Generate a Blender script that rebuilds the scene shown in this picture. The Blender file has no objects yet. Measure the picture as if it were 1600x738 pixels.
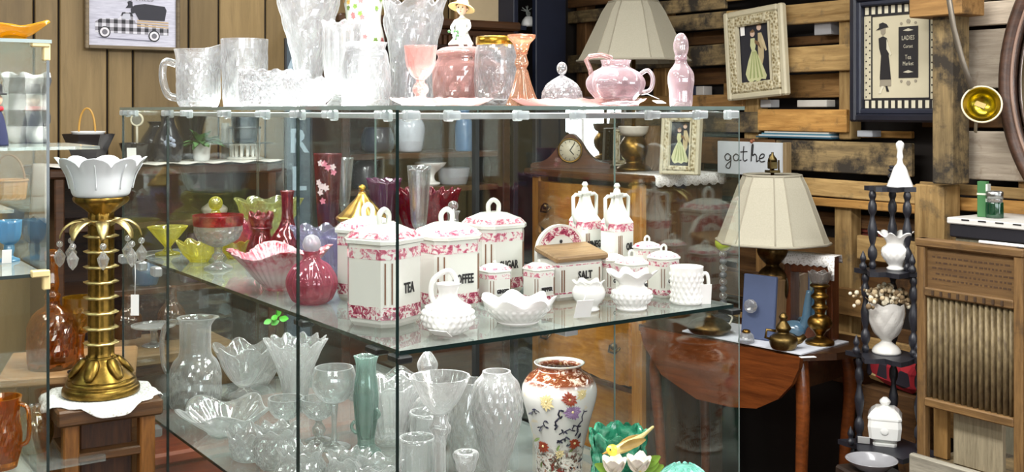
import bpy, bmesh, math, random
from mathutils import Vector, Matrix, noise
random.seed(7)
scn = bpy.context.scene
COL = scn.collection
PI = math.pi
# ---------------------------------------------------------------- camera, world, light, exposure
EYE, FPX, HZ = 1.5, 1745.0, 172.0          # eye height, focal length in px of 1600x738, horizon row
cam = bpy.data.cameras.new('camera'); camo = bpy.data.objects.new('camera', cam); COL.objects.link(camo)
camo.location = (0, 0, EYE); camo.rotation_euler = (PI/2, 0, 0)
cam.sensor_width = 36; cam.lens = 36*FPX/1600; cam.shift_y = -(369-HZ)/1600; cam.clip_start = 0.05
scn.camera = camo
scn.view_settings.view_transform = 'Standard'; scn.view_settings.look = 'None'
scn.view_settings.exposure = 0.30; scn.view_settings.gamma = 1.0; scn.view_settings.use_curve_mapping = False
w = bpy.data.worlds.new('world'); scn.world = w; w.use_nodes = True
w.node_tree.nodes['Background'].inputs[0].default_value = (.80, .88, 1, 1)
w.node_tree.nodes['Background'].inputs[1].default_value = 0.6
cy = scn.cycles
cy.max_bounces = 14; cy.diffuse_bounces = 4; cy.glossy_bounces = 5; cy.transmission_bounces = 12
cy.transparent_max_bounces = 40; cy.caustics_reflective = False; cy.caustics_refractive = False
cy.sample_clamp_indirect = 4.0; cy.use_denoising = True; cy.blur_glossy = 0.5
# room axes: A runs along the back wall (to the right and away), B along the pallet wall (to the left and away)
TH = math.radians(34.8)
AX, AY = math.cos(TH), math.sin(TH)
def W(a, b, z): return Vector((a*AX-b*AY, a*AY+b*AX, z))
def area(name, a, b, z, sx, sy, power, col=(1, .985, .96), rot=None):
    l = bpy.data.lights.new(name, 'AREA'); l.shape = 'RECTANGLE'; l.size = sx; l.size_y = sy; l.energy = power; l.color = col
    o = bpy.data.objects.new(name, l); COL.objects.link(o); o.location = W(a, b, z)
    o.rotation_euler = rot if rot else (0, 0, TH)
    return o
# fluorescent ceiling fixtures: one hangs right over the display case, the rest run in rows under the ceiling
FIX = [(1.04, 1.75, 2.36, 50), (1.6, 3.3, 2.6, 12), (2.35, 1.6, 2.6, 16), (-.35, 2.9, 2.6, 15), (-.3, .7, 2.6, 22), (2.1, .1, 2.6, 28), (-1.9, 1.8, 2.6, 14), (-.4, -2.0, 2.6, 30), (-3.0, -.6, 2.6, 30)]
for i_, (a_, b_, z_, p_) in enumerate(FIX):
    area('fluorescent_lamp', a_, b_, z_-.045, .30, 1.15, p_)
# unseen light bars added to brighten the case glass: under the top panel (shining up and down) and under the middle shelf
area('added_case_light', .830, 1.967, 1.4965, .02, 1.20, 13.0, (1, .98, .95), (PI, 0, TH))
area('added_case_light', 1.10, 1.385, 1.4965, .50, .02, 3.0, (1, .98, .95), (PI, 0, TH))
area('added_case_light', .830, 1.967, 1.4855, .02, 1.20, 1.6, (1, .98, .95))
area('added_case_light', 1.055, 1.967, 1.1520, .02, 1.20, 4.5, (1, .98, .95))
# ---------------------------------------------------------------- picture-to-place helpers
def K(px): return (px-800)/FPX
def P(px, py, d): return Vector((K(px)*d, d, EYE+(HZ-py)/FPX*d))          # point at depth d
def G(px, py, z):                                                        # point on the level z
    d = (EYE-z)*FPX/(py-HZ); return Vector((K(px)*d, d, z))
CA, CB = 3.15, 4.07                                                      # pallet wall (a = CA), panelled wall (b = CB)
def dA(px, off=0): return (CA-off)/(AX*K(px)+AY)
def dB(px, off=0): return (CB-off)/(-AY*K(px)+AX)
def RA(px, py, off=0): return P(px, py, dA(px, off))                     # on the pallet wall, off in front of it
def RB(px, py, off=0): return P(px, py, dB(px, off))                     # on the panelled wall
def S(d): return d/FPX                                                   # metres per pixel at depth d
# ---------------------------------------------------------------- mesh builder
def smooth_prof(p, n=4):
    out = []
    for i in range(len(p)-1):
        p0 = p[max(i-1, 0)]; p1 = p[i]; p2 = p[i+1]; p3 = p[min(i+2, len(p)-1)]
        for j in range(n):
            t = j/n
            out.append(tuple(.5*((2*p1[k])+(-p0[k]+p2[k])*t+(2*p0[k]-5*p1[k]+4*p2[k]-p3[k])*t*t+(-p0[k]+3*p1[k]-3*p2[k]+p3[k])*t**3) for k in range(len(p1))))
    out.append(tuple(p[-1])); return out
class M:
    def __init__(s): s.v = []; s.f = []; s.m = []; s.sm = []; s.x = Matrix()
    def add(s, vs, fs, mi=0, smooth=True):
        b = len(s.v); s.v += [s.x @ Vector(p) for p in vs]
        for f in fs: s.f.append([b+i for i in f]); s.m.append(mi); s.sm.append(smooth)
        return s
    def at(s, loc=(0, 0, 0), rot=(0, 0, 0), sc=(1, 1, 1)):
        from mathutils import Euler
        s.x = Matrix.Translation(Vector(loc)) @ Euler(rot).to_matrix().to_4x4() @ Matrix.Diagonal(Vector((*sc, 1))); return s
    def box(s, c, d, mi=0, rot=(0, 0, 0), top=1.0, bev=0):
        from mathutils import Euler
        R = Euler(rot).to_matrix(); x, y, z = [q/2 for q in d]; c = Vector(c)
        if bev <= 0:
            vs = [c+R@Vector((i*x*(top if k > 0 else 1), j*y*(top if k > 0 else 1), k*z)) for k in (-1, 1) for i, j in ((-1, -1), (1, -1), (1, 1), (-1, 1))]
            return s.add(vs, [(3, 2, 1, 0), (4, 5, 6, 7), (0, 1, 5, 4), (1, 2, 6, 5), (2, 3, 7, 6), (3, 0, 4, 7)], mi, False)
        e = min(bev, x*.9, y*.9, z*.9); vs = []; rings = []
        for zz, q in ((-z, e), (-z+e, 0), (z-e, 0), (z, e)):
            vs += [c+R@Vector(t) for t in ((-x+e, -y+q, zz), (x-e, -y+q, zz), (x-q, -y+e, zz), (x-q, y-e, zz), (x-e, y-q, zz), (-x+e, y-q, zz), (-x+q, y-e, zz), (-x+q, -y+e, zz))]
        fs = [tuple(range(7, -1, -1)), tuple(range(24, 32))]
        for r in range(3):
            for i in range(8): fs.append((r*8+i, r*8+(i+1) % 8, r*8+8+(i+1) % 8, r*8+8+i))
        return s.add(vs, fs, mi, False)
    def lathe(s, prof, n=32, mod=None, mi=0, smooth=True, c=(0, 0, 0), sx=1, sy=1, cap=True, ph=0):
        vs = []; fs = []; m = len(prof)
        for i, (r, z) in enumerate(prof):
            for j in range(n):
                t = 2*PI*j/n+ph; rr, zz = (r, z)
                if mod: rr, zz = mod(t, r, z, i/(m-1))
                vs.append((c[0]+rr*math.cos(t)*sx, c[1]+rr*math.sin(t)*sy, c[2]+zz))
        for i in range(m-1):
            for j in range(n): fs.append((i*n+j, i*n+(j+1) % n, (i+1)*n+(j+1) % n, (i+1)*n+j))
        if cap: fs.append(tuple(range(n-1, -1, -1))); fs.append(tuple((m-1)*n+j for j in range(n)))
        return s.add(vs, fs, mi, smooth)
    def loft(s, secs, mi=0, smooth=False, cap=True):      # secs: list of equal-length 3d loops
        n = len(secs[0]); vs = [p for q in secs for p in q]; fs = []
        for i in range(len(secs)-1):
            for j in range(n): fs.append((i*n+j, i*n+(j+1) % n, (i+1)*n+(j+1) % n, (i+1)*n+j))
        if cap: fs.append(tuple(range(n-1, -1, -1))); fs.append(tuple((len(secs)-1)*n+j for j in range(n)))
        return s.add(vs, fs, mi, smooth)
    def tube(s, pts, r, n=8, mi=0, smooth=True, flat=1.0, closed=False):
        pts = [Vector(p) for p in pts]; m = len(pts); secs = []; prev = None
        for i, p in enumerate(pts):
            t = (pts[(i+1) % m if closed else min(i+1, m-1)]-pts[(i-1) % m if closed else max(i-1, 0)]).normalized()
            if prev is None: up = Vector((0, 0, 1)) if abs(t.z) < .9 else Vector((1, 0, 0)); nx = t.cross(up).normalized()
            else: nx = (prev-t*prev.dot(t)).normalized()
            prev = nx; ny = t.cross(nx); rr = r(i/(m-1)) if callable(r) else r
            secs.append([p+nx*rr*math.cos(2*PI*j/n)+ny*rr*flat*math.sin(2*PI*j/n) for j in range(n)])
        if closed: secs.append(secs[0])
        return s.loft(secs, mi, smooth, not closed)
    def ball(s, c, r, n=12, m=8, mi=0, sc=(1, 1, 1)):
        pr = [(r*math.sin(PI*i/m)+1e-5, -r*math.cos(PI*i/m)) for i in range(m+1)]
        k = s.x; s.x = k @ Matrix.Translation(Vector(c)) @ Matrix.Diagonal(Vector((*sc, 1))); s.lathe(pr, n, None, mi); s.x = k; return s
    def prism(s, poly, depth, mi=0, axis='y', y=0):        # polygon in xz, extruded from y to y+depth
        n = len(poly)
        if axis == 'y': a = [(p[0], y, p[1]) for p in poly]; b = [(p[0], y+depth, p[1]) for p in poly]
        else: a = [(p[0], p[1], y) for p in poly]; b = [(p[0], p[1], y+depth) for p in poly]
        fs = [tuple(range(n)), tuple(range(2*n-1, n-1, -1))]+[((i+1) % n, i, n+i, n+(i+1) % n) for i in range(n)]
        return s.add(a+b, fs, mi, False)
    def quad(s, pts, n, th, mi=0):                         # slab from 4 world points, pushed back along n
        pts = [Vector(p) for p in pts]; n = Vector(n)*th
        return s.add(pts+[p+n for p in pts], [(0, 1, 2, 3), (7, 6, 5, 4), (1, 0, 4, 5), (2, 1, 5, 6), (3, 2, 6, 7), (0, 3, 7, 4)], mi, False)
    def petal(s, base, d, up, L, wd, curl=.2, n=5, mi=0, th=0):
        base = Vector(base); d = Vector(d).normalized(); up = Vector(up).normalized(); sd = d.cross(up).normalized(); vs = []
        for i in range(n+1):
            t = i/n; w_ = wd*math.sin(PI*min(.05+.95*t, .97))**.7; q = base+d*L*t+up*(curl*L*t*t)
            vs += [q-sd*w_+up*w_*.35, q, q+sd*w_+up*w_*.35]
        fs = []
        for i in range(n):
            for j in range(2): fs.append((i*3+j, i*3+j+1, i*3+4+j, i*3+3+j))
        return s.add(vs, fs, mi, True)
    def mesh(s, name):
        me = bpy.data.meshes.new(name); me.from_pydata([tuple(p) for p in s.v], [], s.f)
        me.polygons.foreach_set('material_index', s.m); me.polygons.foreach_set('use_smooth', s.sm); me.update()
        bm = bmesh.new(); bm.from_mesh(me); bmesh.ops.recalc_face_normals(bm, faces=bm.faces); bm.to_mesh(me); bm.free()
        return me
def put(name, m, mat, parent=None, loc=None, rz=0, rot=None):
    me = m.mesh(name) if isinstance(m, M) else m
    for q in (mat if isinstance(mat, (list, tuple)) else [mat]): me.materials.append(q)
    o = bpy.data.objects.new(name, me); COL.objects.link(o)
    if parent is not None: o.parent = parent
    if loc is not None: o.location = loc
    o.rotation_euler = rot if rot else (0, 0, rz)
    return o
def tag(o, label, cat, group=None):
    o['label'] = label; o['category'] = cat
    if group: o['group'] = group
    return o
def thing(name, label, cat, loc, rz=0, group=None, rot=None):
    o = bpy.data.objects.new(name, None); COL.objects.link(o); o.location = loc; o.rotation_euler = rot if rot else (0, 0, rz); o.empty_display_size = .05
    return tag(o, label, cat, group)
def solo(name, m, mat, label, cat, loc=(0, 0, 0), rz=0, group=None, rot=None):
    return tag(put(name, m, mat, None, loc, rz, rot), label, cat, group)
def struct(name, m, mat, parent=None, loc=None, rz=0):
    o = put(name, m, mat, parent, loc, rz); o['kind'] = 'structure'; return o
def kids(o): return [c for c in bpy.data.objects if c.parent == o]
def dup(o, parent=None, loc=None, rz=None, label=None):
    c = o.copy(); COL.objects.link(c)
    if parent is not None: c.parent = parent
    if loc is not None: c.location = loc
    if rz is not None: c.rotation_euler = (0, 0, rz)
    if label: c['label'] = label
    for k in kids(o): dup(k, c)
    return c
def text_mesh(body, size, ext=.0004, shear=0, sp=1.0, bold=0):
    c = bpy.data.curves.new('t', 'FONT'); c.body = body; c.size = size; c.extrude = ext; c.align_x = 'CENTER'; c.align_y = 'CENTER'; c.shear = shear; c.space_character = sp; c.resolution_u = 2
    c.offset = bold
    o = bpy.data.objects.new('t', c); COL.objects.link(o)
    dg = bpy.context.evaluated_depsgraph_get(); me = bpy.data.meshes.new_from_object(o.evaluated_get(dg))
    bpy.data.objects.remove(o); bpy.data.curves.remove(c)
    me.transform(Matrix.Rotation(PI/2, 4, 'X'))       # stands up in xz, faces -y
    return me
def skin_mesh(vs, es, rad, sub=1):
    me = bpy.data.meshes.new('s'); me.from_pydata(vs, es, []); o = bpy.data.objects.new('s', me); COL.objects.link(o)
    o.modifiers.new('k', 'SKIN')
    if not me.skin_vertices: me.attributes.new('skin', 'FLOAT', 'POINT')
    for i, r in enumerate(rad):
        me.skin_vertices[0].data[i].radius = (r, r) if not isinstance(r, tuple) else r
    me.skin_vertices[0].data[0].use_root = True
    q = o.modifiers.new('u', 'SUBSURF'); q.levels = sub; q.render_levels = sub
    dg = bpy.context.evaluated_depsgraph_get(); r = bpy.data.meshes.new_from_object(o.evaluated_get(dg))
    r.polygons.foreach_set('use_smooth', [True]*len(r.polygons))
    bpy.data.objects.remove(o); return r
# ---------------------------------------------------------------- materials
def lin(c):
    return tuple(((x/255)/12.92 if x/255 <= .04045 else ((x/255+.055)/1.055)**2.4) for x in c)+(1,)
class N:
    def __init__(s, name):
        s.m = bpy.data.materials.new(name); s.m.use_nodes = True; s.t = s.m.node_tree; s.t.nodes.clear()
        s.out = s.t.nodes.new('ShaderNodeOutputMaterial'); s.co = None
    def n(s, t, **k):
        o = s.t.nodes.new('ShaderNode'+t)
        for a, b in k.items(): setattr(o, a, b)
        return o
    def l(s, a, b): s.t.links.new(a, b)
    def coord(s, kind='Object', scale=(1, 1, 1), rot=(0, 0, 0)):
        if s.co is None: s.co = s.n('TexCoord')
        mp = s.n('Mapping'); mp.inputs['Scale'].default_value = scale; mp.inputs['Rotation'].default_value = rot; s.l(s.co.outputs[kind], mp.inputs['Vector']); return mp.outputs[0]
    def noise(s, vec, scale, detail=4, rough=.6, dist=0):
        o = s.n('TexNoise'); o.inputs['Scale'].default_value = scale; o.inputs['Detail'].default_value = detail; o.inputs['Roughness'].default_value = rough; o.inputs['Distortion'].default_value = dist; s.l(vec, o.inputs['Vector']); return o.outputs['Fac']
    def ramp(s, fac, stops, interp='LINEAR'):
        o = s.n('ValToRGB'); o.color_ramp.interpolation = interp; e = o.color_ramp.elements
        while len(e) < len(stops): e.new(.5)
        for q, (p, c) in zip(e, stops): q.position = p; q.color = c
        s.l(fac, o.inputs[0]); return o.outputs[0]
    def mix(s, fac, a, b):
        o = s.n('Mix', data_type='RGBA')
        if isinstance(fac, (int, float)): o.inputs[0].default_value = fac
        else: s.l(fac, o.inputs[0])
        for q, i in ((a, 6), (b, 7)):
            if isinstance(q, tuple): o.inputs[i].default_value = q
            else: s.l(q, o.inputs[i])
        return o.outputs[2]
    def bump(s, h, st=.3, dist=.002):
        o = s.n('Bump'); o.inputs['Strength'].default_value = st; o.inputs['Distance'].default_value = dist; s.l(h, o.inputs['Height']); return o.outputs[0]
    def pbr(s, col, rough=.5, metal=0, normal=None, spec=.5, coat=0, trans=0, emit=None, es=0, sss=0):
        b = s.n('BsdfPrincipled')
        if isinstance(col, tuple): b.inputs['Base Color'].default_value = col
        else: s.l(col, b.inputs['Base Color'])
        if isinstance(rough, (int, float)): b.inputs['Roughness'].default_value = rough
        else: s.l(rough, b.inputs['Roughness'])
        b.inputs['Metallic'].default_value = metal; b.inputs['Specular IOR Level'].default_value = spec; b.inputs['Coat Weight'].default_value = coat; b.inputs['Coat Roughness'].default_value = .05
        b.inputs['Transmission Weight'].default_value = trans
        if emit: b.inputs['Emission Color'].default_value = emit; b.inputs['Emission Strength'].default_value = es
        if normal is not None: s.l(normal, b.inputs['Normal'])
        s.l(b.outputs[0], s.out.inputs[0]); return s.m
_mc = {}
def plain(c, rough=.5, metal=0, var=.12, scale=30, coat=0, bump=0, spec=.5):
    k = (c, rough, metal, var, scale, coat, bump, spec)
    if k in _mc: return _mc[k]
    n = N('paint_%d_%d_%d' % c); v = n.coord(); f = n.noise(v, scale); a = lin(c)
    col = n.mix(f, tuple(x*(1-var) for x in a[:3])+(1,), tuple(min(1, x*(1+var)) for x in a[:3])+(1,))
    _mc[k] = n.pbr(col, rough, metal, n.bump(f, bump, .003) if bump else None, spec, coat); return _mc[k]
def wood(c1, c2, rough=.6, axis=0, scale=1.0, worn=None, coat=0, bump=.25, wamt=.62):
    k = ('w', c1, c2, rough, axis, scale, worn, coat)
    if k in _mc: return _mc[k]
    n = N('wood_%d_%d_%d' % c1); sc = [14*scale]*3; sc[axis] = 1.3*scale; v = n.coord('Object', tuple(sc))
    inf = n.n('ObjectInfo'); ad = n.n('VectorMath', operation='ADD'); n.l(v, ad.inputs[0])
    cb = n.n('CombineXYZ'); mu = n.n('Math', operation='MULTIPLY'); n.l(inf.outputs['Random'], mu.inputs[0]); mu.inputs[1].default_value = 37
    for i in range(3): n.l(mu.outputs[0], cb.inputs[i])
    n.l(cb.outputs[0], ad.inputs[1]); vv = ad.outputs[0]
    f = n.noise(vv, 3.2, 6, .65, .6); g = n.noise(vv, 5.5, 6, .75, .3)
    col = n.ramp(f, [(.28, lin(c1)), (.5, tuple((x+y)/2 for x, y in zip(lin(c1), lin(c2)))), (.72, lin(c2))])
    col = n.mix(n.ramp(g, [(.30, (.45, .45, .45, 1)), (.52, (0, 0, 0, 1))]), col, tuple(x*.6 for x in lin(c1)[:3])+(1,)) if bump else col
    hv = n.n('HueSaturation'); n.l(col, hv.inputs['Color']); mr = n.n('MapRange'); n.l(inf.outputs['Random'], mr.inputs[0]); mr.inputs[3].default_value = .72; mr.inputs[4].default_value = 1.2; n.l(mr.outputs[0], hv.inputs['Value']); col = hv.outputs[0]
    if worn: col = n.mix(n.ramp(n.noise(n.coord('Object'), 7, 5, .7), [(wamt-.06, (0, 0, 0, 1)), (wamt+.08, (1, 1, 1, 1))]), col, lin(worn))
    _mc[k] = n.pbr(col, rough, 0, n.bump(f, bump, .004), .4, coat); return _mc[k]
def crystal(tint=(1, 1, 1), milk=.10, thru=.25, rough=.0, bump=0, bscale=60, milkcol=None, edge=.35):
    k = ('g', tint, milk, thru, rough, bump, milkcol, edge)
    if k in _mc: return _mc[k]
    n = N('glass'); t = tuple(tint)+(1,)
    nr = None
    if bump:
        vo = n.n('TexVoronoi'); vo.inputs['Scale'].default_value = bscale; n.l(n.coord(), vo.inputs['Vector']); nr = n.bump(vo.outputs['Distance'], bump, .004)
    g = n.n('BsdfGlass'); g.inputs['Color'].default_value = t; g.inputs['Roughness'].default_value = rough; g.inputs['IOR'].default_value = 1.45
    tr = n.n('BsdfTransparent'); tr.inputs['Color'].default_value = t
    df = n.n('BsdfDiffuse'); df.inputs['Color'].default_value = tuple(milkcol or [min(1, .25+.72*x) for x in tint])+(1,)
    tl = n.n('BsdfTranslucent'); tl.inputs['Color'].default_value = df.inputs['Color'].default_value
    if nr is not None:
        for q in (g, df): n.l(nr, q.inputs['Normal'])
    def mx(f, a, b):
        o = n.n('MixShader'); o.inputs[0].default_value = f; n.l(a.outputs[0], o.inputs[1]); n.l(b.outputs[0], o.inputs[2]); return o
    lw = n.n('LayerWeight'); lw.inputs['Blend'].default_value = .38; mr = n.n('MapRange'); n.l(lw.outputs['Facing'], mr.inputs[0]); mr.inputs[1].default_value = .35; mr.inputs[2].default_value = 1.0; mr.inputs[3].default_value = milk; mr.inputs[4].default_value = min(.9, milk+edge)  # white put in at glancing angles, in place of the bright outlines of refraction
    o = mx(thru, g, tr); o = mx(milk, o, mx(.5, df, tl)); n.l(mr.outputs[0], o.inputs[0])
    gs = n.n('BsdfGlossy'); gs.inputs['Roughness'].default_value = .08; o = mx(.10, o, gs); n.l(o.outputs[0], n.out.inputs[0]); _mc[k] = n.m; return n.m
def pane_mat(name, tint, dust_haze, refl=1.0):
    n = N(name); tr = n.n('BsdfTransparent'); tr.inputs['Color'].default_value = tint; gl = n.n('BsdfGlossy'); gl.inputs['Roughness'].default_value = 0.01; gl.inputs['Color'].default_value = (.95, 1, .98, 1)
    ge = n.n('NewGeometry'); dt = n.n('VectorMath', operation='DOT_PRODUCT'); n.l(ge.outputs['Normal'], dt.inputs[0]); n.l(ge.outputs['Incoming'], dt.inputs[1])
    def mt(op, a, b=0.0):
        o = n.n('Math', operation=op)
        for q, i in ((a, 0), (b, 1)):
            if isinstance(q, (int, float)): o.inputs[i].default_value = q
            else: n.l(q, o.inputs[i])
        return o.outputs[0]
    sch = mt('ADD', mt('MULTIPLY', mt('POWER', mt('SUBTRACT', 1.0, mt('ABSOLUTE', dt.outputs['Value'])), 5.0), .95*refl), .045*refl)   # Schlick: the same from either side of the sheet
    m1 = n.n('MixShader'); n.l(sch, m1.inputs[0]); n.l(tr.outputs[0], m1.inputs[1]); n.l(gl.outputs[0], m1.inputs[2])
    df = n.n('BsdfDiffuse'); df.inputs['Color'].default_value = (.80, .86, .83, 1); m2 = n.n('MixShader'); f = n.noise(n.coord(), 9, 5, .7)
    mr = n.n('MapRange'); n.l(f, mr.inputs[0]); mr.inputs[1].default_value = .3; mr.inputs[2].default_value = .75; mr.inputs[3].default_value = dust_haze*.5; mr.inputs[4].default_value = dust_haze*1.6  # pale veil in the colour: dust on the shelves, reflected haze on the panes
    n.l(mr.outputs[0], m2.inputs[0]); n.l(m1.outputs[0], m2.inputs[1]); n.l(df.outputs[0], m2.inputs[2]); n.l(m2.outputs[0], n.out.inputs[0]); return n.m
def porcelain(c=(246, 244, 238), rough=.12):
    k = ('p', c, rough)
    if k in _mc: return _mc[k]
    n = N('porcelain'); f = n.noise(n.coord(), 25); a = lin(c)
    _mc[k] = n.pbr(n.mix(f, tuple(x*.94 for x in a[:3])+(1,), a), rough, 0, None, .5, .4); return _mc[k]
def metal(c, rough=.3, dark=.35, scale=22):
    k = ('m', c, rough, dark, scale)
    if k in _mc: return _mc[k]
    n = N('metal'); f = n.noise(n.coord(), scale, 5, .7); a = lin(c)
    _mc[k] = n.pbr(n.ramp(f, [(.3, tuple(x*dark for x in a[:3])+(1,)), (.6, a)]), rough, 1, n.bump(f, .15, .002)); return _mc[k]
# ================================================================= THE SETTING
m_floor = wood((70, 40, 28), (104, 62, 42), .45, 0, .8)
m_ceil = plain((225, 224, 218), .9, 0, .05, 8)
m_wallpaint = plain((196, 190, 176), .85, 0, .06, 5)
m_back = plain((30, 24, 20), .9, 0, .4, 6)
m_panel = wood((124, 103, 66), (143, 120, 80), .5, 2, .55, None, 0, .08)
def wallbox(name, a0, a1, b0, b1, z0, z1, mat, parent=None):
    return struct(name, M().box((0, 0, 0), (a1-a0, b1-b0, z1-z0)), mat, parent, W((a0+a1)/2, (b0+b1)/2, (z0+z1)/2), TH)
A0, B0, ZC = -5.2, -3.6, 2.7
struct('floor', M().box((0, 0, 0), (CA-A0+.5, CB-B0+.5, .1)), m_floor, None, W((A0+CA)/2, (B0+CB)/2, -.05), TH)
struct('ceiling', M().box((0, 0, 0), (CA-A0+.5, CB-B0+.5, .1)), m_ceil, None, W((A0+CA)/2, (B0+CB)/2, ZC+.05), TH)
wallback = wallbox('wall_back', A0-.2, CA+.3, CB+.012, CB+.15, 0, ZC, m_back)
wallright = wallbox('wall_right', CA+.115, CA+.25, B0-.2, CB+.012, 0, ZC, m_back)
wallbox('wall_left', A0-.15, A0, B0-.2, CB+.012, 0, ZC, m_wallpaint)
wallfront = wallbox('wall_front', A0, CA+.115, B0-.15, B0, 0, ZC, m_wallpaint)
n = N('daylight'); e = n.n('Emission'); e.inputs[0].default_value = (.9, .95, 1, 1); e.inputs[1].default_value = 7; n.l(e.outputs[0], n.out.inputs[0]); m_day = n.m
m_frame = plain((232, 230, 224), .5)
for i, a in enumerate((-2.6, -.6, 1.3)):           # shop windows behind the viewer, seen only in reflections
    fr = M()
    for x in (-.62, 0, .62): fr.box((x, 0, 0), (.05, .06, 1.4))
    for z in (-.7, .7): fr.box((0, 0, z), (1.3, .06, .05))
    wn = struct('window_%d' % (i+1), fr, m_frame, None, W(a, B0+.03, 1.55), TH)
    put('pane', M().box((0, 0, 0), (1.24, .008, 1.4)), m_day, wn, (0, -.012, 0))
for a, b, z, p_ in FIX:                            # fluorescent fixtures, as built under the ceiling
    f = struct('ceiling_light', M().box((0, 0, 0), (.34, 1.22, .06)), m_frame, None, W(a, b, z), TH)
    if z < 2.5:
        for s_ in (-.5, .5): put('chain', M().tube([(0, s_, 0), (0, s_, ZC-z)], .004, 5), plain((60, 60, 60)), f)
# panelled wall: boards of uneven width with dark grooves between them
gro = [53, 92, 168, 208, 295, 342, 415, 452]
bw = [CB/1*0]
def bpx(px): k = K(px); d = dB(px); return d*(AX*k+AY)       # a along the back wall
ga = [bpx(x) for x in gro]; ws = [.20, .11, .23, .13, .19]
x = ga[0]; i = 0
while x > A0+.25: x -= ws[i % 5]; i += 1; ga.insert(0, x)
x = ga[-1]
while x < CA-.1: x += ws[i % 5]; i += 1; ga.append(min(x, CA+.1))
for i in range(len(ga)-1):
    w_ = ga[i+1]-ga[i]-.007
    if w_ > .02: put('panel_board', M().box((0, 0, 0), (w_, .012, ZC), bev=.003), m_panel, wallback).matrix_world = Matrix.Translation(W((ga[i]+ga[i+1])/2, CB+.006, ZC/2)) @ Matrix.Rotation(TH, 4, 'Z')
bpy.context.view_layer.update()
for o in kids(wallback): o.matrix_parent_inverse = wallback.matrix_world.inverted()
# pallet wall: two layers of reclaimed planks on stringers
TONE = {'T': wood((140, 108, 62), (206, 172, 114), .75, 0, 1, (104, 90, 68)), 'O': wood((150, 104, 48), (208, 160, 90), .7, 0, 1, (124, 96, 58)),
        'G': wood((92, 78, 56), (166, 142, 98), .85, 0, 1, (56, 50, 42), 0, .25, .52), 'D': wood((74, 50, 28), (130, 92, 52), .8, 0, 1, (44, 34, 26)),
        'B': wood((120, 86, 46), (182, 140, 84), .75, 0, 1, (70, 56, 38)), 'W': wood((160, 146, 128), (212, 198, 178), .85, 0, 1, (120, 98, 76))}
RZB = TH+PI/2
def keep(o, parent):
    o.matrix_parent_inverse = parent.matrix_world.inverted(); return o
def plank(xr, yt, yb, x0, x1, off, tone, th=.02, tilt=0, name='plank'):
    zt = RA(xr, yt, off).z; zb = RA(xr, yb, off).z
    def bb(px): k = K(px); return dA(px, off)*(-AY*k+AX)
    b0, b1 = bb(x0), bb(x1); L = abs(b0-b1); h = zt-zb
    m = M().box((0, 0, 0), (L, th, h), bev=.003)
    o = put(name, m, TONE[tone], wallright, W(CA-off+th/2, (b0+b1)/2, (zt+zb)/2), 0, (0, math.radians(tilt), RZB)); keep(o, wallright)
    if tone in 'TGOW' and h > .03:                   # nail heads, too small to pick apart
        m = M(); nl = max(2, int(L/.16))
        for i in range(nl):
            for zz in (-.28, .26): m.ball((-L/2+.03+(L-.06)*i/(nl-1)+random.uniform(-.01, .01), -th/2, h*zz+random.uniform(-.004, .004)), .0035, 5, 4)
        nh = put('nail_heads', m, plain((30, 24, 20), .7), o); nh['kind'] = 'stuff'
    return o
fr, bk = 0, -.085
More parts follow.
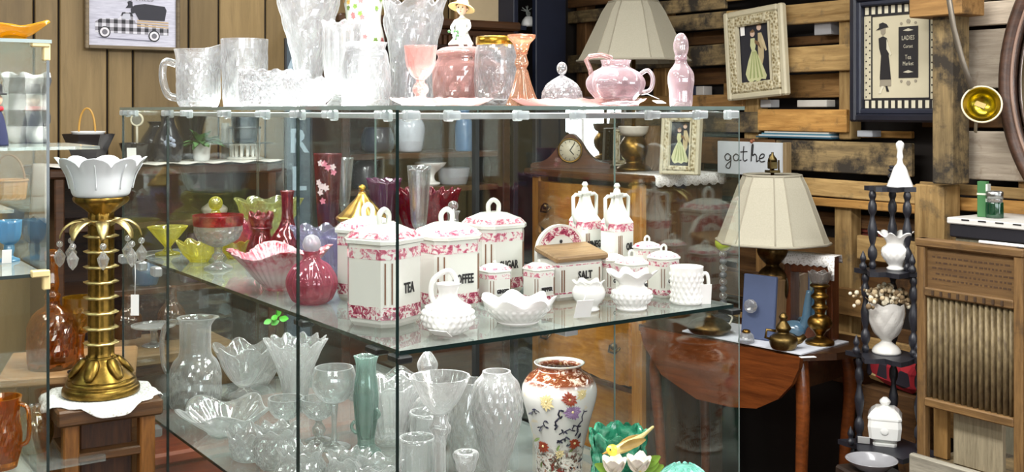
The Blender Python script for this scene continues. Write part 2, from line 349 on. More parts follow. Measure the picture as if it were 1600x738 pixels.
PL = [  # left bay
 (1050, -62, -34, 870, 1132, fr, 'G'), (1050, -28, -6, 870, 1132, fr, 'D'), (1050, 0, 21, 880, 1132, fr, 'G'), (1050, 25, 50, 990, 1132, fr, 'G'), (950, 26, 60, 880, 1000, bk, 'D'), (1050, 53, 73, 870, 1140, bk, 'D'), (1050, 75, 106, 880, 1138, fr, 'G'),
 (1050, 110, 135, 870, 1140, bk, 'D'), (1050, 150, 170, 880, 1160, fr, 'B'), (1050, 176, 206, 880, 1185, fr, 'G'), (1050, 212, 252, 880, 1210, fr, 'D'), (1050, 262, 300, 880, 1210, bk, 'D'), (1090, 310, 352, 900, 1225, fr, 'D'), (1090, 362, 400, 900, 1225, bk, 'D'), (1090, 410, 450, 900, 1200, fr, 'D'),
 # middle bay
 (1270, -55, -12, 1134, 1334, fr, 'T'), (1270, 4, 36, 1134, 1332, fr, 'T'), (1270, 56, 70, 1130, 1340, bk, 'D'), (1270, 72, 112, 1140, 1330, fr, 'T'), (1270, 116, 153, 1130, 1345, bk, 'B'), (1270, 171, 206, 1183, 1322, fr, 'O'), (1270, 220, 268, 1212, 1424, fr, 'G'),
 (1270, 279, 306, 1205, 1440, fr, 'T'), (1270, 308, 321, 1205, 1440, fr, 'O'), (1290, 331, 352, 1180, 1440, bk, 'D'), (1300, 372, 408, 1175, 1440, bk, 'B'), (1300, 420, 446, 1150, 1440, bk, 'D'), (1300, 448, 490, 1130, 1360, fr, 'B'), (1300, 494, 515, 1130, 1440, bk, 'D'), (1300, 517, 545, 1130, 1440, fr, 'T'), (1320, 560, 600, 1300, 1440, bk, 'D'), (1385, 612, 650, 1335, 1440, fr, 'B'), (1385, 668, 705, 1335, 1440, bk, 'D'), (1385, 718, 765, 1335, 1440, fr, 'B'),
 (1385, 205, 216, 1335, 1424, bk, 'O'), (1375, 372, 410, 1338, 1436, -.02, 'T'),
 # right bay
 (1540, -90, -50, 1424, 1700, fr, 'W'), (1540, -46, 0, 1480, 1700, fr, 'W'), (1540, 3, 40, 1476, 1700, fr, 'W'), (1540, 46, 138, 1480, 1700, fr, 'W'), (1540, 140, 200, 1440, 1700, bk, 'D'), (1540, 205, 281, 1490, 1700, fr, 'W'), (1540, 291, 308, 1436, 1700, fr, 'T'), (1540, 311, 332, 1436, 1700, fr, 'O'), (1540, 340, 372, 1436, 1700, bk, 'D'), (1540, 380, 430, 1436, 1700, fr, 'B'), (1540, 440, 490, 1436, 1700, bk, 'D'), (1540, 500, 550, 1436, 1700, fr, 'B'), (1540, 570, 620, 1436, 1700, bk, 'D'), (1540, 640, 700, 1436, 1700, fr, 'B')]
for q in PL: plank(*q, tilt=random.uniform(-.5, .5))
def stringer(x0, x1, yt, yb, off0, th, tone, name='stringer'):
    def bb(px): k = K(px); return dA(px, off0)*(-AY*k+AX)
    xm = (x0+x1)/2; zt = RA(xm, yt, off0).z; zb = RA(xm, yb, off0).z
    keep(put(name, M().box((0, 0, 0), (zt-zb, th, abs(bb(x0)-bb(x1))), bev=.004), TONE[tone], wallright, W(CA-off0+th/2, (bb(x0)+bb(x1))/2, (zt+zb)/2), 0, (0, PI/2, RZB)), wallright)
for q in [(1162, 1184, 40, 218, -.022, .06, 'T'), (1310, 1329, 30, 218, -.022, .06, 'T'), (1020, 1040, 20, 168, -.022, .06, 'B'), (1303, 1329, 322, 560, -.022, .06, 'T'), (1180, 1200, 322, 560, -.022, .06, 'B'), (900, 915, -60, 500, -.022, .06, 'D'), (1590, 1625, 0, 600, -.022, .06, 'B'), (1062, 1085, 170, 500, -.022, .06, 'D')]: stringer(*q)
stringer(1456, 1488, 22, 288, .13, .09, 'G', 'post'); stringer(1428, 1474, 289, 470, .10, .09, 'T', 'post'); 
plank(1460, -14, 25, 1420, 1502, .17, 'B', .12, 0, 'crossbeam')
# red brick showing in a gap of the pallets
br = plain((116, 52, 40), .9, 0, .3, 40)
for r in range(3):
    for c in range(2):
        p0 = RA(1352+c*34, 352+r*8, -.105); keep(put('brick', M().box((0, 0, 0), (.062, .02, .015), bev=.002), br, wallright, p0, RZB), wallright)
# ================================================================= THE DISPLAY CASE
m_pane = pane_mat('pane_glass', (.97, .99, .98, 1), .0025, 1.25)
m_panel_side = pane_mat('pane_glass_clear', (.965, .985, .978, 1), .0015, .26)
m_shelf = pane_mat('shelf_glass', (.93, .965, .95, 1), .09)
m_shelf2 = pane_mat('top_glass', (.93, .98, .96, 1), .03)
m_edge = plain((118, 136, 130), .15, 0, .1, 20, .5)
m_edged = plain((22, 40, 38), .2, 0, .1, 20, .5)
m_clip = crystal((.95, .98, 1), .3, .35, .1)
m_clipd = plain((24, 26, 26), .4)
CA0, CA1, CB0, CB1 = .730, 1.381, 1.319, 2.615
LV = [1.5, 1.168, .833, .50, .17]
TOPZ = 1.506; MID = 1.174; LOW = .839
case = thing('glass_display_case', 'large clear glass display case crowded with canisters and cut glass, centre of the shop', 'display case', W(CA0, CB0, 0), TH)
LA, LB = CA1-CA0, CB1-CB0
def glasspanel(name, c, d, mat, edge, parent, loc=(0, 0, 0), thin=2):
    m = M().box(c, d); big = sorted(range(3), key=lambda i: d[i])[0]       # thin axis
    for k, f in enumerate(m.f):
        nz = [m.v[i] for i in f]; ext = [max(q[j] for q in nz)-min(q[j] for q in nz) for j in range(3)]
        if ext[big] > 1e-6: m.m[k] = 1
    return put(name, m, [mat, edge], parent, loc)
glasspanel('top_panel', (LA/2, LB/2, 1.503), (LA+.012, LB+.012, .006), m_shelf2, m_edge, case)
for z in LV[1:]: glasspanel('shelf', (LA/2, LB/2, z+.003), (LA-.014, LB-.014, .006), m_shelf, m_edged, case)
T_ = .005
for b0, b1 in ((0, LB*.25), (LB*.25, LB*.75), (LB*.75, LB)):             # left side, three panes
    glasspanel('side_pane', (0, (b0+b1)/2, .835), (T_, b1-b0-.0025, 1.33), m_panel_side, m_edged, case)
for b0, b1 in ((0, LB*.25), (LB*.25, LB*.62), (LB*.62, LB)):             # far side
    glasspanel('side_pane', (LA, (b0+b1)/2, .835), (.0025, b1-b0-.002, 1.33), m_pane, m_edge, case)
for a0, a1 in ((0, LA*.5), (LA*.5, LA)):                                 # end
    glasspanel('end_pane', ((a0+a1)/2, LB, .835), (a1-a0-.004, T_, 1.33), m_pane, m_edge, case)
put('dark_strip', M().box((LA-.006, LB*.62, 1.0), (.010, .016, .99)), plain((10, 11, 12), .6), case)  # black upright strip on the far pane
put('base', M().box((LA/2, LB/2, .085), (LA, LB, .17), bev=.006), wood((60, 34, 22), (96, 58, 38), .4), case)
for x, z in ((.10, 1.491), (LA/2, 1.157)): put('added_light_bar', M().box((x, LB/2, z), (.024, 1.22, .009), bev=.001), plain((200, 202, 204), .35, .6, .05, 20), case)  # bar housings for the added case lights
put('added_light_bar', M().box((.37, .066, 1.491), (.52, .024, .009), bev=.001), plain((200, 202, 204), .35, .6, .05, 20), case)
# plastic connectors under the top edge
for b in (LB*.03, LB*.16, LB*.25, LB*.36, LB*.5, LB*.66, LB*.75, LB*.94, LB*.985):
    m = M(); m.box((-.004, b, 1.4935), (.014, .022, .012), bev=.002); m.box((.006, b, 1.492), (.010, .014, .016), bev=.002); put('connector', m, m_clip, case)
for a in (.02, LA*.13, LA*.31, LA*.47, LA*.70, LA*.86, LA*.97):
    m = M(); m.box((a, -.004, 1.4925), (.022, .010, .013), bev=.002); m.box((a, .008, 1.492), (.014, .010, .016), bev=.002); put('connector', m, m_clip, case)
for z in LV[1:3]:
    for b in (.012, LB*.06, LB*.25, LB*.97, ):
        put('bracket', M().box((.010, b, z-.005), (.022, .034, .010), bev=.002), m_clipd, case)
    put('bracket', M().box((LA-.012, .012, z-.005), (.022, .034, .010), bev=.002), m_clipd, case)
    for b in (LB*.80, LB*.88, LB*.985): put('bracket', M().box((-.004, b, z-.008), (.018, .03, .02), bev=.003), m_clip, case)
# ---------------------------------------------------------------- glass and china builders (profiles in picture pixels: half width, height over base)
def vessel(prof, s, t=3, floor=6, n=48, mod=None, mi=0, sm=True, sub=4, m=None, c=(0, 0, 0)):
    p = smooth_prof([(max(r, .3), z) for r, z in prof], sub); top = p[-1]
    inner = [(max(r-t, .25), z) for r, z in reversed(p) if z > floor and r-t > .5]
    if inner: inner.append((.25, max(floor, min(q[1] for q in inner)-1)))
    H = top[1]
    md = None
    if mod: md = lambda th, r, z, f: tuple(q*s for q in mod(th, r/s, z/s, z/s/H))
    m = m or M()
    return m.lathe([(r*s, z*s) for r, z in p+inner], n, md, mi, sm and not getattr(mod, 'flat', False), c)
def solid(prof, s, n=32, mod=None, mi=0, sm=True, sub=4, m=None, c=(0, 0, 0)):
    p = smooth_prof([(max(r, .2), z) for r, z in prof], sub) if sub > 1 else [(max(r, .2), z) for r, z in prof]; H = p[-1][1]
    md = (lambda th, r, z, f: tuple(q*s for q in mod(th, r/s, z/s, z/s/H))) if mod else None
    return (m or M()).lathe([(r*s, z*s) for r, z in p], n, md, mi, sm, c)
def cut_diamond(nn=12, a=.06, kz=.12, lo=.05, hi=.9):
    def f(t, r, z, h):
        if h < lo or h > hi: return r, z
        return r*(1+a*(abs(math.sin(nn*t/2+kz*z))+abs(math.sin(nn*t/2-kz*z))-1)), z
    f.flat = True; return f
def flute(nn=12, a=.05, lo=0, hi=1.1, tw=0):
    return lambda t, r, z, h: (r*(1+(a*math.cos(nn*t+tw*z) if lo <= h <= hi else 0)), z)
def ruffle(nn=8, a=.15, dz=6, lo=.5, fl=0, fa=0, amp2=None):
    def f(t, r, z, h):
        k = max(0, (h-lo)/(1-lo))**1.6
        return r*(1+a*k*math.cos(nn*t)+(fa*math.cos(fl*t) if fl else 0)), z+dz*k*math.cos(nn*t+.6)
    return f
def hobnail(nn=18, a=.09, kz=.55, lo=.1, hi=.8, then=None):
    def f(t, r, z, h):
        q = 0
        if lo < h < hi:
            row = int(z*kz/PI); q = max(0, math.sin(z*kz % PI))*max(0, math.cos(nn*t/1+(PI if row % 2 else 0)))**.8
        rr, zz = r*(1+a*q), z
        return then(t, rr, zz, h) if then else (rr, zz)
    return f
def both(*fs):
    def f(t, r, z, h):
        for g in fs: r, z = g(t, r, z, h)
        return r, z
    f.flat = any(getattr(g, 'flat', False) for g in fs); return f
CR = crystal((.98, .985, 1), .10, .36, bump=.55, bscale=62, edge=.5)                                   # bright cut crystal up on the top
CR2 = crystal((.98, .99, .985), .17, .46, bump=.35, bscale=75, edge=.5)                                # pressed glass in the lower case
CR4 = crystal((.97, .98, .98), .03, .62, edge=.22)
CR3 = crystal((.97, .985, .98), .09, .5, edge=.5)
PINK = crystal((1, .83, .80), .20, .34, milkcol=(.95, .62, .60)); PEACH = crystal((1, .76, .60), .18, .30, milkcol=(.95, .56, .38)); ROSE = crystal((1, .90, .93), .20, .32, milkcol=(1, .86, .90))
RUBY = crystal((.80, .045, .12), .16, .22, milkcol=(.50, .02, .07)); RUBYD = crystal((.66, .05, .10), .24, .26, milkcol=(.36, .025, .06)); CRAN = crystal((.95, .42, .54), .28, .28, milkcol=(.82, .20, .34)); YEL = crystal((.97, .93, .42), .28, .3, milkcol=(.85, .78, .12))
YELP = crystal((.93, .93, .62), .2, .35, milkcol=(.7, .7, .3)); LILAC = crystal((.84, .79, .94), .2, .4, milkcol=(.55, .5, .7)); AMB = crystal((.90, .50, .12), .16, .25, milkcol=(.55, .22, .03)); AQUA = crystal((.5, .78, .95), .4, .25, milkcol=(.25, .58, .85))
GREENB = crystal((.6, .78, .72), .2, .3)
MILK = porcelain((250, 250, 246), .15); CHINA = porcelain((228, 228, 220), .14)
GOLD = metal((206, 160, 60), .25)
BRASS = metal((150, 116, 56), .32, .22)
WTAG = plain((244, 243, 240), .8, 0, .03)
def pricetag(x, y, z, w_=.018, h=.03, rz=TH, tilt=.25, label='', lz=0, name='price_tag', stringto=None, loc=None):
    m = M(); m.box((0, 0, h/2), (w_, .001, h), 0, (tilt, 0, lz)); o = solo(name, m, WTAG, label, 'price tag', loc or (x, y, z), rz)
    if stringto is not None:
        c = Vector(stringto)-Vector(o.location); c = Matrix.Rotation(-rz, 3, 'Z') @ c
        put('string', M().tube([(0, .0, h*.9), c*.5+Vector((0, 0, h*.35)), c], .0007, 5), WTAG, o)
    return o
def roundhandle(pts, r, n=8, flat=1): return M().tube(smooth_prof(pts, 5), r, n, flat=flat)
# ================================================================= ON TOP OF THE CASE
GT = 'cut glass and pink glass along the top of the case'
def top(px, f):                  # place on the top: px column, f = 0 at the front edge .. 1 at the back
    k = K(px)
    # depth span of the ray inside the case footprint
    ds = []
    for d in [i*.004 for i in range(300, 800)]:
        a = d*(AX*k+AY); b = d*(-AY*k+AX)
        if CA0+.01 < a < CA1-.01 and CB0+.01 < b < CB1-.01: ds.append(d)
    d = ds[0]+(ds[-1]-ds[0])*f
    return Vector((k*d, d, TOPZ)), S(d)
# crystal pitcher with handle and spout
p, s = top(310, .30)
t = thing('crystal_pitcher', 'cut crystal pitcher with a handle on the far left of the case top', 'pitcher', p, 0)
def spout(t_, r, z, h):
    k = max(0, (h-.75)/.25); q = max(0, math.cos(t_))**4
    return r*(1+.28*k*q), z+10*k*q
put('body', vessel([(26, 0), (30, 3), (33, 20), (33, 50), (34, 75), (37, 90)], s, 3, 8, 56, both(cut_diamond(14, .05, .2, .05, .72), spout)), CR, t)
put('handle', roundhandle([(-32*s, 0, 14*s), (-48*s, 0, 20*s), (-56*s, 0, 48*s), (-52*s, 0, 70*s), (-36*s, 0, 68*s)], 6*s), CR, t)
p, s = top(382, .42)
solo('crystal_tumbler', vessel([(30, 0), (32, 4), (34, 50), (36, 100), (36, 106)], s, 3, 8, 48, both(cut_diamond(8, .05, .08, .05, .85), flute(8, .02))), CR, 'straight sided cut crystal vase standing behind the crystal pitcher', 'vase', p)
p, s = top(428, .16)
solo('crystal_bowl', vessel([(46, 0), (50, 4), (52, 30), (53, 50), (54, 56)], s, 4, 8, 64, both(cut_diamond(20, .06, .22, .08, .9), ruffle(16, .03, 2, .8))), CR, 'low square cut crystal bowl with dense crosshatching left of the tall flared vase', 'bowl', p, .3)
p, s = top(482, .45)
solo('crystal_vase', vessel([(30, 0), (26, 8), (20, 40), (26, 80), (36, 120), (46, 160), (54, 205), (56, 215)], s, 4, 14, 56, both(cut_diamond(8, .07, .05, .2, .93), ruffle(8, .03, 3, .85))), CR, 'tallest flared cut crystal vase reaching above the top of the picture', 'vase', p)
p, s = top(534, .30)
solo('crystal_celery_vase', vessel([(26, 0), (22, 6), (14, 18), (24, 40), (28, 80), (28, 115), (31, 132)], s, 3, 22, 48, both(flute(10, .07, .3, .9), ruffle(10, .05, 3, .8))), CR, 'ribbed crystal celery vase between the tallest vase and the flowered china vase', 'vase', p)
p, s = top(487, .10)
solo('crystal_dish', vessel([(24, 0), (20, 4), (26, 10), (40, 30), (44, 44)], s, 3, 8, 48, both(cut_diamond(12, .06, .2, .2, .95), ruffle(12, .05, 3, .7))), CR, 'small scalloped crystal dish at the front edge below the tallest vase', 'dish', p)
# china vase with roses
p, s = top(568, .52)
t = thing('china_vase', 'white china vase painted with roses and green leaves, between crystal vases', 'vase', p)
vp = [(22, 0), (26, 6), (20, 16), (30, 45), (34, 80), (32, 110), (27, 135), (30, 160), (36, 190), (40, 200)]
put('body', vessel(vp, s, 2, 8, 40, ruffle(8, .05, 2, .9)), CHINA, t)
fl = M()
for i in range(46):
    th = random.uniform(-PI, 0.1); z = random.choice([random.uniform(138, 190), random.uniform(45, 110)]); pr = smooth_prof(vp, 6); r = min(pr, key=lambda q: abs(q[1]-z))[0]+.6
    c = Vector((math.cos(th)*r, math.sin(th)*r, z))*s; nrm = Vector((math.cos(th), math.sin(th), 0)); mi = random.choice([0, 0, 1, 1, 2])
    for j in range(5):
        a = 2*PI*j/5+i; d = Vector((-math.sin(th), math.cos(th), 0))*math.cos(a)+Vector((0, 0, 1))*math.sin(a); fl.petal(c, d, nrm, 4.5*s, 1.6*s, .05, 3, mi)
o_ = put("painted_roses", fl, [plain((214, 120, 120), .3), plain((120, 150, 70), .3), plain((226, 186, 90), .3)], t); o_['kind'] = 'stuff'
put('gold_rim', M().tube([(41*s*math.cos(q*PI/18), 41*s*math.sin(q*PI/18), 200*s+2*s*math.cos(q*8*PI/18)) for q in range(36)], 1.2*s, 6, closed=True), GOLD, t)
p, s = top(572, .22)
solo('crystal_jar', vessel([(34, 0), (36, 4), (38, 40), (34, 80), (30, 90), (33, 100)], s, 3, 8, 56, cut_diamond(16, .05, .2, .05, .7)), CR, 'squat cut crystal jar in front of the flowered china vase', 'jar', p)
p, s = top(645, .55)
solo('ruffled_crystal_vase', vessel([(34, 0), (38, 4), (34, 30), (36, 80), (42, 120), (46, 150), (50, 166)], s, 4, 12, 72, both(cut_diamond(6, .08, .035, .1, .85), ruffle(5, .10, 10, .72))), CR, 'wide crystal vase with a wavy ruffled rim behind the pink goblet', 'vase', p)
# pink glass
p, s = top(657, .10)
t = thing('pink_goblet', 'pink pressed glass goblet with a thick knopped stem on the front corner', 'goblet', p)
put('bowl', vessel([(5, 40), (12, 46), (20, 60), (24, 80), (26, 94)], s, 2.5, 48, 40, flute(10, .05, .5, .85)), PINK, t)
put('stem', solid([(28, 0), (27, 3), (14, 8), (8, 16), (12, 24), (10, 32), (6, 38), (8, 46)], s, 32, flute(10, .05)), PINK, t)
p, s = top(690, .16)
solo('pink_platter', vessel([(56, 0), (60, 2), (74, 8), (80, 12)], s, 2, 2, 56, ruffle(24, .02, 1.2, .5)), PINK, 'round pink glass platter lying beside the pink goblet', 'platter', p)
p, s = top(905, .28)
t = solo('pink_platter', vessel([(80, 0), (88, 2), (98, 7), (104, 11)], s, 2, 2, 72, ruffle(24, .02, 1.5, .5)), PINK, 'wide pink glass platter under the clear covered butter dish', 'platter', p)
pA = p; sA = s
p, s = top(722, .42)
t = thing('pink_biscuit_jar', 'round etched pink glass biscuit jar under the seated girl figurine', 'jar', p)
put('body', vessel([(36, 0), (42, 6), (46, 30), (44, 62), (38, 76), (40, 82)], s, 3, 8, 48, cut_diamond(9, .03, .06, .1, .8)), PINK, t)
put('lid', solid([(40, 83), (41, 86), (30, 92), (10, 95)], s, 40), PINK, t)
put('handle', roundhandle([(40*s, -18*s, 18*s), (58*s, -22*s, 24*s), (58*s, -22*s, 60*s), (42*s, -18*s, 70*s)], 4*s), PINK, t)
FIGP, FIGS = p+Vector((0, 0, 95*s)), s
p, s = top(778, .40)
t = thing('etched_ice_bucket', 'etched clear glass jar with a gold banded rim left of the orange candlestick', 'jar', p)
put('body', vessel([(30, 0), (34, 5), (37, 40), (36, 80), (33, 96)], s, 3, 8, 48, cut_diamond(14, .03, .2, .1, .6)), CR, t)
put('gold_rim', M().lathe([(34*s, 96*s), (34.5*s, 98*s), (34.5*s, 108*s), (33*s, 109*s), (32*s, 98*s), (34*s, 96*s)], 48, None, cap=False), GOLD, t)
# orange candlestick with a spread foot
p, s = top(815, .30)
t = thing('peach_candlestick', 'peach glass candlestick with a flared cup and spreading foot', 'candlestick', p)
put('foot', solid([(24, 0), (23, 4), (17, 20), (11, 42), (8, 58), (10, 64)], s, 40, flute(5, .22, 0, .9)), PEACH, t)
put('knop', solid([(9, 62), (11, 68), (9, 74), (8, 80), (10, 84)], s, 24), PEACH, t)
put('cup', vessel([(6, 82), (10, 88), (13, 98), (20, 106), (21, 112)], s, 3, 92, 32, flute(12, .04)), PEACH, t)
p = pA+Vector((-.018, .0, 0)); s = sA
p = Vector((K(878)*pA.y*.985, pA.y*.985, TOPZ+.0032)); s = S(p.y)
t = thing('butter_dish', 'clear cut glass covered butter dish with a ball knob on the pink platter', 'butter dish', p)
put('plate', vessel([(26, 0), (28, 1), (38, 5), (40, 7)], s, 2, 2, 40), CR, t)
put('lid', vessel([(32, 5), (31, 14), (27, 26), (18, 36), (7, 43), (2, 46)], s, 2, -1, 48, cut_diamond(12, .06, .25, .2, .8)), CR, t)
put('knob', M().ball((0, 0, 56*s), 9*s, 16, 10, 0, (.9, .9, 1.15)), CR, t)
# pink sugar bowl with angular handle
p, s = top(962, .10)
t = thing('pink_glass_basket', 'pink satin glass basket with an angular raised handle near the right edge', 'basket', p)
put('body', vessel([(34, 0), (36, 3), (30, 10), (42, 26), (44, 40), (34, 54), (22, 62), (24, 72)], s, 3, 10, 56, flute(8, .05, .15, .75)), ROSE, t)
put('handle', M().tube([(-36*s, 0, 40*s), (-40*s, 0, 58*s), (-46*s, 0, 72*s), (-40*s, 0, 78*s), (-22*s, 0, 80*s), (-8*s, 0, 76*s), (-6*s, 0, 64*s)], 4.2*s, 6), PINK, t)
put('handle', roundhandle([(38*s, 0, 20*s), (54*s, 0, 26*s), (58*s, 0, 44*s), (50*s, 0, 56*s), (38*s, 0, 50*s)], 3.4*s), ROSE, t)
PB = p.copy(); SB = s
p, s = top(1064, .10)
t = thing('pink_perfume_bottle', 'pink satin glass bottle with tall oval stopper, right end of the case top', 'bottle', p)
put('body', vessel([(14, 0), (17, 3), (18, 25), (20, 40), (18, 54), (10, 66), (8, 74)], s, 3, 6, 24, flute(6, .05)), ROSE, t)
put('collar', solid([(9, 72), (10, 75), (9, 79)], s, 20), ROSE, t)
put('stopper', M().ball((0, 0, 94*s), 17*s, 16, 10, 0, (.70, .42, 1.25)), ROSE, t)
pricetag(0, 0, 0, .02, .012, TH, -1.2, 'small white price tag lying on the glass right of the pink basket', loc=G(1038, 163.5, TOPZ+.0008) if False else Vector((K(1030)*p.y*.99, p.y*.99, TOPZ+.001)), stringto=PB+Vector((30*SB, 0, 30*SB)))
# girl figurine
s = FIGS; t = thing('girl_figurine', 'seated china girl in a straw hat and white dress on the pink jar', 'figurine', FIGP, -.2)
V_ = [(0, 0, 6), (0, -1, 22), (0, 0, 38), (0, 0, 45), (0, -1, 50), (8, -8, 6), (16, -18, 4), (19, -20, -16), (20, -25, -20), (-3, -11, 5), (3, -21, 3), (8, -23, -16), (9, -28, -20), (10, 0, 38), (14, -8, 28), (8, -14, 20), (-10, 0, 38), (-15, -8, 28), (-9, -14, 20)]
E_ = [(0, 1), (1, 2), (2, 3), (3, 4), (0, 5), (5, 6), (6, 7), (7, 8), (0, 9), (9, 10), (10, 11), (11, 12), (2, 13), (13, 14), (14, 15), (2, 16), (16, 17), (17, 18)]
R_ = [12, 9, 8, 4, 3.5, 6, 4.6, 3, 2.6, 6, 4.6, 3, 2.6, 4.2, 3.4, 2.6, 4.2, 3.4, 2.6]
put('body', skin_mesh([tuple(q*s for q in v) for v in V_], E_, [q*s for q in R_], 2), CHINA, t)
SKIN = plain((226, 186, 160), .35, 0, .05)
hd = M(); hd.ball((0, -2*s, 58*s), 9.5*s, 16, 12, 0, (.88, .95, 1.08)); hd.ball((0, -11.3*s, 56.5*s), 1.6*s, 6, 5)
for sx in (-1, 1): hd.ball((sx*8.2*s, -1.5*s, 57*s), 1.8*s, 6, 5)
hh = put('head', hd, SKIN, t)
ey = M()
for sx in (-1, 1): ey.ball((sx*3.4*s, -10.4*s, 59.3*s), 1.1*s, 6, 5)
put('eyes', ey, plain((60, 50, 44), .3), hh)
put('mouth', M().ball((0, -10.4*s, 52.8*s), 1.4*s, 6, 5, 0, (1.2, .4, .45)), plain((190, 90, 84), .4), hh)
hr = M(); hr.ball((0, .5*s, 59.5*s), 10*s, 16, 10, 0, (.95, .9, 1.0)); put('hair', hr, plain((120, 84, 52), .6), t)
ht = M(); ht.x = Matrix.Translation((0, 1.5*s, 64*s)) @ Matrix.Rotation(-.3, 4, 'X') @ Matrix.Rotation(.15, 4, 'Y')
ht.lathe([(q[0]*s, q[1]*s) for q in smooth_prof([(.3, 9), (7, 8.5), (10, 4), (11, 0), (17, -2), (21, -5), (20.5, -6), (16, -4), (10, -2), (8, 4), (.3, 7)], 3)], 32, None); put('straw_hat', ht, plain((222, 190, 128), .8, 0, .25, 220), t)
dr = M(); dr.loft([[(q*s*math.cos(j*PI/10)*1.0, (q*.8*s*math.sin(j*PI/10)+yo*s), z*s) for j in range(20)] for q, yo, z in ((20, -8, .5), (20, -8, 3), (15, -4, 10), (10, -1, 20), (9.5, 0, 30), (11, 0, 38), (6, 0, 43))], 0, True); put('dress', dr, porcelain((222, 218, 206), .3), t)
bq = M()
for i in range(26):
    q = Vector((random.gauss(-6, 4), random.uniform(-17, -11), random.gauss(14, 3.5)))*s; bq.ball(q, 2.4*s, 6, 4, 0 if i % 3 else 1)
put('bouquet', bq, [plain((248, 246, 240), .4), plain((92, 140, 90), .5)], t)
for sx in (0, 1): put('shoe', M().ball(((20.5 if sx else 9.5)*s, (-27 if sx else -30)*s, -21*s), 3.4*s, 8, 6, 0, (.8, 1.4, .8)), plain((40, 34, 32), .3), t)
# ================================================================= MIDDLE SHELF: the canister set
n = N('pink_floral'); v = n.coord('Object', (1, 1, 1)); f = n.noise(v, 120, 3, .7, 1.2); n.pbr(n.ramp(f, [(.44, lin((226, 222, 216))), (.50, lin((190, 92, 116))), (.60, lin((130, 36, 64)))]), .15, 0, None, .5, .4); FLORAL = n.m
n = N('pink_sprig'); f = n.noise(n.coord('Object', (1, 1, 1)), 110, 3, .6, 1.0); n.pbr(n.ramp(f, [(.46, lin((226, 222, 216))), (.54, lin((208, 128, 146))), (.66, lin((166, 66, 92)))]), .15, 0, None, .5, .4); SPRIG = n.m
STRIPE = plain((122, 84, 58), .35); INK = plain((34, 32, 34), .5)
def octa(w_, c, z, dx=0, dy=0):
    h = w_/2; q = h-c; return [(x+dx, y+dy, z) for x, y in ((-q, -h), (q, -h), (h, -q), (h, q), (q, h), (-q, h), (-h, q), (-h, -q))]
def put_text(body, size, parent, loc, sx=.72, mat=None, name='lettering', rz=0, bold=.0006, ext=.0004):
    me = text_mesh(body, size, ext, 0, 1.05, bold); me.transform(Matrix.Diagonal((sx, 1, 1, 1)))
    return put(name, me, mat or INK, parent, loc, rz)
def canister(px, d, w_, h, word, label, rz=0, loop=True, tsz=.022, small=False, tx=.62, grp='pink flowered kitchen canister set'):
    p = Vector((K(px)*d, d, MID)); c = w_*.18
    t = thing('spice_jar' if small else 'canister', label, 'spice jar' if small else 'canister', p, TH+rz, grp)
    k = w_/.09
    body = M().loft([octa(w_*.86, c*.86, 0), octa(w_*.95, c*.95, .006*k), octa(w_, c, .016*k), octa(w_, c, h)], 0, False); put('body', body, CHINA, t)
    for z0, z1, m_, e, nm in ((.012*k, .030*k, FLORAL, 1.012, 'floral_band'), (h-.020*k, h-.005*k, SPRIG, 1.010, 'floral_band')):
        put(nm, M().loft([octa(w_*e, c*e, z0), octa(w_*e, c*e, z1)], 0, False), m_, t)
    lid = M(); lid.loft([octa(w_*.98, c, h), octa(w_*1.09, c*1.1, h+.002), octa(w_*1.09, c*1.1, h+.007*k), octa(w_*.86, c*.9, h+.017*k), octa(w_*.45, c*.5, h+.026*k), octa(w_*.2, c*.22, h+.028*k)], 0, False); L = put('lid', lid, CHINA, t)
    put('floral_band', M().loft([octa(w_*1.05, c*1.06, h+.0095*k), octa(w_*.89, c*.92, h+.0175*k)], 0, False, False), SPRIG, L)
    if loop: put('loop_handle', M().tube(smooth_prof([(-.010*k, 0, h+.024*k), (-.011*k, 0, h+.040*k), (0, 0, h+.048*k), (.011*k, 0, h+.040*k), (.010*k, 0, h+.024*k)], 4), .0042*k, 8), CHINA, L)
    else: put('knob', M().ball((0, 0, h+.031*k), .006*k, 12, 8), CHINA, L)
    for i, (cx, cy_, rz_) in enumerate(((-w_/2+c/2, -w_/2+c/2, -PI/4), (w_/2-c/2, -w_/2+c/2, PI/4))):   # gilt stripes down the corners
        for o_ in (-.28, .28):
            dx, dy = math.cos(rz_)*o_*c*1.1, math.sin(rz_)*o_*c*1.1
            put('stripe', M().box((cx+dx+math.sin(rz_)*.0005, cy_+dy-math.cos(rz_)*.0005, h*.54), (.0022*k, .001, h*.50), 0, (0, 0, rz_)), STRIPE, t)
        put('rosette', M().lathe([(.0001, 0), (.006*k, .0004), (.006*k, .0008), (.0001, .001)], 10), FLORAL, t, (cx+math.sin(rz_)*.0008, cy_-math.cos(rz_)*.0008, .021*k), 0, (PI/2, 0, rz_))
    if word:
        if small: put('word_plate', M().box((0, -w_/2-.0004, h*.46), (w_*.58, .0008, .010)), plain((232, 232, 228), .3), t)
        put_text(word, tsz, t, (0, -w_/2-.0011, h*.46), tx)
    return t
canister(600, 1.715, .094, .123, 'TEA', 'big white flowered canister lettered TEA at the front corner of the shelf', math.radians(24))
canister(575, 1.93, .090, .115, '', 'white flowered canister half hidden behind the TEA canister', math.radians(20))
canister(698, 1.835, .090, .115, 'COFFEE', 'big white flowered canister lettered COFFEE', math.radians(4), tx=.55, tsz=.021)
canister(771, 2.0, .092, .116, 'SUGAR', 'big white flowered canister lettered SUGAR', math.radians(2), tx=.6, tsz=.02)
canister(773, 1.865, .046, .056, 'GINGER', 'little white spice jar lettered GINGER in front of the sugar canister', math.radians(2), False, .0085, True, .8)
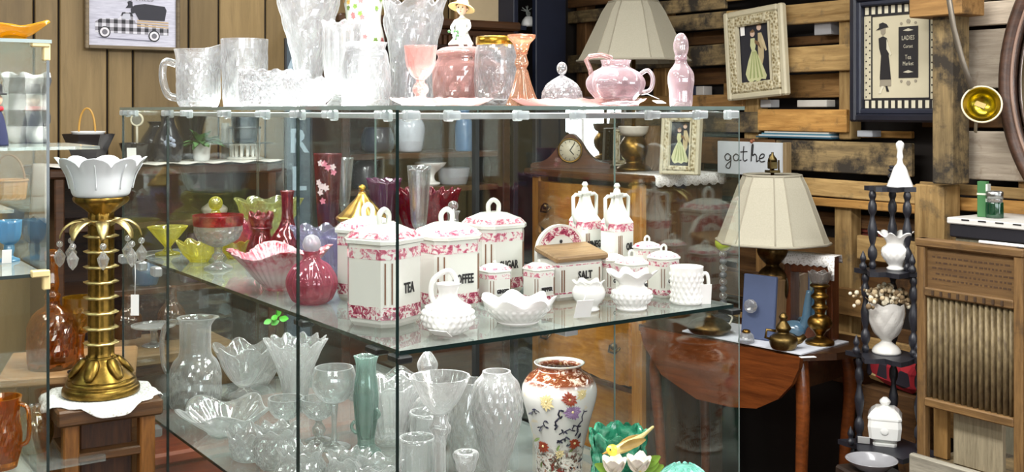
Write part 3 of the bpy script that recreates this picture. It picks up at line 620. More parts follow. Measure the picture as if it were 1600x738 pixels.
canister(842, 1.885, .044, .056, 'PEPPER', 'little white spice jar lettered PEPPER left of the salt box', math.radians(0), False, .0085, True, .8)
canister(954, 1.972, .044, .060, 'CLOVES', 'little white spice jar lettered CLOVES just right of the salt box', 0, False, .0085, True, .8)
canister(987, 1.905, .046, .062, 'NUTMEG', 'little white spice jar lettered NUTMEG behind the ruffled hobnail vase', 0, True, .0085, True, .8)
canister(1011, 2.015, .042, .076, 'ALLSPICE', 'little white spice jar at the back whose loop shows above the nutmeg jar', 0, True, .007, True, .8)
canister(1037, 1.95, .046, .066, 'CINN.', 'little white spice jar lettered CINN left of the hobnail mug', 0, True, .0095, True, .8)
def cruet(px, d, word, label):
    p = Vector((K(px)*d, d, MID)); w_, c, h = .050, .008, .120
    t = thing('cruet_bottle', label, 'bottle', p, TH+.12, 'pink flowered kitchen canister set')
    put('body', M().loft([octa(w_*.9, c, 0), octa(w_, c, .008), octa(w_, c, h), octa(w_*.72, c*.8, h+.012), octa(.022, .004, h+.032), octa(.017, .004, h+.046), octa(.022, .004, h+.050), octa(.022, .004, h+.053)], 0, False), CHINA, t)
    put('floral_band', M().loft([octa(w_*1.012, c, h-.016), octa(w_*1.012, c, h-.002)], 0, False), SPRIG, t)
    put('floral_band', M().loft([octa(w_*1.012, c, .01), octa(w_*1.012, c, .024)], 0, False), FLORAL, t)
    put('stopper', solid([(7, 0), (6, 6), (4, 10), (6, 14), (3, 19)], .001, 16), CHINA, t, (0, 0, h+.052))
    for sx in (-1, 1): put('handle', M().tube([(sx*.010, 0, h+.046), (sx*.024, 0, h+.048), (sx*.031, 0, h+.044), (sx*.0305, 0, h+.010), (sx*.024, 0, h-.006)], .0036, 6), CHINA, t)
    for o_ in (-.006, 0, .006): put('stripe', M().box((-w_*.36+o_*.7, -w_/2-.0004, h*.5), (.0018, .0008, h*.62)), STRIPE, t)
    put_text(word, .018, t, (.006, -w_/2-.0012, h*.63), .62)
cruet(914, 2.10, 'VINEGAR', 'white handled cruet bottle, left of the pair behind the salt box')
cruet(964, 2.06, 'OIL', 'white handled cruet bottle lettered OIL behind the spice jars')
# salt box with a wooden lid
p = Vector((K(891)*1.95, 1.95, MID)); t = thing('salt_box', 'white flowered salt box lettered SALT with a wooden lid and arched back', 'salt box', p, TH, 'pink flowered kitchen canister set')
w_, dp, h = .104, .062, .068
put('body', M().box((0, 0, h/2), (w_, dp, h), bev=.006), CHINA, t)
arc = [(-.052, 0), (.052, 0)]+[(.052*math.cos(q*PI/16)*1.0, .078+.046*math.sin(q*PI/16)) for q in range(17)]
bp = put('back_plate', M().prism(arc, .008, 0, 'y', dp/2-.004), CHINA, t)
arcb = [(.046*math.cos(q*PI/16), .080+.040*math.sin(q*PI/16)) for q in range(17)]+[(.030*math.cos(q*PI/16), .080+.025*math.sin(q*PI/16)) for q in range(16, -1, -1)]
put('floral_band', M().prism(arcb, .001, 0, 'y', dp/2-.0052), FLORAL, bp)
put('nail_hole', M().lathe([(.0001, 0), (.0032, .0002), (.0032, .0006), (.0001, .0008)], 10), INK, bp, (0, dp/2-.0046, .094), 0, (PI/2, 0, 0))
put('wooden_lid', M().box((0, -.004, h+.010), (w_*1.10, dp*1.1, .011), 0, (.22, 0, 0), 1, .003), wood((116, 90, 58), (158, 128, 90), .45, 0, 3), t)
for z0, z1, m_ in ((.006, .020, FLORAL), (h-.014, h-.003, SPRIG)): put('floral_band', M().box((0, 0, (z0+z1)/2), (w_*1.006, dp*1.01, z1-z0), bev=.006), m_, t)
for o_ in (-.042, -.037, .040): put('stripe', M().box((o_, -dp/2-.0006, h*.5), (.002, .0008, h*.55)), STRIPE, t)
put_text('SALT', .019, t, (.008, -dp/2-.0014, h*.60), .7)
# ---------------------------------------------------------------- milk glass along the open edge
p = G(700, 521, MID); s = S(p.y); t = thing('hobnail_cruet', 'white hobnail glass cruet with a tall loop handle in front of COFFEE', 'cruet', p, 0)
put('body', vessel([(22, 0), (26, 3), (36, 14), (40, 28), (34, 42), (20, 52), (15, 62), (17, 72), (20, 78)], s, 3, 5, 132, hobnail(22, .10, .32, .06, .56), sub=9), MILK, t)
put('handle', roundhandle([(-17*s, 0, 40*s), (-26*s, -2*s, 60*s), (-22*s, -2*s, 84*s), (0, -2*s, 98*s), (12*s, 0, 86*s), (14*s, 0, 74*s)], 4.5*s), MILK, t)
pricetag(0, 0, 0, .030, .018, -.5, 1.0, 'white price tag leaning on the hobnail cruet base', loc=G(688, 531, MID), stringto=p+Vector((-30*s, 0, 22*s)))
p = G(809, 505, MID); s = S(p.y)
solo('hobnail_bowl', vessel([(30, 0), (33, 3), (34, 6), (46, 18), (54, 30), (57, 38)], s, 3, 5, 144, both(hobnail(26, .06, .36, .16, .75), ruffle(7, .08, 5, .6)), sub=8), MILK, 'white hobnail ruffled bowl in front of the ginger and pepper jars', 'bowl', p)
p = G(920, 486, MID); s = S(p.y); t = thing('milk_glass_bud_vase', 'white scalloped vase with a white tag hanging in front of it', 'vase', p)
put('body', vessel([(14, 0), (17, 3), (14, 8), (24, 20), (26, 32), (20, 41), (24, 46)], s, 3, 5, 48, ruffle(6, .12, 3, .7)), MILK, t)
pricetag(0, 0, 0, .028, .032, .35, .45, 'white folded price tag standing before the scalloped white vase', loc=G(912, 499, MID), stringto=p+Vector((-4*s, -22*s, 42*s)))
p = G(987, 484, MID); s = S(p.y)
solo('hobnail_vase', vessel([(22, 0), (24, 3), (22, 6), (30, 18), (30, 28), (20, 38), (22, 44), (34, 54), (37, 58)], s, 3, 5, 132, both(hobnail(20, .10, .38, .08, .62), ruffle(7, .14, 4, .7)), sub=9), MILK, 'white hobnail vase with a flared ruffled rim in front of the nutmeg jar', 'vase', p)
p = G(1073, 474, MID); s = S(p.y); t = thing('hobnail_mug', 'white straight hobnail glass mug near the right end of the shelf', 'mug', p)
put('body', vessel([(23, 0), (25, 3), (24, 20), (25, 40), (26, 58)], s, 3, 5, 132, hobnail(18, .09, .38, .05, .85), sub=9), MILK, t)
put('handle', roundhandle([(23*s, 0, 14*s), (32*s, 0, 18*s), (34*s, 0, 34*s), (31*s, 0, 46*s), (23*s, 0, 46*s)], 3*s), MILK, t)
pricetag(0, 0, 0, .024, .034, .25, .12, 'white price tag standing right of the hobnail mug', loc=G(1101, 476, MID))
# ---------------------------------------------------------------- ruby, cranberry and yellow glass at the left of the shelf
p = G(262, 398, MID); s = S(p.y); t = thing('yellow_compote', 'pale yellow cone shaped glass compote at the far left of the shelf', 'compote', p)
put('bowl', vessel([(5, 12), (8, 16), (20, 30), (31, 44)], s, 2, 14, 40, flute(12, .02)), YEL, t); put('foot', solid([(19, 0), (18, 3), (8, 6), (5, 12)], s, 32), YEL, t)
p = G(311, 409, MID); s = S(p.y)
solo('yellow_bowl', vessel([(14, 0), (16, 3), (26, 14), (33, 28), (34, 31)], s, 2.5, 4, 48, ruffle(8, .08, 3, .5)), YEL, 'bright yellow glass bowl left of the ruby banded compote', 'bowl', p)
p = G(366, 404, MID); s = S(p.y)
solo('yellow_bowl', vessel([(10, 0), (12, 3), (18, 12), (22, 24), (23, 27)], s, 2.5, 4, 40, ruffle(8, .06, 2, .5)), YEL, 'small bright yellow bowl behind the stem of the ruby banded compote', 'bowl', p)
p = G(341, 420, MID); s = S(p.y); t = thing('ruby_band_compote', 'clear stemmed compote with a deep ruby red band round its rim', 'compote', p)
put('bowl', vessel([(6, 34), (16, 38), (30, 46), (36, 58), (37, 68)], s, 2.5, 37, 48, cut_diamond(16, .04, .3, .2, .9)), CR2, t)
put('ruby_band', vessel([(37, 68), (38, 69), (39, 82), (39, 84)], s, 2.5, 60, 48), RUBY, t)
put('stem', solid([(22, 0), (21, 3), (10, 8), (6, 14), (10, 20), (6, 26), (7, 35)], s, 28), CR2, t)
p = G(337, 392, MID); s = S(p.y); t = thing('yellow_covered_dish', 'yellow glass covered dish whose ball knob shows above the ruby banded compote', 'covered dish', p)
put('dish', vessel([(14, 0), (16, 3), (26, 16), (30, 36)], s, 3, 5, 40), YEL, t); put('lid', solid([(31, 36), (30, 40), (20, 52), (8, 60), (6, 64)], s, 36), YEL, t); put('knob', M().ball((0, 0, 74*s), 11*s, 14, 10), YEL, t)
p = G(420, 392, MID); s = S(p.y)
solo('pale_yellow_bowl', vessel([(20, 0), (22, 3), (30, 30), (44, 64), (50, 80)], s, 3, 5, 64, both(cut_diamond(10, .06, .08, .2, .8), ruffle(8, .1, 3, .6))), YELP, 'big pale yellow pressed glass bowl behind the ruby vases', 'bowl', p)
p = G(408, 408, MID); s = S(p.y); t = thing('ruby_vase', 'short ruby red vase with a ringed collar and crown rim', 'vase', p)
put('body', vessel([(24, 0), (26, 4), (22, 22), (15, 40), (14, 48), (17, 58), (19, 68), (17, 74)], s, 2.5, 5, 48, ruffle(6, .12, 4, .85)), RUBY, t); put('ring', M().tube([(15.5*s*math.cos(q*PI/12), 15.5*s*math.sin(q*PI/12), 52*s) for q in range(24)], 2.4*s, 6, closed=True), RUBY, t)
p = G(449, 410, MID); s = S(p.y)
solo('ruby_bottle_vase', vessel([(24, 0), (28, 5), (30, 22), (24, 40), (13, 56), (9, 72), (9, 100), (11, 112)], s, 2.5, 5, 40), RUBY, 'ruby red bottle vase with a tall straight neck', 'vase', p)
p = G(385, 400, MID); s = S(p.y)
solo('pink_crest_bowl', vessel([(14, 0), (16, 3), (20, 20), (28, 40), (36, 58)], s, 2.5, 4, 64, ruffle(12, .15, 6, .5)), CRAN, 'ruffled cranberry and white glass bowl behind the short ruby vase', 'bowl', p)
n = N('cranberry_fade'); co = n.coord('Object'); sp_ = n.n('SeparateXYZ'); n.l(co, sp_.inputs[0]); wv = n.noise(n.coord('Object'), 60, 4, .6)
mr = n.n('MapRange'); n.l(sp_.outputs['Z'], mr.inputs[0]); mr.inputs[1].default_value = .0; mr.inputs[2].default_value = .075
n.pbr(n.mix(n.ramp(wv, [(.4, (0, 0, 0, 1)), (.6, (.7, .7, .7, 1))]), n.ramp(mr.outputs[0], [(.0, lin((196, 60, 84))), (.35, lin((240, 226, 226))), (.7, lin((222, 128, 146))), (1, lin((176, 26, 58)))]), lin((238, 214, 216))), .1, 0, None, .5, .5, .15); FADE = n.m
p = G(438, 452, MID); s = S(p.y)
solo('ruffled_cranberry_dish', vessel([(24, 0), (26, 3), (28, 6), (44, 24), (60, 44), (74, 60)], s, 3, 5, 128, both(flute(32, .035, .2, 1.1), ruffle(4, .12, 7, .4))), FADE, 'fan ribbed cranberry pink dish with a ruffled rim and pale inside', 'dish', p, .5)
p = G(487, 474, MID); s = S(p.y); t = thing('cranberry_perfume_bottle', 'round ribbed pink glass perfume bottle with a pale stopper', 'bottle', p)
put('body', vessel([(22, 0), (30, 6), (38, 24), (38, 40), (28, 58), (15, 68), (12, 76), (14, 82)], s, 3, 6, 64, flute(12, .05, .05, .8)), CRAN, t); put('stopper', solid([(8, 80), (13, 86), (14, 94), (10, 103), (3, 107)], s, 24), crystal((.9, .85, .95), .5, .2), t)
p = G(512, 402, MID); s = S(p.y); t = thing('ruby_flower_vase', 'tall dark red vase painted with a spray of white flowers', 'vase', p)
vpp = [(14, 0), (16, 4), (14, 30), (17, 80), (21, 150), (22, 162)]
put('body', vessel(vpp, s, 2.5, 6, 40, flute(10, .03, 0, .55)), RUBYD, t)
fl = M()
for i in range(11):
    th = -PI/2+random.uniform(-.75, .75); z = random.uniform(85, 150); r = 17+(z-80)*.065+.8; c = Vector((math.cos(th)*r, math.sin(th)*r, z))*s; nr = Vector((math.cos(th), math.sin(th), 0))
    for j in range(5):
        a = 2*PI*j/5+i; fl.petal(c, Vector((-nr.y, nr.x, 0))*math.cos(a)+Vector((0, 0, 1))*math.sin(a), nr, 5.5*s, 1.9*s, .05, 3, i % 3 == 0)
o = put('painted_flowers', fl, [plain((240, 214, 214), .4), plain((226, 130, 150), .4)], t); o['kind'] = 'stuff'
p = G(600, 402, MID); s = S(p.y)
solo('purple_vase', vessel([(16, 0), (18, 4), (16, 30), (19, 80), (25, 122)], s, 2.5, 6, 48, both(flute(10, .05), ruffle(8, .06, 2, .8))), crystal((.55, .2, .4), .3, .25, milkcol=(.3, .08, .2)), 'plum coloured ribbed glass vase left of the ruby ruffled bowl', 'vase', p)
p = G(668, 402, MID); s = S(p.y)
solo('ruby_ruffled_bowl', vessel([(22, 0), (20, 6), (14, 14), (30, 34), (42, 64), (48, 96), (50, 104)], s, 3, 18, 96, both(flute(12, .04, .2, .8), ruffle(16, .07, 4, .8))), RUBYD, 'large ruby red footed bowl with a ruffled rim at the back', 'bowl', p)
p = G(566, 428, MID); s = S(p.y); t = thing('lilac_sugar_jar', 'lilac china jar with a gilded domed lid behind the canisters', 'jar', p)
put('body', vessel([(22, 0), (26, 4), (34, 30), (35, 60), (32, 84)], s, 3, 5, 40), plain((150, 140, 200), .2, 0, .1, 20, .5), t); ld = put('lid', solid([(38, 84), (38, 89), (30, 96), (16, 112), (7, 124), (6, 128)], s, 40, flute(10, .08, .1, .9)), [metal((206, 160, 84), .3, .5)], t); put('knob', M().ball((0, 0, 134*s), 6*s, 12, 8), GOLD, ld)
p = G(500, 418, MID); s = S(p.y)
solo('lilac_glass_dish', vessel([(20, 0), (22, 3), (28, 24), (40, 54), (44, 62)], s, 3, 5, 64, both(cut_diamond(10, .06, .1, .2, .8), ruffle(8, .1, 4, .6))), LILAC, 'lilac pressed glass dish behind the pink perfume bottle', 'dish', p)
p = G(535, 432, MID); s = S(p.y)
solo('lilac_glass_tumbler', vessel([(16, 0), (18, 3), (22, 40), (24, 62)], s, 2.5, 5, 48, flute(12, .05)), LILAC, 'lilac ribbed glass tumbler left of the half hidden canister', 'tumbler', p)
p = G(632, 408, MID); s = S(p.y)
solo('blue_glass_shell', vessel([(14, 0), (16, 3), (22, 20), (28, 46)], s, 2.5, 5, 48, ruffle(7, .14, 4, .5)), crystal((.7, .88, .95), .3, .3), 'small pale blue glass dish between the plum vase and the ruby bowl', 'dish', p)
p = G(708, 412, MID); s = S(p.y); t = thing('clear_cruet', 'small clear glass cruet with stopper behind the COFFEE canister', 'cruet', p)
put('body', vessel([(18, 0), (20, 4), (24, 30), (20, 52), (9, 64), (8, 76), (11, 82)], s, 2.5, 5, 32, flute(8, .05)), CR3, t); put('stopper', M().ball((0, 0, 90*s), 8*s, 12, 8), CR3, t)
p = G(566, 402, MID+.12); p = Vector((K(560)*2.55, 2.55, MID)); s = S(2.55); t = thing('clear_stem_vase', 'clear glass stem vase left of the tall red painted vase top', 'vase', Vector((K(538)*2.5, 2.5, MID)))
put('bowl', vessel([(5, 70), (9, 90), (12, 130), (14, 150)], s, 2, 76, 32), CR4, t); put('stem', solid([(20, 0), (18, 3), (5, 8), (4, 60), (6, 71)], s, 24), CR4, t)
p = Vector((K(676)*2.18, 2.18, MID)); s = S(2.18); t = thing('clear_goblet', 'clear stemmed glass goblet standing between the gilded jar and the ruby bowl', 'goblet', Vector((K(655)*2.28, 2.28, MID)))
put('bowl', vessel([(5, 66), (12, 76), (16, 120), (20, 170)], s, 1.6, 70, 32), CR4, t); put('stem', solid([(20, 0), (18, 3), (5, 8), (4, 50), (6, 67)], s, 24), CR4, t)
# ================================================================= LOWER SHELF: pressed glass, vase, green pottery
def low(px, py): p = G(px, py, LOW); return p, S(p.y)
p, s = low(305, 634); t = thing('glass_pitcher', 'tall clear glass pitcher with a cut base at the left of the lower shelf', 'pitcher', p)
put('body', vessel([(34, 0), (38, 4), (39, 40), (35, 66), (26, 78), (24, 92), (24, 124), (25, 134), (28, 138)], s, 2.5, 6, 56, both(cut_diamond(12, .07, .14, .05, .45), lambda t_, r, z, h: (r*(1+.32*max(0, (h-.9)/.1)*max(0, math.cos(t_))**3), z))), CR2, t)
put('handle', roundhandle([(-36*s, 0, 44*s), (-48*s, 0, 60*s), (-52*s, 0, 100*s), (-44*s, 0, 128*s), (-26*s, 0, 130*s)], 4*s), CR2, t)
p, s = low(382, 618); t = thing('glass_petal_compote', 'clear glass footed bowl with a petal shaped rim beside the tall pitcher', 'compote', p)
put('bowl', vessel([(8, 14), (18, 22), (32, 44), (42, 66), (46, 76)], s, 2.5, 17, 64, both(flute(12, .05, .3, .8), ruffle(6, .10, 6, .6))), CR2, t); put('foot', solid([(24, 0), (23, 3), (12, 8), (8, 15)], s, 32), CR2, t)
p, s = low(352, 676); solo('glass_ruffled_bowl', vessel([(26, 0), (28, 3), (34, 8), (52, 22), (66, 34), (72, 38)], s, 3, 5, 96, both(flute(16, .03, .3, .9), ruffle(5, .10, 7, .5))), CR2, 'wide shallow clear bowl with a turned up ruffled rim before the pitcher', 'bowl', p)
p, s = low(393, 716); solo('glass_crown_dish', vessel([(26, 0), (30, 4), (32, 20), (36, 34), (38, 42)], s, 3, 6, 72, both(cut_diamond(12, .09, .2, .05, .7), ruffle(10, .10, 6, .65))), CR2, 'small heavy clear dish with a crown cut rim', 'dish', p)
p, s = low(462, 640); solo('glass_flared_vase', vessel([(26, 0), (22, 6), (20, 30), (30, 70), (44, 100), (48, 108)], s, 3, 14, 72, both(cut_diamond(9, .07, .08, .25, .85), ruffle(12, .07, 4, .8))), CR2, 'wide flared cut glass vase behind the petal rimmed bowl', 'vase', p)
p, s = low(400, 600); solo('glass_lace_bowl', vessel([(20, 0), (22, 3), (34, 24), (46, 50)], s, 3, 5, 64, both(cut_diamond(14, .06, .14, .1, .9), ruffle(12, .06, 3, .7))), CR2, 'clear lace edged bowl at the back behind the petal rimmed bowl', 'bowl', p)
p, s = low(522, 700); t = thing('glass_wide_goblet', 'wide round clear glass goblet in the middle of the lower shelf', 'goblet', p)
put('bowl', vessel([(6, 70), (20, 76), (33, 94), (34, 110), (30, 126)], s, 2, 73, 40, cut_diamond(10, .03, .08, .2, .7)), CR3, t); put('stem', solid([(26, 0), (24, 3), (6, 8), (4, 40), (7, 71)], s, 28), CR3, t)
p, s = low(572, 706); t = thing('glass_bud_vase', 'slim pale green tinted glass bud vase right of the wide goblet', 'vase', p)
put('body', vessel([(22, 0), (20, 4), (12, 14), (16, 50), (18, 90), (14, 130), (18, 150)], s, 2.5, 14, 40, flute(6, .10)), GREENB, t)
for q, (z, sx) in enumerate(((40, -1), (60, 1))): put('applied_scroll', M().tube(smooth_prof([(sx*14*s, -6*s, (z-10)*s), (sx*22*s, -8*s, z*s), (sx*17*s, -10*s, (z+10)*s)], 4), 2.6*s, 6), GREENB, t)
p, s = low(610, 690); solo('glass_fluted_bowl', vessel([(24, 0), (26, 3), (34, 40), (46, 80), (52, 92)], s, 3, 6, 72, both(flute(18, .05, .1, .9), ruffle(9, .05, 4, .7))), CR2, 'deep fluted clear glass bowl right of the green tinted bud vase', 'bowl', p)
p, s = low(628, 640); solo('glass_shell_bowl', vessel([(22, 0), (24, 3), (40, 24), (58, 50)], s, 3, 5, 72, both(flute(14, .05, .1, .9), ruffle(7, .08, 5, .6))), CR3, 'clear shell ribbed bowl at the back of the lower shelf', 'bowl', p)
for px, py, sc, rm, lab in ((432, 730, 1.0, 8, 'small cut glass sugar bowl right of the crown cut dish'), (470, 768, 1.05, 10, 'small cut glass creamer at the lower edge left of the open goblets'), (545, 772, 1.0, 9, 'cut glass rose bowl low in the middle of the shelf'), (592, 790, 1.1, 7, 'fluted cut glass tumbler left of the front corner post')):
    p, s = low(px, py); s *= sc
    solo('cut_glass_bowl', vessel([(24, 0), (26, 3), (34, 18), (36, 34), (30, 50), (34, 62)], s, 3, 5, 64, both(cut_diamond(rm+4, .09, .16, .05, .75), ruffle(rm, .08, 4, .75))), CR2, lab, 'bowl', p, random.random(), 'small cut glass pieces low on the shelf')
for px, py, lab in ((498, 690, 'clear ball stemmed glass behind the cut glass creamer'), (447, 690, 'clear ball stemmed glass beside the small sugar bowl')):
    p, s = low(px, py); t = thing('glass_sherbet', lab, 'sherbet glass', p, 0, 'ball stemmed sherbets')
    put('bowl', vessel([(6, 34), (18, 40), (27, 54), (28, 68)], s, 2, 37, 40, cut_diamond(10, .04, .2, .2, .8)), CR3, t); put('stem', solid([(20, 0), (19, 3), (6, 6), (10, 16), (10, 22), (5, 30), (7, 35)], s, 24), CR3, t)
for px, py, lab in ((652, 775, 'clear straight glass tumbler just right of the front corner post'), (668, 735, 'clear straight glass tumbler behind the tall candle stand')):
    p, s = low(px, py); solo('glass_tumbler', vessel([(22, 0), (24, 3), (26, 50), (28, 92)], s, 2, 8, 40, flute(14, .04, 0, .7)), CR3, lab, 'tumbler', p, 0, 'straight glass tumblers')
p, s = low(688, 800); t = thing('glass_candle_stand', 'tall clear glass pedestal with a cone shaped cup', 'candle holder', p)
put('cup', vessel([(8, 152), (16, 158), (30, 176), (44, 206), (47, 212)], s, 2.5, 155, 48, flute(16, .02)), CR2, t)
put('stem', solid([(34, 0), (32, 4), (12, 12), (9, 30), (8, 100), (10, 118), (14, 124), (16, 132), (12, 140), (10, 153)], s, 32, flute(8, .06)), CR2, t)
p, s = low(668, 700); t = thing('glass_decanter', 'clear glass decanter with a pointed stopper behind the tall cone pedestal', 'decanter', p)
put('body', vessel([(26, 0), (30, 6), (32, 40), (22, 70), (9, 84), (8, 104), (12, 110)], s, 2.5, 6, 40, cut_diamond(10, .05, .1, .1, .6)), CR2, t); put('stopper', solid([(7, 108), (13, 120), (15, 132), (8, 146), (2, 152)], s, 16, flute(6, .08)), CR2, t)
p, s = low(776, 772); t = thing('diamond_glass_globe', 'large diamond cut clear glass globe vase left of the painted vase', 'vase', p)
put('body', vessel([(26, 0), (24, 6), (16, 20), (16, 40), (28, 80), (39, 120), (40, 145), (34, 172), (24, 186), (22, 192)], s, 3, 24, 96, cut_diamond(16, .05, .11, .2, .93)), CR2, t)
p, s = low(738, 745); solo('glass_hurricane', vessel([(20, 0), (24, 6), (36, 50), (38, 90), (30, 130), (26, 150)], s, 2.5, 6, 64, cut_diamond(12, .03, .1, .1, .9)), CR3, 'smooth clear hurricane shade behind the diamond cut globe', 'vase', p)
p, s = low(728, 815); t = thing('glass_candlestick', 'short clear glass candlestick standing before the diamond cut globe', 'candlestick', p)
put('body', solid([(30, 0), (28, 4), (12, 12), (9, 40), (14, 60), (10, 72), (14, 82), (16, 92), (19, 100), (19, 108), (11, 108), (9, 96)], s, 32, flute(8, .05)), CR2, t)
# big painted vase
n = N('painted_vase'); v = n.coord('Object', (1, 1, 1)); sp_ = n.n('SeparateXYZ'); n.l(v, sp_.inputs[0])
f1 = n.noise(v, 55, 4, .7, 1.5); f2 = n.noise(v, 34, 3, .6, 1.0)
zz = n.n('MapRange'); n.l(sp_.outputs['Z'], zz.inputs[0]); zz.inputs[1].default_value = 0; zz.inputs[2].default_value = .215
white = lin((204, 204, 198))
body = n.mix(n.ramp(f2, [(.60, (0, 0, 0, 1)), (.66, (.6, .6, .6, 1))]), white, lin((214, 196, 152)))
low_ = n.ramp(f1, [(.36, lin((120, 34, 24))), (.43, lin((54, 58, 40))), (.49, lin((216, 212, 200))), (.58, lin((220, 216, 208))), (.64, lin((150, 96, 44))), (.72, lin((90, 40, 34)))])
neck = n.ramp(f1, [(.38, lin((238, 214, 190))), (.46, lin((128, 66, 36))), (.6, lin((96, 44, 26))), (.68, lin((196, 156, 100)))])
a_ = n.mix(n.ramp(zz.outputs[0], [(.24, (1, 1, 1, 1)), (.36, (0, 0, 0, 1))]), body, low_)
b_ = n.mix(n.ramp(zz.outputs[0], [(.80, (0, 0, 0, 1)), (.84, (1, 1, 1, 1)), (.955, (1, 1, 1, 1)), (.965, (0, 0, 0, 1))]), a_, neck)
n.pbr(b_, .12, 0, None, .5, .5); PV = n.m
p, s = low(874, 750); t = thing('painted_vase', 'large white oriental vase painted with flowers and black branches', 'vase', p)
vp = [(40, 0), (42, 4), (36, 12), (38, 50), (50, 100), (58, 130), (58, 148), (48, 164), (36, 172), (34, 178), (39, 182), (40, 184)]
put('body', vessel(vp, s, 3, 6, 64), PV, t)
pr = smooth_prof(vp, 8)
def sp(th, z, e=.8): r = min(pr, key=lambda q: abs(q[1]-z))[0]+e; return Vector((math.cos(th)*r, math.sin(th)*r, z))*s
fm = [plain((142, 62, 40), .25, 0, .4, 300), plain((126, 100, 134), .25, 0, .35, 300), plain((206, 190, 140), .25, 0, .3, 300), plain((96, 112, 62), .25), plain((226, 222, 214), .25)]
for th, z, R, mi, np_, nm in ((-1.35, 140, 13, 0, 14, 'painted_flower'), (-1.25, 120, 15, 1, 16, 'painted_flower'), (-1.95, 136, 14, 2, 12, 'painted_flower'), (-2.25, 62, 13, 0, 12, 'painted_flower'), (-1.05, 68, 11, 0, 12, 'painted_flower'), (-1.0, 146, 11, 2, 10, 'painted_flower'), (-1.6, 52, 9, 2, 9, 'painted_flower')):
    c = sp(th, z); nr = Vector((math.cos(th), math.sin(th), 0)); fl = M(); tx = Vector((-nr.y, nr.x, 0))
    for j in range(np_):
        a = 2*PI*j/np_; d = tx*math.cos(a)+Vector((0, 0, 1))*math.sin(a); fl.petal(c+nr*s*.6, d, nr, R*s*random.uniform(.65, 1.05), R*.20*s, -.06, 3, mi)
    fl.ball(c+nr*s*.8, 2.2*s, 6, 4, 2); put(nm, fl, fm, t)
BLK = plain((34, 34, 52), .3)
for th0, z0, th1, z1, w_ in ((-1.75, 92, -1.55, 125, 2.2), (-1.62, 84, -1.0, 96, 1.5), (-2.3, 86, -2.0, 104, 1.3), (-1.05, 80, -.8, 120, 1.6), (-1.7, 70, -1.3, 78, 1.8), (-2.6, 110, -2.25, 120, 1.0)):
    pts = [sp(th0+(th1-th0)*q/8+.06*math.sin(q*1.7), z0+(z1-z0)*q/8+3*math.sin(q*2.1), .3) for q in range(9)]
    m = M().tube(pts, w_*s*.7, 5)
    for q in pts[1:-1:2]: m.petal(q, (random.uniform(-1, 1), -.3, random.uniform(-.4, 1)), (q.x, q.y, 0), 6*s, 1.6*s, .1, 3)
    o = put('painted_branch', m, BLK, t); o['kind'] = 'stuff'
for i in range(12):
    th = random.uniform(-2.6, -.6); z = random.uniform(24, 84); c = sp(th, z, 1.0); put('painted_leaf', M().petal(c, (random.uniform(-1, 1), random.uniform(-.2, .2), random.uniform(-1, 1)), (math.cos(th), math.sin(th), 0), 10*s, 2.2*s, .02, 4), fm[3] if i % 2 else BLK, t)
# green leaf pot, bird with magnolia, turquoise lattice bowl
n = N('majolica'); f = n.noise(n.coord(), 45, 4, .6, .6); n.pbr(n.ramp(f, [(.35, lin((18, 84, 62))), (.55, lin((58, 150, 116))), (.75, lin((150, 200, 176)))]), .12, 0, n.bump(f, .4, .004), .5, .6); MAJ = n.m
p, s = low(966, 790); t = thing('green_leaf_pot', 'green glazed pottery pot moulded with overlapping leaves', 'pot', p)
put('body', vessel([(30, 0), (34, 4), (38, 50), (42, 100), (44, 116)], s, 4, 8, 64, both(cut_diamond(8, .05, .07, .05, .9), ruffle(8, .05, 5, .75))), MAJ, t)
for r_ in range(3):
    for j in range(11):
        a = 2*PI*(j+.5*(r_ % 2))/11; R = (36.5+r_*1.8)*s; put('leaf', M().petal((R*math.cos(a), R*math.sin(a), (40+r_*26)*s), (math.cos(a)*.06, math.sin(a)*.06, 1), (math.cos(a), math.sin(a), 0), 27*s, 11*s, .04, 4), MAJ, t)
p, s = low(978, 828); t = thing('bird_figurine', 'china yellow bird perched above white magnolia blossoms in front of the green pot', 'figurine', p)
put('base', solid([(26, 0), (28, 6), (20, 20), (10, 60), (8, 84)], s, 24, flute(5, .15)), plain((150, 150, 96), .2, 0, .2, 30, .5), t)
bd = M(); V_ = [(-28, 0, 118), (-22, 0, 122), (-14, 0, 124), (0, 0, 130), (12, 0, 136), (28, 0, 148), (44, 0, 162)]
put('bird', skin_mesh([tuple(q*s for q in v) for v in V_], [(i, i+1) for i in range(6)], [q*s for q in (1.2, 6.5, 7.5, 10, 8, 3.5, 2.2)], 2), plain((206, 186, 120), .25, 0, .25, 60, .4), t)
put('head', M().ball((-21*s, 0, 124*s), 9.2*s, 14, 10, 0, (1.1, 1, 1)), plain((236, 214, 70), .2, 0, .1, 30, .5), t)
put('beak', M().lathe([(2.6*s, 0), (.2*s, 9*s)], 8), plain((190, 140, 60), .3), t, (-29*s, 0, 121*s), 0, (0, -1.9, 0))
for sy in (-1, 1): put('eye', M().ball((-25*s, sy*7.4*s, 127*s), 1.5*s, 8, 6), INK, t)
for sy in (-1, 1): put('wing', M().petal((-10*s, sy*8*s, 130*s), (1, 0, .35), (0, sy, .1), 42*s, 7*s, .05, 5), plain((166, 138, 76), .3, 0, .4, 80), t)
for cx, cz, R in ((-20, 96, 30), (18, 98, 30)):
    for j in range(6):
        a = 2*PI*j/6+.3; put('petal', M().petal((cx*s, -14*s, cz*s-6*s), (math.cos(a), math.sin(a)*.8-.25, .75), (-math.cos(a)*.4, -math.sin(a)*.4-.2, .8), R*s, 13*s, .35, 5), porcelain((246, 240, 228), .15), t)
    put('stamen', M().ball((cx*s, -18*s, (cz+2)*s), 5*s, 10, 8), plain((226, 208, 110), .4), t)
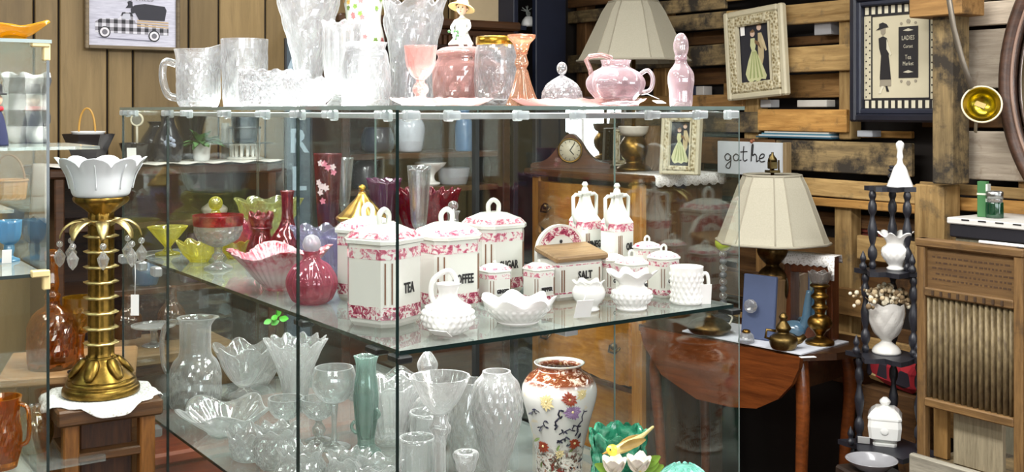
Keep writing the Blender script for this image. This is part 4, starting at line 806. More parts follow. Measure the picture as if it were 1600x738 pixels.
for dx, dz, dirx in ((34, 92, 1), (-34, 90, -1), (40, 100, .8), (46, 88, 1)): put('leaf', M().petal((dx*.6*s, -6*s, dz*s), (dirx, -.2, .55), (0, -1, .3), 34*s, 8*s, .1, 5), plain((130, 170, 66), .2, 0, .25, 40, .5), t)
n = N('turquoise_glaze'); f = n.noise(n.coord(), 40, 4); n.pbr(n.ramp(f, [(.3, lin((44, 140, 124))), (.7, lin((150, 216, 198)))]), .12, 0, None, .5, .6); TQ = n.m
p, s = low(1068, 826); t = thing('turquoise_lattice_dome', 'turquoise glazed round pottery dish with a raised lattice at the lower right', 'dish', p)
put('body', solid([(38, 0), (44, 10), (46, 40), (44, 66), (36, 84), (20, 96), (1, 100)], s, 40), TQ, t)
for k in range(12):
    for sg in (-1, 1):
        pts = []
        for q in range(10):
            f_ = q/9; zq = 20+78*f_; r = (46 if zq < 50 else 46*math.sqrt(max(.03, 1-((zq-50)/51)**2)))+1; a = 2*PI*k/12+sg*f_*1.3; pts.append((r*s*math.cos(a), r*s*math.sin(a), zq*s))
        put('lattice_strip', M().tube(pts, 2.0*s, 5), TQ, t)
# leafy sprig that hangs behind the shelf
p, s = low(432, 560); m = thing('ivy_sprig', 'small bright green leafy sprig under the middle shelf', 'plant', P(432, 498, 2.75)); s = S(2.75)
for i in range(7): put('leaf', M().petal((random.uniform(-8, 8)*s, 0, random.uniform(-6, 6)*s), (random.uniform(-1, 1), -.3, random.uniform(-.6, .8)), (0, -1, .4), 13*s, 4.5*s, .1, 4), plain((74, 160, 50), .5, 0, .25, 40), m)
put('stem', M().tube([(0, 0, 0), (3*s, -3*s, 40*s), (0, -2*s, 115*s)], 1.2*s, 5), plain((74, 130, 50), .5), m)
# ================================================================= LEFT: second case, gilt lamp, side tables
R2 = P(75, 427, 1.9); r2a = R2.x*AX+R2.y*AY; r2b = -R2.x*AY+R2.y*AX       # its near right corner in room axes
SZ2 = R2.z; TZ2 = P(78, 65, 1.9).z
c2 = thing('glass_display_case', 'second glass display case with gilt corners cut off by the left edge of the picture', 'display case', W(r2a, r2b, 0), TH)
D2 = .58; L2 = 1.1
glasspanel('top_panel', (-L2/2, D2/2, TZ2), (L2+.01, D2+.01, .006), m_shelf2, m_edge, c2)
for z in (SZ2, SZ2-.36, SZ2-.72): glasspanel('shelf', (-L2/2, D2/2, z-.003), (L2-.01, D2-.01, .006), m_shelf, m_edged, c2)
glasspanel('side_pane', (0, D2/2, (TZ2+.2)/2), (.005, D2, TZ2-.2), pane_mat('pane_glass', (.97, .99, .98, 1), .010, .5), m_edged, c2)
glasspanel('back_pane', (-L2/2, D2, (TZ2+.2)/2), (L2, .005, TZ2-.2), m_pane, m_edge, c2)
GB = plain((216, 196, 140), .35, 0, .1, 20, .3)
for z in (TZ2-.004, SZ2): put('corner_bracket', M().box((-.012, .004, z), (.030, .016, .012), bev=.002).box((-.002, .006, z-.014), (.012, .014, .03), bev=.002), GB, c2)
put('corner_bracket', M().box((-.004, D2-.01, TZ2-.004), (.03, .02, .014), bev=.002).box((-.004, D2-.008, TZ2-.02), (.014, .016, .05), bev=.002), GB, c2)
put('base', M().box((-L2/2, D2/2, .1), (L2, D2, .2), bev=.006), wood((60, 34, 22), (96, 58, 38), .4), c2)
def in2(px, f, z):                      # inside that case, f from the front edge to the back
    k = K(px); ds = []
    for d in [i*.004 for i in range(250, 800)]:
        a = d*(AX*k+AY)-r2a; b = d*(-AY*k+AX)-r2b
        if -L2+.02 < a < -.02 and .02 < b < D2-.02: ds.append(d)
    d = ds[0]+(ds[-1]-ds[0])*f; return Vector((k*d, d, z)), S(d)
# amber leaf bowl on its top
AMBY = crystal((1, .78, .16), .45, .15, milkcol=(.92, .50, .03))
p, s = in2(22, .25, TZ2+.003); t = thing('amber_leaf_bowl', 'amber yellow glass bowl with a long curled tip on top of the left case', 'bowl', p)
m = M(); rows = 14; cols = 24
for sg in (0,):
    pts = []
    for i in range(rows+1):
        f = i/rows
        for j in range(cols+1):
            u_ = -1+2*j/cols; X = -70+125*f; wd = 30*math.sin(PI*min(.97, .12+.86*f))**.8; Y = u_*wd; Z = 10+20*u_*u_*math.sin(PI*min(1, f*.9+.1))+30*max(0, .35-f)+22*max(0, f-.72)**1.2*4-6*math.sin(PI*f)
            pts.append(Vector((X*s, Y*s, Z*s)))
    fs = [(i*(cols+1)+j, i*(cols+1)+j+1, (i+1)*(cols+1)+j+1, (i+1)*(cols+1)+j) for i in range(rows) for j in range(cols)]
    m.add(pts, fs)
o = put('body', m, AMBY, t); q = o.modifiers.new('thick', 'SOLIDIFY'); q.thickness = 4*s
put('foot', solid([(22, 0), (20, 3), (14, 8)], s, 28), AMBY, t)
# things inside
n = N('buffalo_check'); co = n.coord('Object', (1, 1, 1)); sx = n.n('SeparateXYZ'); n.l(co, sx.inputs[0])
def stripes(sock):
    a = n.n('Math', operation='MULTIPLY'); n.l(sock, a.inputs[0]); a.inputs[1].default_value = 15.0
    b = n.n('Math', operation='FRACT'); n.l(a.outputs[0], b.inputs[0]); c = n.n('Math', operation='GREATER_THAN'); n.l(b.outputs[0], c.inputs[0]); c.inputs[1].default_value = .5; return c.outputs[0]
ad = n.n('Math', operation='ADD'); n.l(stripes(sx.outputs['X']), ad.inputs[0]); n.l(stripes(sx.outputs['Z']), ad.inputs[1]); hf = n.n('Math', operation='MULTIPLY'); n.l(ad.outputs[0], hf.inputs[0]); hf.inputs[1].default_value = .5
n.pbr(n.ramp(hf.outputs[0], [(0, lin((226, 226, 220))), (.5, lin((150, 150, 148))), (1, lin((54, 54, 56)))]), .9); CHECK = n.m
m = M(); g_ = 12; pts = []
pc = P(40, 172, 2.28); s = S(2.28)
for i in range(g_+1):
    for j in range(g_+1):
        x = (-34+68*j/g_)*s; z = (56-112*i/g_)*s; pts.append((x+.004*math.sin(i*1.1), .012*math.sin(j*.9+i*.25)+.006*math.sin(i*1.7), z+.004*math.sin(j*1.3)))
m.add(pts, [(i*(g_+1)+j, i*(g_+1)+j+1, (i+1)*(g_+1)+j+1, (i+1)*(g_+1)+j) for i in range(g_) for j in range(g_)])
o = solo('checked_towel', m, CHECK, 'black and white buffalo check towel hanging inside the left case', 'towel', pc, .25); q = o.modifiers.new('thick', 'SOLIDIFY'); q.thickness = .006
AQ = AQUA
for a_, b_, sc, lab in ((-.024, .20, 1.0, 'sky blue glass goblet at the left edge of the picture, in the left case'), (-.045, .50, .9, 'smaller sky blue glass goblet at the back of the left case shelf')):
    p = W(r2a+a_, r2b+b_, SZ2); s = S(p.y)*sc; t = thing('blue_goblet', lab, 'goblet', p, 0, 'sky blue glass goblets')
    put('bowl', vessel([(7, 26), (14, 32), (17, 44), (18, 64)], s, 2, 30, 32, flute(10, .05)), AQ, t); put('stem', solid([(16, 0), (15, 3), (6, 8), (8, 18), (7, 27)], s, 24, flute(8, .06)), AQ, t)
    if sc == 1.0: pricetag(0, 0, 0, .016, .026, .5, .3, 'white price tag at the foot of the blue goblet in the left case', loc=p+Vector((.012, -.036, 0)))
t = thing('wicker_basket', 'small amber wicker basket with a hoop handle in the left case', 'basket', P(14, 312, 2.3)); s = S(2.3)
put('body', vessel([(20, 0), (24, 3), (27, 30)], s, 2, 4, 40, cut_diamond(16, .05, .4, 0, 1)), plain((186, 132, 66), .6, 0, .3, 80), t); put('handle', M().tube([(25*s*math.cos(q*PI/12), 0, 28*s+42*s*math.sin(q*PI/12)) for q in range(13)], 1.6*s, 6), plain((150, 104, 56), .6), t)
put('rim', M().tube([(27*s*math.cos(q*PI/12), 27*s*math.sin(q*PI/12), 30*s) for q in range(24)], 2*s, 6, closed=True), plain((170, 120, 62), .6), t)
solo('glass_ledge', M().box((0, 0, 0), (.30, .30, .006)), m_shelf, 'narrow glass ledge high inside the left case', 'shelf', W(r2a-.16, r2b+D2-.20, P(14, 313, 2.3).z-.003), TH)
# a doll with a dark coat at the far left
p = P(-8, 228, 2.1); s = S(2.1); t = thing('rag_doll', 'small figure in a navy coat and red scarf at the left edge of the case', 'doll', p)
put('coat', M().lathe([(q[0]*s, q[1]*s) for q in smooth_prof([(20, 0), (18, 20), (13, 44), (8, 56), (4, 60)], 4)], 24), plain((30, 34, 70), .8), t)
put('scarf', M().tube([(9*s*math.cos(q*PI/8), 9*s*math.sin(q*PI/8), 58*s) for q in range(16)], 4*s, 8, closed=True), plain((190, 40, 52), .8), t)
hd = put('head', M().ball((0, 0, 72*s), 11*s, 16, 12).ball((0, -11*s, 71*s), 1.8*s, 6, 5), SKIN, t); put('eyes', M().ball((-4*s, -10*s, 74*s), 1.2*s, 6, 5).ball((4*s, -10*s, 74*s), 1.2*s, 6, 5), INK, hd)
put('hat', solid([(17, 80), (17, 82), (11, 84), (10, 96), (1, 98)], s, 24), plain((32, 30, 34), .7), t)
solo('glass_ledge', M().box((0, 0, 0), (.34, .26, .006)), m_shelf, 'upper glass ledge under the rag doll in the left case', 'shelf', p+Vector((-.02, .02, -.0035)), TH)
# under the shelf: amber vessels and a striped pot
SL2 = SZ2-.36
p, s = in2(2, .45, SL2); t = thing('amber_pitcher', 'amber pressed glass pitcher at the left edge of the lower shelf', 'pitcher', p)
put('body', vessel([(22, 0), (24, 4), (30, 40), (26, 80), (30, 110)], s, 3, 6, 48, cut_diamond(10, .06, .1, .1, .8)), AMB, t); put('handle', roundhandle([(26*s, 0, 34*s), (42*s, 0, 44*s), (42*s, 0, 90*s), (28*s, 0, 100*s)], 3.5*s), AMB, t)
p, s = in2(0, .12, SL2-.0); t = solo('striped_pot', vessel([(12, 0), (20, 20), (24, 50), (12, 80), (15, 92)], s, 3, 6, 40, flute(8, .04)), plain((70, 66, 62), .3, 0, .8, 60), 'dark streaked pottery vase at the lower left edge', 'vase', Vector((p.x, p.y, SL2-.36)))
t = thing('amber_jug', 'round amber glass jug low inside the left case', 'jug', P(54, 706, 2.2)); s = S(2.2)
put('body', vessel([(16, 0), (20, 4), (27, 24), (26, 44), (16, 58), (8, 64), (9, 70)], s, 2.5, 5, 40, flute(12, .03)), crystal((.7, .5, .15), .25, .25, milkcol=(.4, .24, .05)), t)
for sx_ in (-5, 5): put('finial', M().ball((sx_*s, 0, 72*s), 3*s, 8, 6), CR3, t)
put('spout', M().tube([(-22*s, 0, 26*s), (-34*s, 0, 34*s), (-40*s, 0, 46*s)], lambda f: (5-2.5*f)*s, 8), crystal((.7, .5, .15), .25, .25, milkcol=(.4, .24, .05)), t)
solo('glass_riser', M().box((0, 0, 0), (.22, .2, .012)), m_shelf, 'thick glass riser under the round amber jug', 'stand', P(54, 706, 2.2)+Vector((0, 0, -.0065)), TH)
# ---------------------------------------------------------------- gilt lamp on its doily and stand
dL = 2.27; pz = P(158, 612, dL); pz.z = .925
LZ = G(158, 612, EYE-(612-HZ)/FPX*dL); s = S(dL)
stand = thing('plant_stand', 'dark wooden pedestal stand under the gilt lamp', 'stand', Vector((LZ.x, LZ.y, 0)), .55)
SZt = LZ.z-.006; ww = wood((64, 40, 20), (120, 80, 40), .45, 0, 2)
put('top', M().box((0, 0, SZt-.016), (.20, .20, .032), bev=.004), ww, stand)
for sx_ in (-1, 1):
    for sy in (-1, 1): put('leg', M().box((sx_*.072, sy*.072, (SZt-.03)/2), (.030, .030, SZt-.032), bev=.003), wood((96, 58, 22), (150, 98, 44), .45, 2, 2), stand)
put('inner_panel', M().box((0, 0, SZt*.5), (.10, .10, SZt-.06), bev=.003), wood((40, 24, 14), (84, 50, 26), .5, 2, 2), stand)
for z in (SZt-.10, .12): put('rail', M().box((0, 0, z), (.17, .17, .018), bev=.003), ww, stand)
n = N('crochet'); vo = n.n('TexVoronoi'); vo.inputs['Scale'].default_value = 160; n.l(n.coord(), vo.inputs['Vector']); n.pbr(n.ramp(vo.outputs['Distance'], [(.2, lin((205, 200, 190))), (.5, lin((250, 248, 244)))]), .9, 0, n.bump(vo.outputs['Distance'], .6, .002)); LACE = n.m
m = M(); pr_ = [(.001, .0022), (.07, .0022), (.085, .0022), (.096, .0022), (.104, .0022), (.112, .002), (.118, .0018), (.1175, 0), (.112, 0), (.104, 0), (.096, 0), (.085, 0), (.07, 0), (.001, 0)]
m.lathe(pr_, 72, lambda t_, r, z, f: (r*(1+(.04*math.cos(14*t_) if r > .08 else 0)), z-1.3*max(0, max(abs(r*math.cos(t_)), abs(r*math.sin(t_)))-.1015))); solo('doily', m, LACE, 'round white crocheted doily under the gilt lamp', 'doily', Vector((LZ.x, LZ.y, SZt+.0006)), .55)
lp = thing('gilt_lamp', 'gilt column table lamp with a frosted petal shade and hanging crystal drops', 'lamp', Vector((LZ.x, LZ.y, SZt+.0035)), .2)
GILT = metal((142, 112, 52), .34, .22, 30); GILTL = metal((222, 200, 140), .4, .55, 30)
put('base', solid([(56, 0), (58, 3), (57, 12), (52, 16), (53, 20), (50, 24), (44, 27)], s, 48, None), GILT, lp)
put('foot', solid([(46, 25), (40, 34), (30, 48), (26, 56), (24, 60)], s, 64, lambda t_, r, z, h: (r*(1+.16*abs(math.cos(3*t_))*(1-h)), z)), GILT, lp)
for j in range(6):
    a = PI*j/3+.26; put('acanthus_leaf', M().tube(smooth_prof([(23*s*math.cos(a), 23*s*math.sin(a), 60*s), (34*s*math.cos(a), 34*s*math.sin(a), 46*s), (47*s*math.cos(a), 47*s*math.sin(a), 31*s)], 4), lambda f: (4+7*math.sin(PI*min(1, f*.85+.1)))*s, 10, flat=.6), GILT, lp)
put('column', solid([(22, 58), (21, 64), (18, 70), (18, 300), (16, 306)], s, 40, flute(8, .10), 0, True, 2), GILT, lp)
for q in range(9):
    z = 84+q*26; put('ring', M().lathe([(19*s, (z-2)*s), (25*s, z*s), (26*s, (z+2)*s), (20*s, (z+4)*s)], 32, lambda t_, r, z_, f: (r*(1+.05*math.cos(8*t_)), z_)), GILTL, lp)
put('collar', solid([(14, 296), (16, 304), (26, 314), (38, 324), (41, 330), (40, 334)], s, 40, flute(10, .04)), GILT, lp)
for j in range(8):
    a = PI*j/4+.2; m = M(); pts = [Vector((r*math.cos(a), r*math.sin(a), z))*s for r, z in ((14, 286), (26, 296), (42, 294), (56, 282), (61, 268))]
    pts = smooth_prof([tuple(q) for q in pts], 3); L = len(pts); vs = []; fs = []; tg = Vector((-math.sin(a), math.cos(a), 0))
    for i, q in enumerate(pts):
        wd = (9*math.sin(PI*min(.96, .15+.8*i/(L-1)))+.8)*s; q = Vector(q); vs += [q-tg*wd-Vector((0, 0, 2.5*s)), q, q+tg*wd-Vector((0, 0, 2.5*s))]
    for i in range(L-1):
        for k in range(2): fs.append((i*3+k, i*3+k+1, i*3+k+4, i*3+k+3))
    m.add(vs, fs); lf = put('palm_leaf', m, GILTL, lp); q = lf.modifiers.new('t', 'SOLIDIFY'); q.thickness = 1.6*s
    e = Vector((60*math.cos(a), 60*math.sin(a), 262))*s
    dm = M(); dm.ball(e+Vector((0, 0, -6*s)), 5*s, 8, 6, 0, (1, 1, 1.1)); dm.lathe([(.4*s, 0), (9*s, -14*s), (6*s, -26*s), (.4*s, -33*s)], 6, None, 0, False, tuple(e+Vector((0, 0, -12*s)))); put('crystal_drop', dm, CR2, lf)
n = N('frosted_glass'); n.pbr((.90, .93, .95, 1), .45, 0, None, .5, 0, .25); b = [q for q in n.t.nodes if q.type == 'BSDF_PRINCIPLED'][0]; FROST = n.m
m = M(); pr_ = smooth_prof([(36, 334), (42, 338), (46, 352), (52, 378), (61, 402)], 5)
m.lathe([(r*s, z*s) for r, z in pr_]+[((r-3)*s, z*s) for r, z in reversed(pr_)], 80, lambda t_, r, z, f: ((r*(1+(.12*max(0, (z/s-372)/26)*abs(math.cos(4*t_)))), z-max(0, (z/s-368)/30)*14*s*(1-abs(math.cos(4*t_))**.6))), cap=False)
sh = put('shade', m, FROST, lp)
for j in range(8):
    a = PI*j/4; vv = [Vector((r*math.cos(a), r*math.sin(a), z))*s for r, z in ((47, 348), (52, 370), (62, 390))]; put('petal_rib', M().tube(smooth_prof([tuple(q) for q in vv], 3), 1.1*s, 5), FROST, sh)
lp.scale = (1, 1, .918)
e = lp.location+Vector((58*s, -18*s, 240*s-.02)); tg = M(); tl = thing('price_tag', 'long white price tag hanging by a thread from the gilt lamp', 'price tag', e+Vector((.001, 0, -.12)))
put('thread', M().tube([(0, 0, .03), (.001, 0, .07), (-.001, 0, .118)], .0008, 5), WTAG, tl); put('card', M().box((0, 0, .010), (.016, .001, .042), bev=.0), WTAG, tl)
# ---------------------------------------------------------------- side tables, amber glass, plate and chest behind
tw = wood((146, 106, 68), (188, 146, 102), .5, 0, 1.5)
tz = P(100, 580, 2.62).z
tb = thing('side_table', 'low light brown side table holding amber glass behind the gilt lamp', 'table', Vector((*W(.02, 0, 0)[:2], 0)) if False else Vector((P(112, 580, 2.72).x, 2.72, 0)), TH-.3)
put('top', M().box((0, 0, tz-.011), (.30, .30, .022), bev=.004), tw, tb)
for sx_ in (-1, 1):
    for sy in (-1, 1): put('leg', M().box((sx_*.125, sy*.125, (tz-.022)/2), (.035, .035, tz-.022), bev=.003), wood((96, 58, 22), (150, 98, 44), .45, 2, 2), tb)
put('shelf', M().box((0, 0, .35), (.26, .26, .018), bev=.003), tw, tb)
def tab(px, d): return Vector((K(px)*d, d, tz)), S(d)
p, s = tab(82, 2.66); t = thing('amber_decanter', 'amber cut glass decanter with a tall stopper behind the left case', 'decanter', p)
put('body', vessel([(34, 0), (36, 4), (37, 40), (35, 70), (26, 86), (12, 96), (11, 104)], s, 3, 6, 56, cut_diamond(10, .05, .1, .05, .75)), AMB, t)
put('stopper', solid([(9, 104), (12, 112), (8, 118), (10, 130), (8, 150), (10, 165), (12, 172), (11, 180), (4, 184)], s, 28, flute(8, .06)), AMB, t)
p, s = tab(124, 2.70); t = thing('amber_goblet', 'amber pressed glass goblet behind the gilt lamp column', 'goblet', p)
put('bowl', vessel([(8, 46), (18, 54), (24, 74), (25, 104)], s, 2.5, 50, 40, cut_diamond(10, .05, .12, .1, .8)), crystal((.95, .72, .2), .2, .3, milkcol=(.5, .3, .03)), t); put('stem', solid([(20, 0), (19, 3), (8, 10), (7, 30), (9, 47)], s, 28), AMB, t)
p, s = tab(128, 2.58); solo('pin_tray', vessel([(16, 0), (20, 3), (22, 7)], s, 2, 3, 28), plain((30, 28, 28), .3), 'small black pin tray at the foot of the amber goblet', 'tray', p); 
solo('paper_slip', M().box((0, 0, 0), (.026, .022, .002), 0, (.1, 0, .3)), WTAG, 'white paper slip lying in the black pin tray', 'paper', p+Vector((0, 0, .014)))
tz2 = P(245, 560, 3.0).z
cz = P(290, 690, 3.15).z; CH = Vector((P(330, 690, 3.35).x, 3.35, 0)); BN = CH+W(-.22, -.06, 0)
t2 = thing('wooden_bench', 'low rough wooden bench standing on the cedar chest behind the case', 'bench', Vector((BN.x, BN.y, cz)), TH)
put('top', M().box((0, 0, tz2-cz-.015), (.46, .30, .03), bev=.004), wood((92, 70, 44), (140, 112, 74), .6, 0, 1.5), t2)
for sx_ in (-1, 1): put('leg', M().box((sx_*.19, 0, (tz2-cz-.03)/2), (.04, .26, tz2-cz-.03), bev=.003), wood((60, 44, 28), (100, 74, 46), .6, 2, 2), t2)
p = Vector((K(240)*3.16, 3.16, tz2)); s = S(3.16); t = thing('glass_cake_stand', 'low clear glass cake stand on the rough wooden bench', 'cake stand', p)
put('plate', vessel([(8, 26), (20, 28), (32, 30), (34, 33)], s, 1.5, 28, 40), CR2, t); put('stem', solid([(18, 0), (16, 2), (5, 6), (5, 22), (9, 27)], s, 24), CR2, t)
for px, h_, lab in ((200, 60, 'amber glass vase on the bench, left of the cake stand'), (268, 74, 'brown glass bottle on the bench seen through the case corner')):
    d = 3.27; p = Vector((K(px)*d, d, tz2)); s = S(d); solo('amber_bottle', vessel([(18, 0), (20, 4), (21, h_*.5), (10, h_*.75), (8, h_), (11, h_+6)], s, 2, 5, 32, flute(10, .04)), crystal((.6, .3, .1), .25, .25, milkcol=(.3, .12, .03)), lab, 'bottle', p)
ch = thing('cedar_chest', 'reddish brown cedar chest low behind the display case', 'chest', CH, TH)
RW = wood((120, 46, 26), (166, 78, 46), .4, 0, 1.2)
put('body', M().box((0, 0, cz/2-.02), (.9, .42, cz-.04), bev=.006), RW, ch); put('lid', M().box((0, 0, cz-.02), (.93, .45, .035), bev=.008), RW, ch)
for sx_ in (-.3, .3): put('latch', M().box((sx_, -.215, cz-.06), (.03, .012, .05), bev=.003), BRASS, ch)
# ================================================================= BACK WALL AND CORNER
def flat(poly, parent, mat, y=-.001, th=.0008, name='shape'): return put(name, M().prism(poly, th, 0, 'y', y), mat, parent)
def disc(cx, cz, r, n=20): return [(cx+r*math.cos(2*PI*i/n), cz+r*math.sin(2*PI*i/n)) for i in range(n)]
def rect(x0, z0, x1, z1): return [(x0, z0), (x1, z0), (x1, z1), (x0, z1)]
def frame_strips(w_, h, bw, th, parent, mat, prof=None, name='frame_rail'):
    for sx_ in (-1, 1): put(name, M().box((sx_*(w_/2-bw/2), 0, 0), (bw, th, h), bev=bw*.25), mat, parent)
    for sz in (-1, 1): put(name, M().box((0, 0, sz*(h/2-bw/2)), (w_-2*bw+.002, th, bw), bev=bw*.25), mat, parent)
# truck picture
d = dB(208, .02); s = S(d)/1.015; p = RB(208, 20, .022); t = thing('truck_picture', 'framed picture of a black and white checked truck carrying a tree', 'picture', p, TH)
WP, HP = 148*s, 118*s
frame_strips(WP, HP, 6*s, .022, t, wood((96, 84, 66), (140, 124, 98), .6, 0, 2))
n = N('whitewashed_print'); f = n.noise(n.coord('Object', (6, 6, 60)), 3, 4); n.pbr(n.ramp(f, [(.35, lin((184, 184, 200))), (.6, lin((208, 208, 222)))]), .6); put('print', M().box((0, .004, 0), (WP-8*s, .008, HP-8*s)), n.m, t)
def q(x, y): return ((x-208)*s, (20-y)*s)
PK = plain((38, 38, 48), .6)
n = N('gingham'); co = n.coord('Object'); sx = n.n('SeparateXYZ'); n.l(co, sx.inputs[0])
def st2(sock, k):
    a = n.n('Math', operation='MULTIPLY'); n.l(sock, a.inputs[0]); a.inputs[1].default_value = k; b = n.n('Math', operation='FRACT'); n.l(a.outputs[0], b.inputs[0]); c = n.n('Math', operation='GREATER_THAN'); n.l(b.outputs[0], c.inputs[0]); c.inputs[1].default_value = .5; return c.outputs[0]
kk = 1/(12*s); ad = n.n('Math', operation='ADD'); n.l(st2(sx.outputs['X'], kk), ad.inputs[0]); n.l(st2(sx.outputs['Z'], kk), ad.inputs[1]); hf = n.n('Math', operation='MULTIPLY'); n.l(ad.outputs[0], hf.inputs[0]); hf.inputs[1].default_value = .5
n.pbr(n.ramp(hf.outputs[0], [(0, lin((214, 214, 222))), (.5, lin((140, 138, 146))), (1, lin((30, 30, 38)))]), .6); GING = n.m
flat([q(*z) for z in ((150, 42), (150, 36), (158, 31), (186, 30), (191, 20), (196, 19), (206, 20), (210, 31), (212, 36), (264, 42), (264, 54), (150, 53))], t, GING, -.0012, .001, 'truck_body')
flat([q(*z) for z in ((189, 30), (193, 22), (203, 22), (204, 31))], t, plain((190, 192, 204), .4), -.0016, .0005, 'cab_window')
flat([q(*z) for z in ((205, 22), (204, 14), (210, 8), (226, 5), (258, 8), (261, 14), (258, 31), (217, 31), (211, 20))], t, PK, -.0014, .001, 'tree')
flat([q(*z) for z in ((196, 13), (200, 8), (199, 3), (203, 1), (207, 3), (207, 9), (212, 12))], t, PK, -.0015, .001, 'treetop')
for y0 in (31, 35, 39): flat([q(*z) for z in ((214, y0), (264, y0+2), (264, y0+4), (214, y0+2.2))], t, plain((196, 170, 136), .6), -.0022, .0006, 'bed_slat')
for cx, cy_ in ((164, 52), (241, 56)):
    for r_, c_, e in ((9, (34, 34, 42), -.0024), (7.2, (226, 224, 230), -.0028), (4.2, (110, 108, 116), -.0032)): flat(disc(*q(cx, cy_), r_*s), t, plain(c_, .5), e, .0005, 'wheel')
flat([q(*z) for z in ((148, 60), (236, 63), (238, 65), (160, 62))], t, plain((120, 120, 136), .6), -.0012, .0004, 'ground_line')
put_text('FRESH TREES', 12*s, t, (0, -.0016, (20+3)*s), .9, plain((120, 116, 124), .6), 'lettering', 0, 0)
# tall cabinet under the white cloth
zc = RB(260, 258, .37).z; off = .40
def aB(px, off): k = K(px); d = dB(px, off); return d*(AX*k+AY)
a0, a1 = aB(84, off), aB(436, off); DK = wood((38, 24, 16), (74, 46, 28), .35, 0, 1.2); DK2 = wood((48, 30, 18), (80, 52, 30), .4, 0, 1.2)
cab = thing('dark_cabinet', 'dark wooden cabinet against the panelled wall under a white cloth', 'cabinet', W((a0+a1)/2, CB-off/2-.01, 0), TH); LW = a1-a0
put('top', M().box((0, 0, zc-.018), (LW+.03, off-.02, .03), bev=.006), DK2, cab)
put('back_board', M().box((0, off/2-.03, zc/2), (LW-.02, .02, zc-.05)), DK, cab)
for sx_ in (-1, 1): put('side_panel', M().box((sx_*(LW/2-.02), 0, (zc-.03)/2), (.03, off-.04, zc-.034), bev=.004), DK2, cab)
for z in (zc-.20, zc-.42, zc-.78): put('shelf', M().box((0, .02, z), (LW-.05, off-.10, .022), bev=.003), DK2, cab)
for sx_ in (-1, 1): dr_ = put('door', M().box((sx_*(LW/4-.008), -off/2+.04, (zc-.80)/2+.02), (LW/2-.035, .024, zc-.84), bev=.006), DK2, cab); put('knob', M().ball((-sx_*.16+sx_*LW/4-.008+0, -off/2+.018, zc-1.0), .014, 10, 8), BRASS, dr_)
CLOTH = plain((226, 222, 212), .95, 0, .1, 60)
m = M(); nx = 60; pts = []
for i in range(nx+1):
    x = -LW/2-.05+(LW+.10)*i/nx; dr = max(0, -LW/2-.015-x, x-LW/2-.015)
    for j in range(7):
        y = -.10+.2*j/6; z = zc+.004; xx = x
        if i == 0: z -= .17+.008*math.sin(j*2.2); xx = -LW/2-.026+.008*math.sin(j*1.9)
        elif i == 1: z -= .07; xx = -LW/2-.024
        elif i == nx: z -= .13+.008*math.sin(j*2.2); xx = LW/2+.026+.008*math.sin(j*1.9)
        elif i == nx-1: z -= .05; xx = LW/2+.024
        else: z += .003*math.sin(i*.9+j*.8)+.003; 
        pts.append((xx, y-off/2+.125-.02, z))
m.add(pts, [(i*7+j, i*7+j+1, i*7+j+8, i*7+j+7) for i in range(nx) for j in range(6)])
o = solo('cloth_runner', m, CLOTH, 'long white cloth runner on the dark cabinet with its ends hanging', 'cloth', W((a0+a1)/2, CB-off/2-.01, 0), TH); o.modifiers.new('t', 'SOLIDIFY').thickness = .003
ZT = zc+.0085
def oncab(px, fo=.26): p = RB(px, 172, fo); return Vector((p.x, p.y, ZT)), S(p.y)
BLK2 = plain((26, 27, 34), .18, 0, .3, 30, .5); DKG = plain((24, 28, 40), .25, 0, .4, 40, .4)
p, s = oncab(138, .28); t = thing('black_bowl', 'black flared bowl with a thin gilt hoop handle behind the lamp shade', 'bowl', p)
put('body', vessel([(22, 0), (24, 4), (30, 20), (42, 46)], s, 2.5, 6, 8, None, 0, False), BLK2, t)
put('hoop_handle', M().tube([(13*s*math.cos(q_*PI/12)-2*s, 0, (42+44*math.sin(q_*PI/12)**.8)*s) for q_ in range(13)], 1.6*s, 8), plain((196, 150, 70), .4), t)
put('inner_dish', vessel([(10, 34), (18, 38), (26, 50)], s, 2, 36, 32), MILK, t)
p, s = oncab(214, .28); t = thing('ring_mirror_stand', 'small round gilt ring mirror on a dark tray with a tag', 'mirror', p)
put('tray', vessel([(14, 0), (18, 4), (26, 26), (27, 30)], s, 2, 6, 32), BLK2, t)
put('stem', M().tube([(0, 0, 20*s), (0, 0, 58*s)], 2*s, 8), plain((210, 200, 180), .4), t)
put('ring', M().tube([(9*s*math.cos(q_*PI/14), 0, (66+9*s/s*math.sin(q_*PI/14))*s) for q_ in range(28)], 1.8*s, 8, closed=True), plain((232, 222, 196), .35), t)
mm = N('mirror'); mm.pbr((.85, .87, .88, 1), .02, 1); MIRR = mm.m
put('mirror_glass', M().lathe([(8.4*s, 0), (8.4*s, 1.2*s)], 28, None, 0, False), MIRR, t, (0, 0, 66*s), 0, (PI/2, 0, 0))
pricetag(0, 0, 0, .030, .05, .1, .1, 'white price tag leaning before the small ring mirror', loc=p+Vector((.006, -.07, 0)))
for px, fo, pr_, lab, rm in ((246, .26, [(16, 0), (22, 10), (26, 30), (16, 48), (12, 56), (16, 62)], 'round dark grey pottery vase left of the pale flowered jug', None), (262, .31, [(18, 0), (22, 6), (24, 30), (12, 56), (10, 66), (12, 72)], 'dark blue grey jug with a pale flower spray', None), (298, .18, [(14, 0), (16, 20), (20, 50), (28, 72)], 'tall flared black vase behind the green potted plant', None)):
    p, s = oncab(px, fo); o = solo('dark_vase', vessel(pr_, s, 2.5, 5, 32), DKG if px != 298 else BLK2, lab, 'vase', p)
    if px == 262:
        fl = M()
        for i in range(10): fl.ball((random.uniform(4, 18)*s, -24*s, random.uniform(24, 44)*s), 3.4*s, 6, 5)
        o2 = put('applied_flowers', fl, plain((168, 176, 196), .4), o); o2['kind'] = 'stuff'
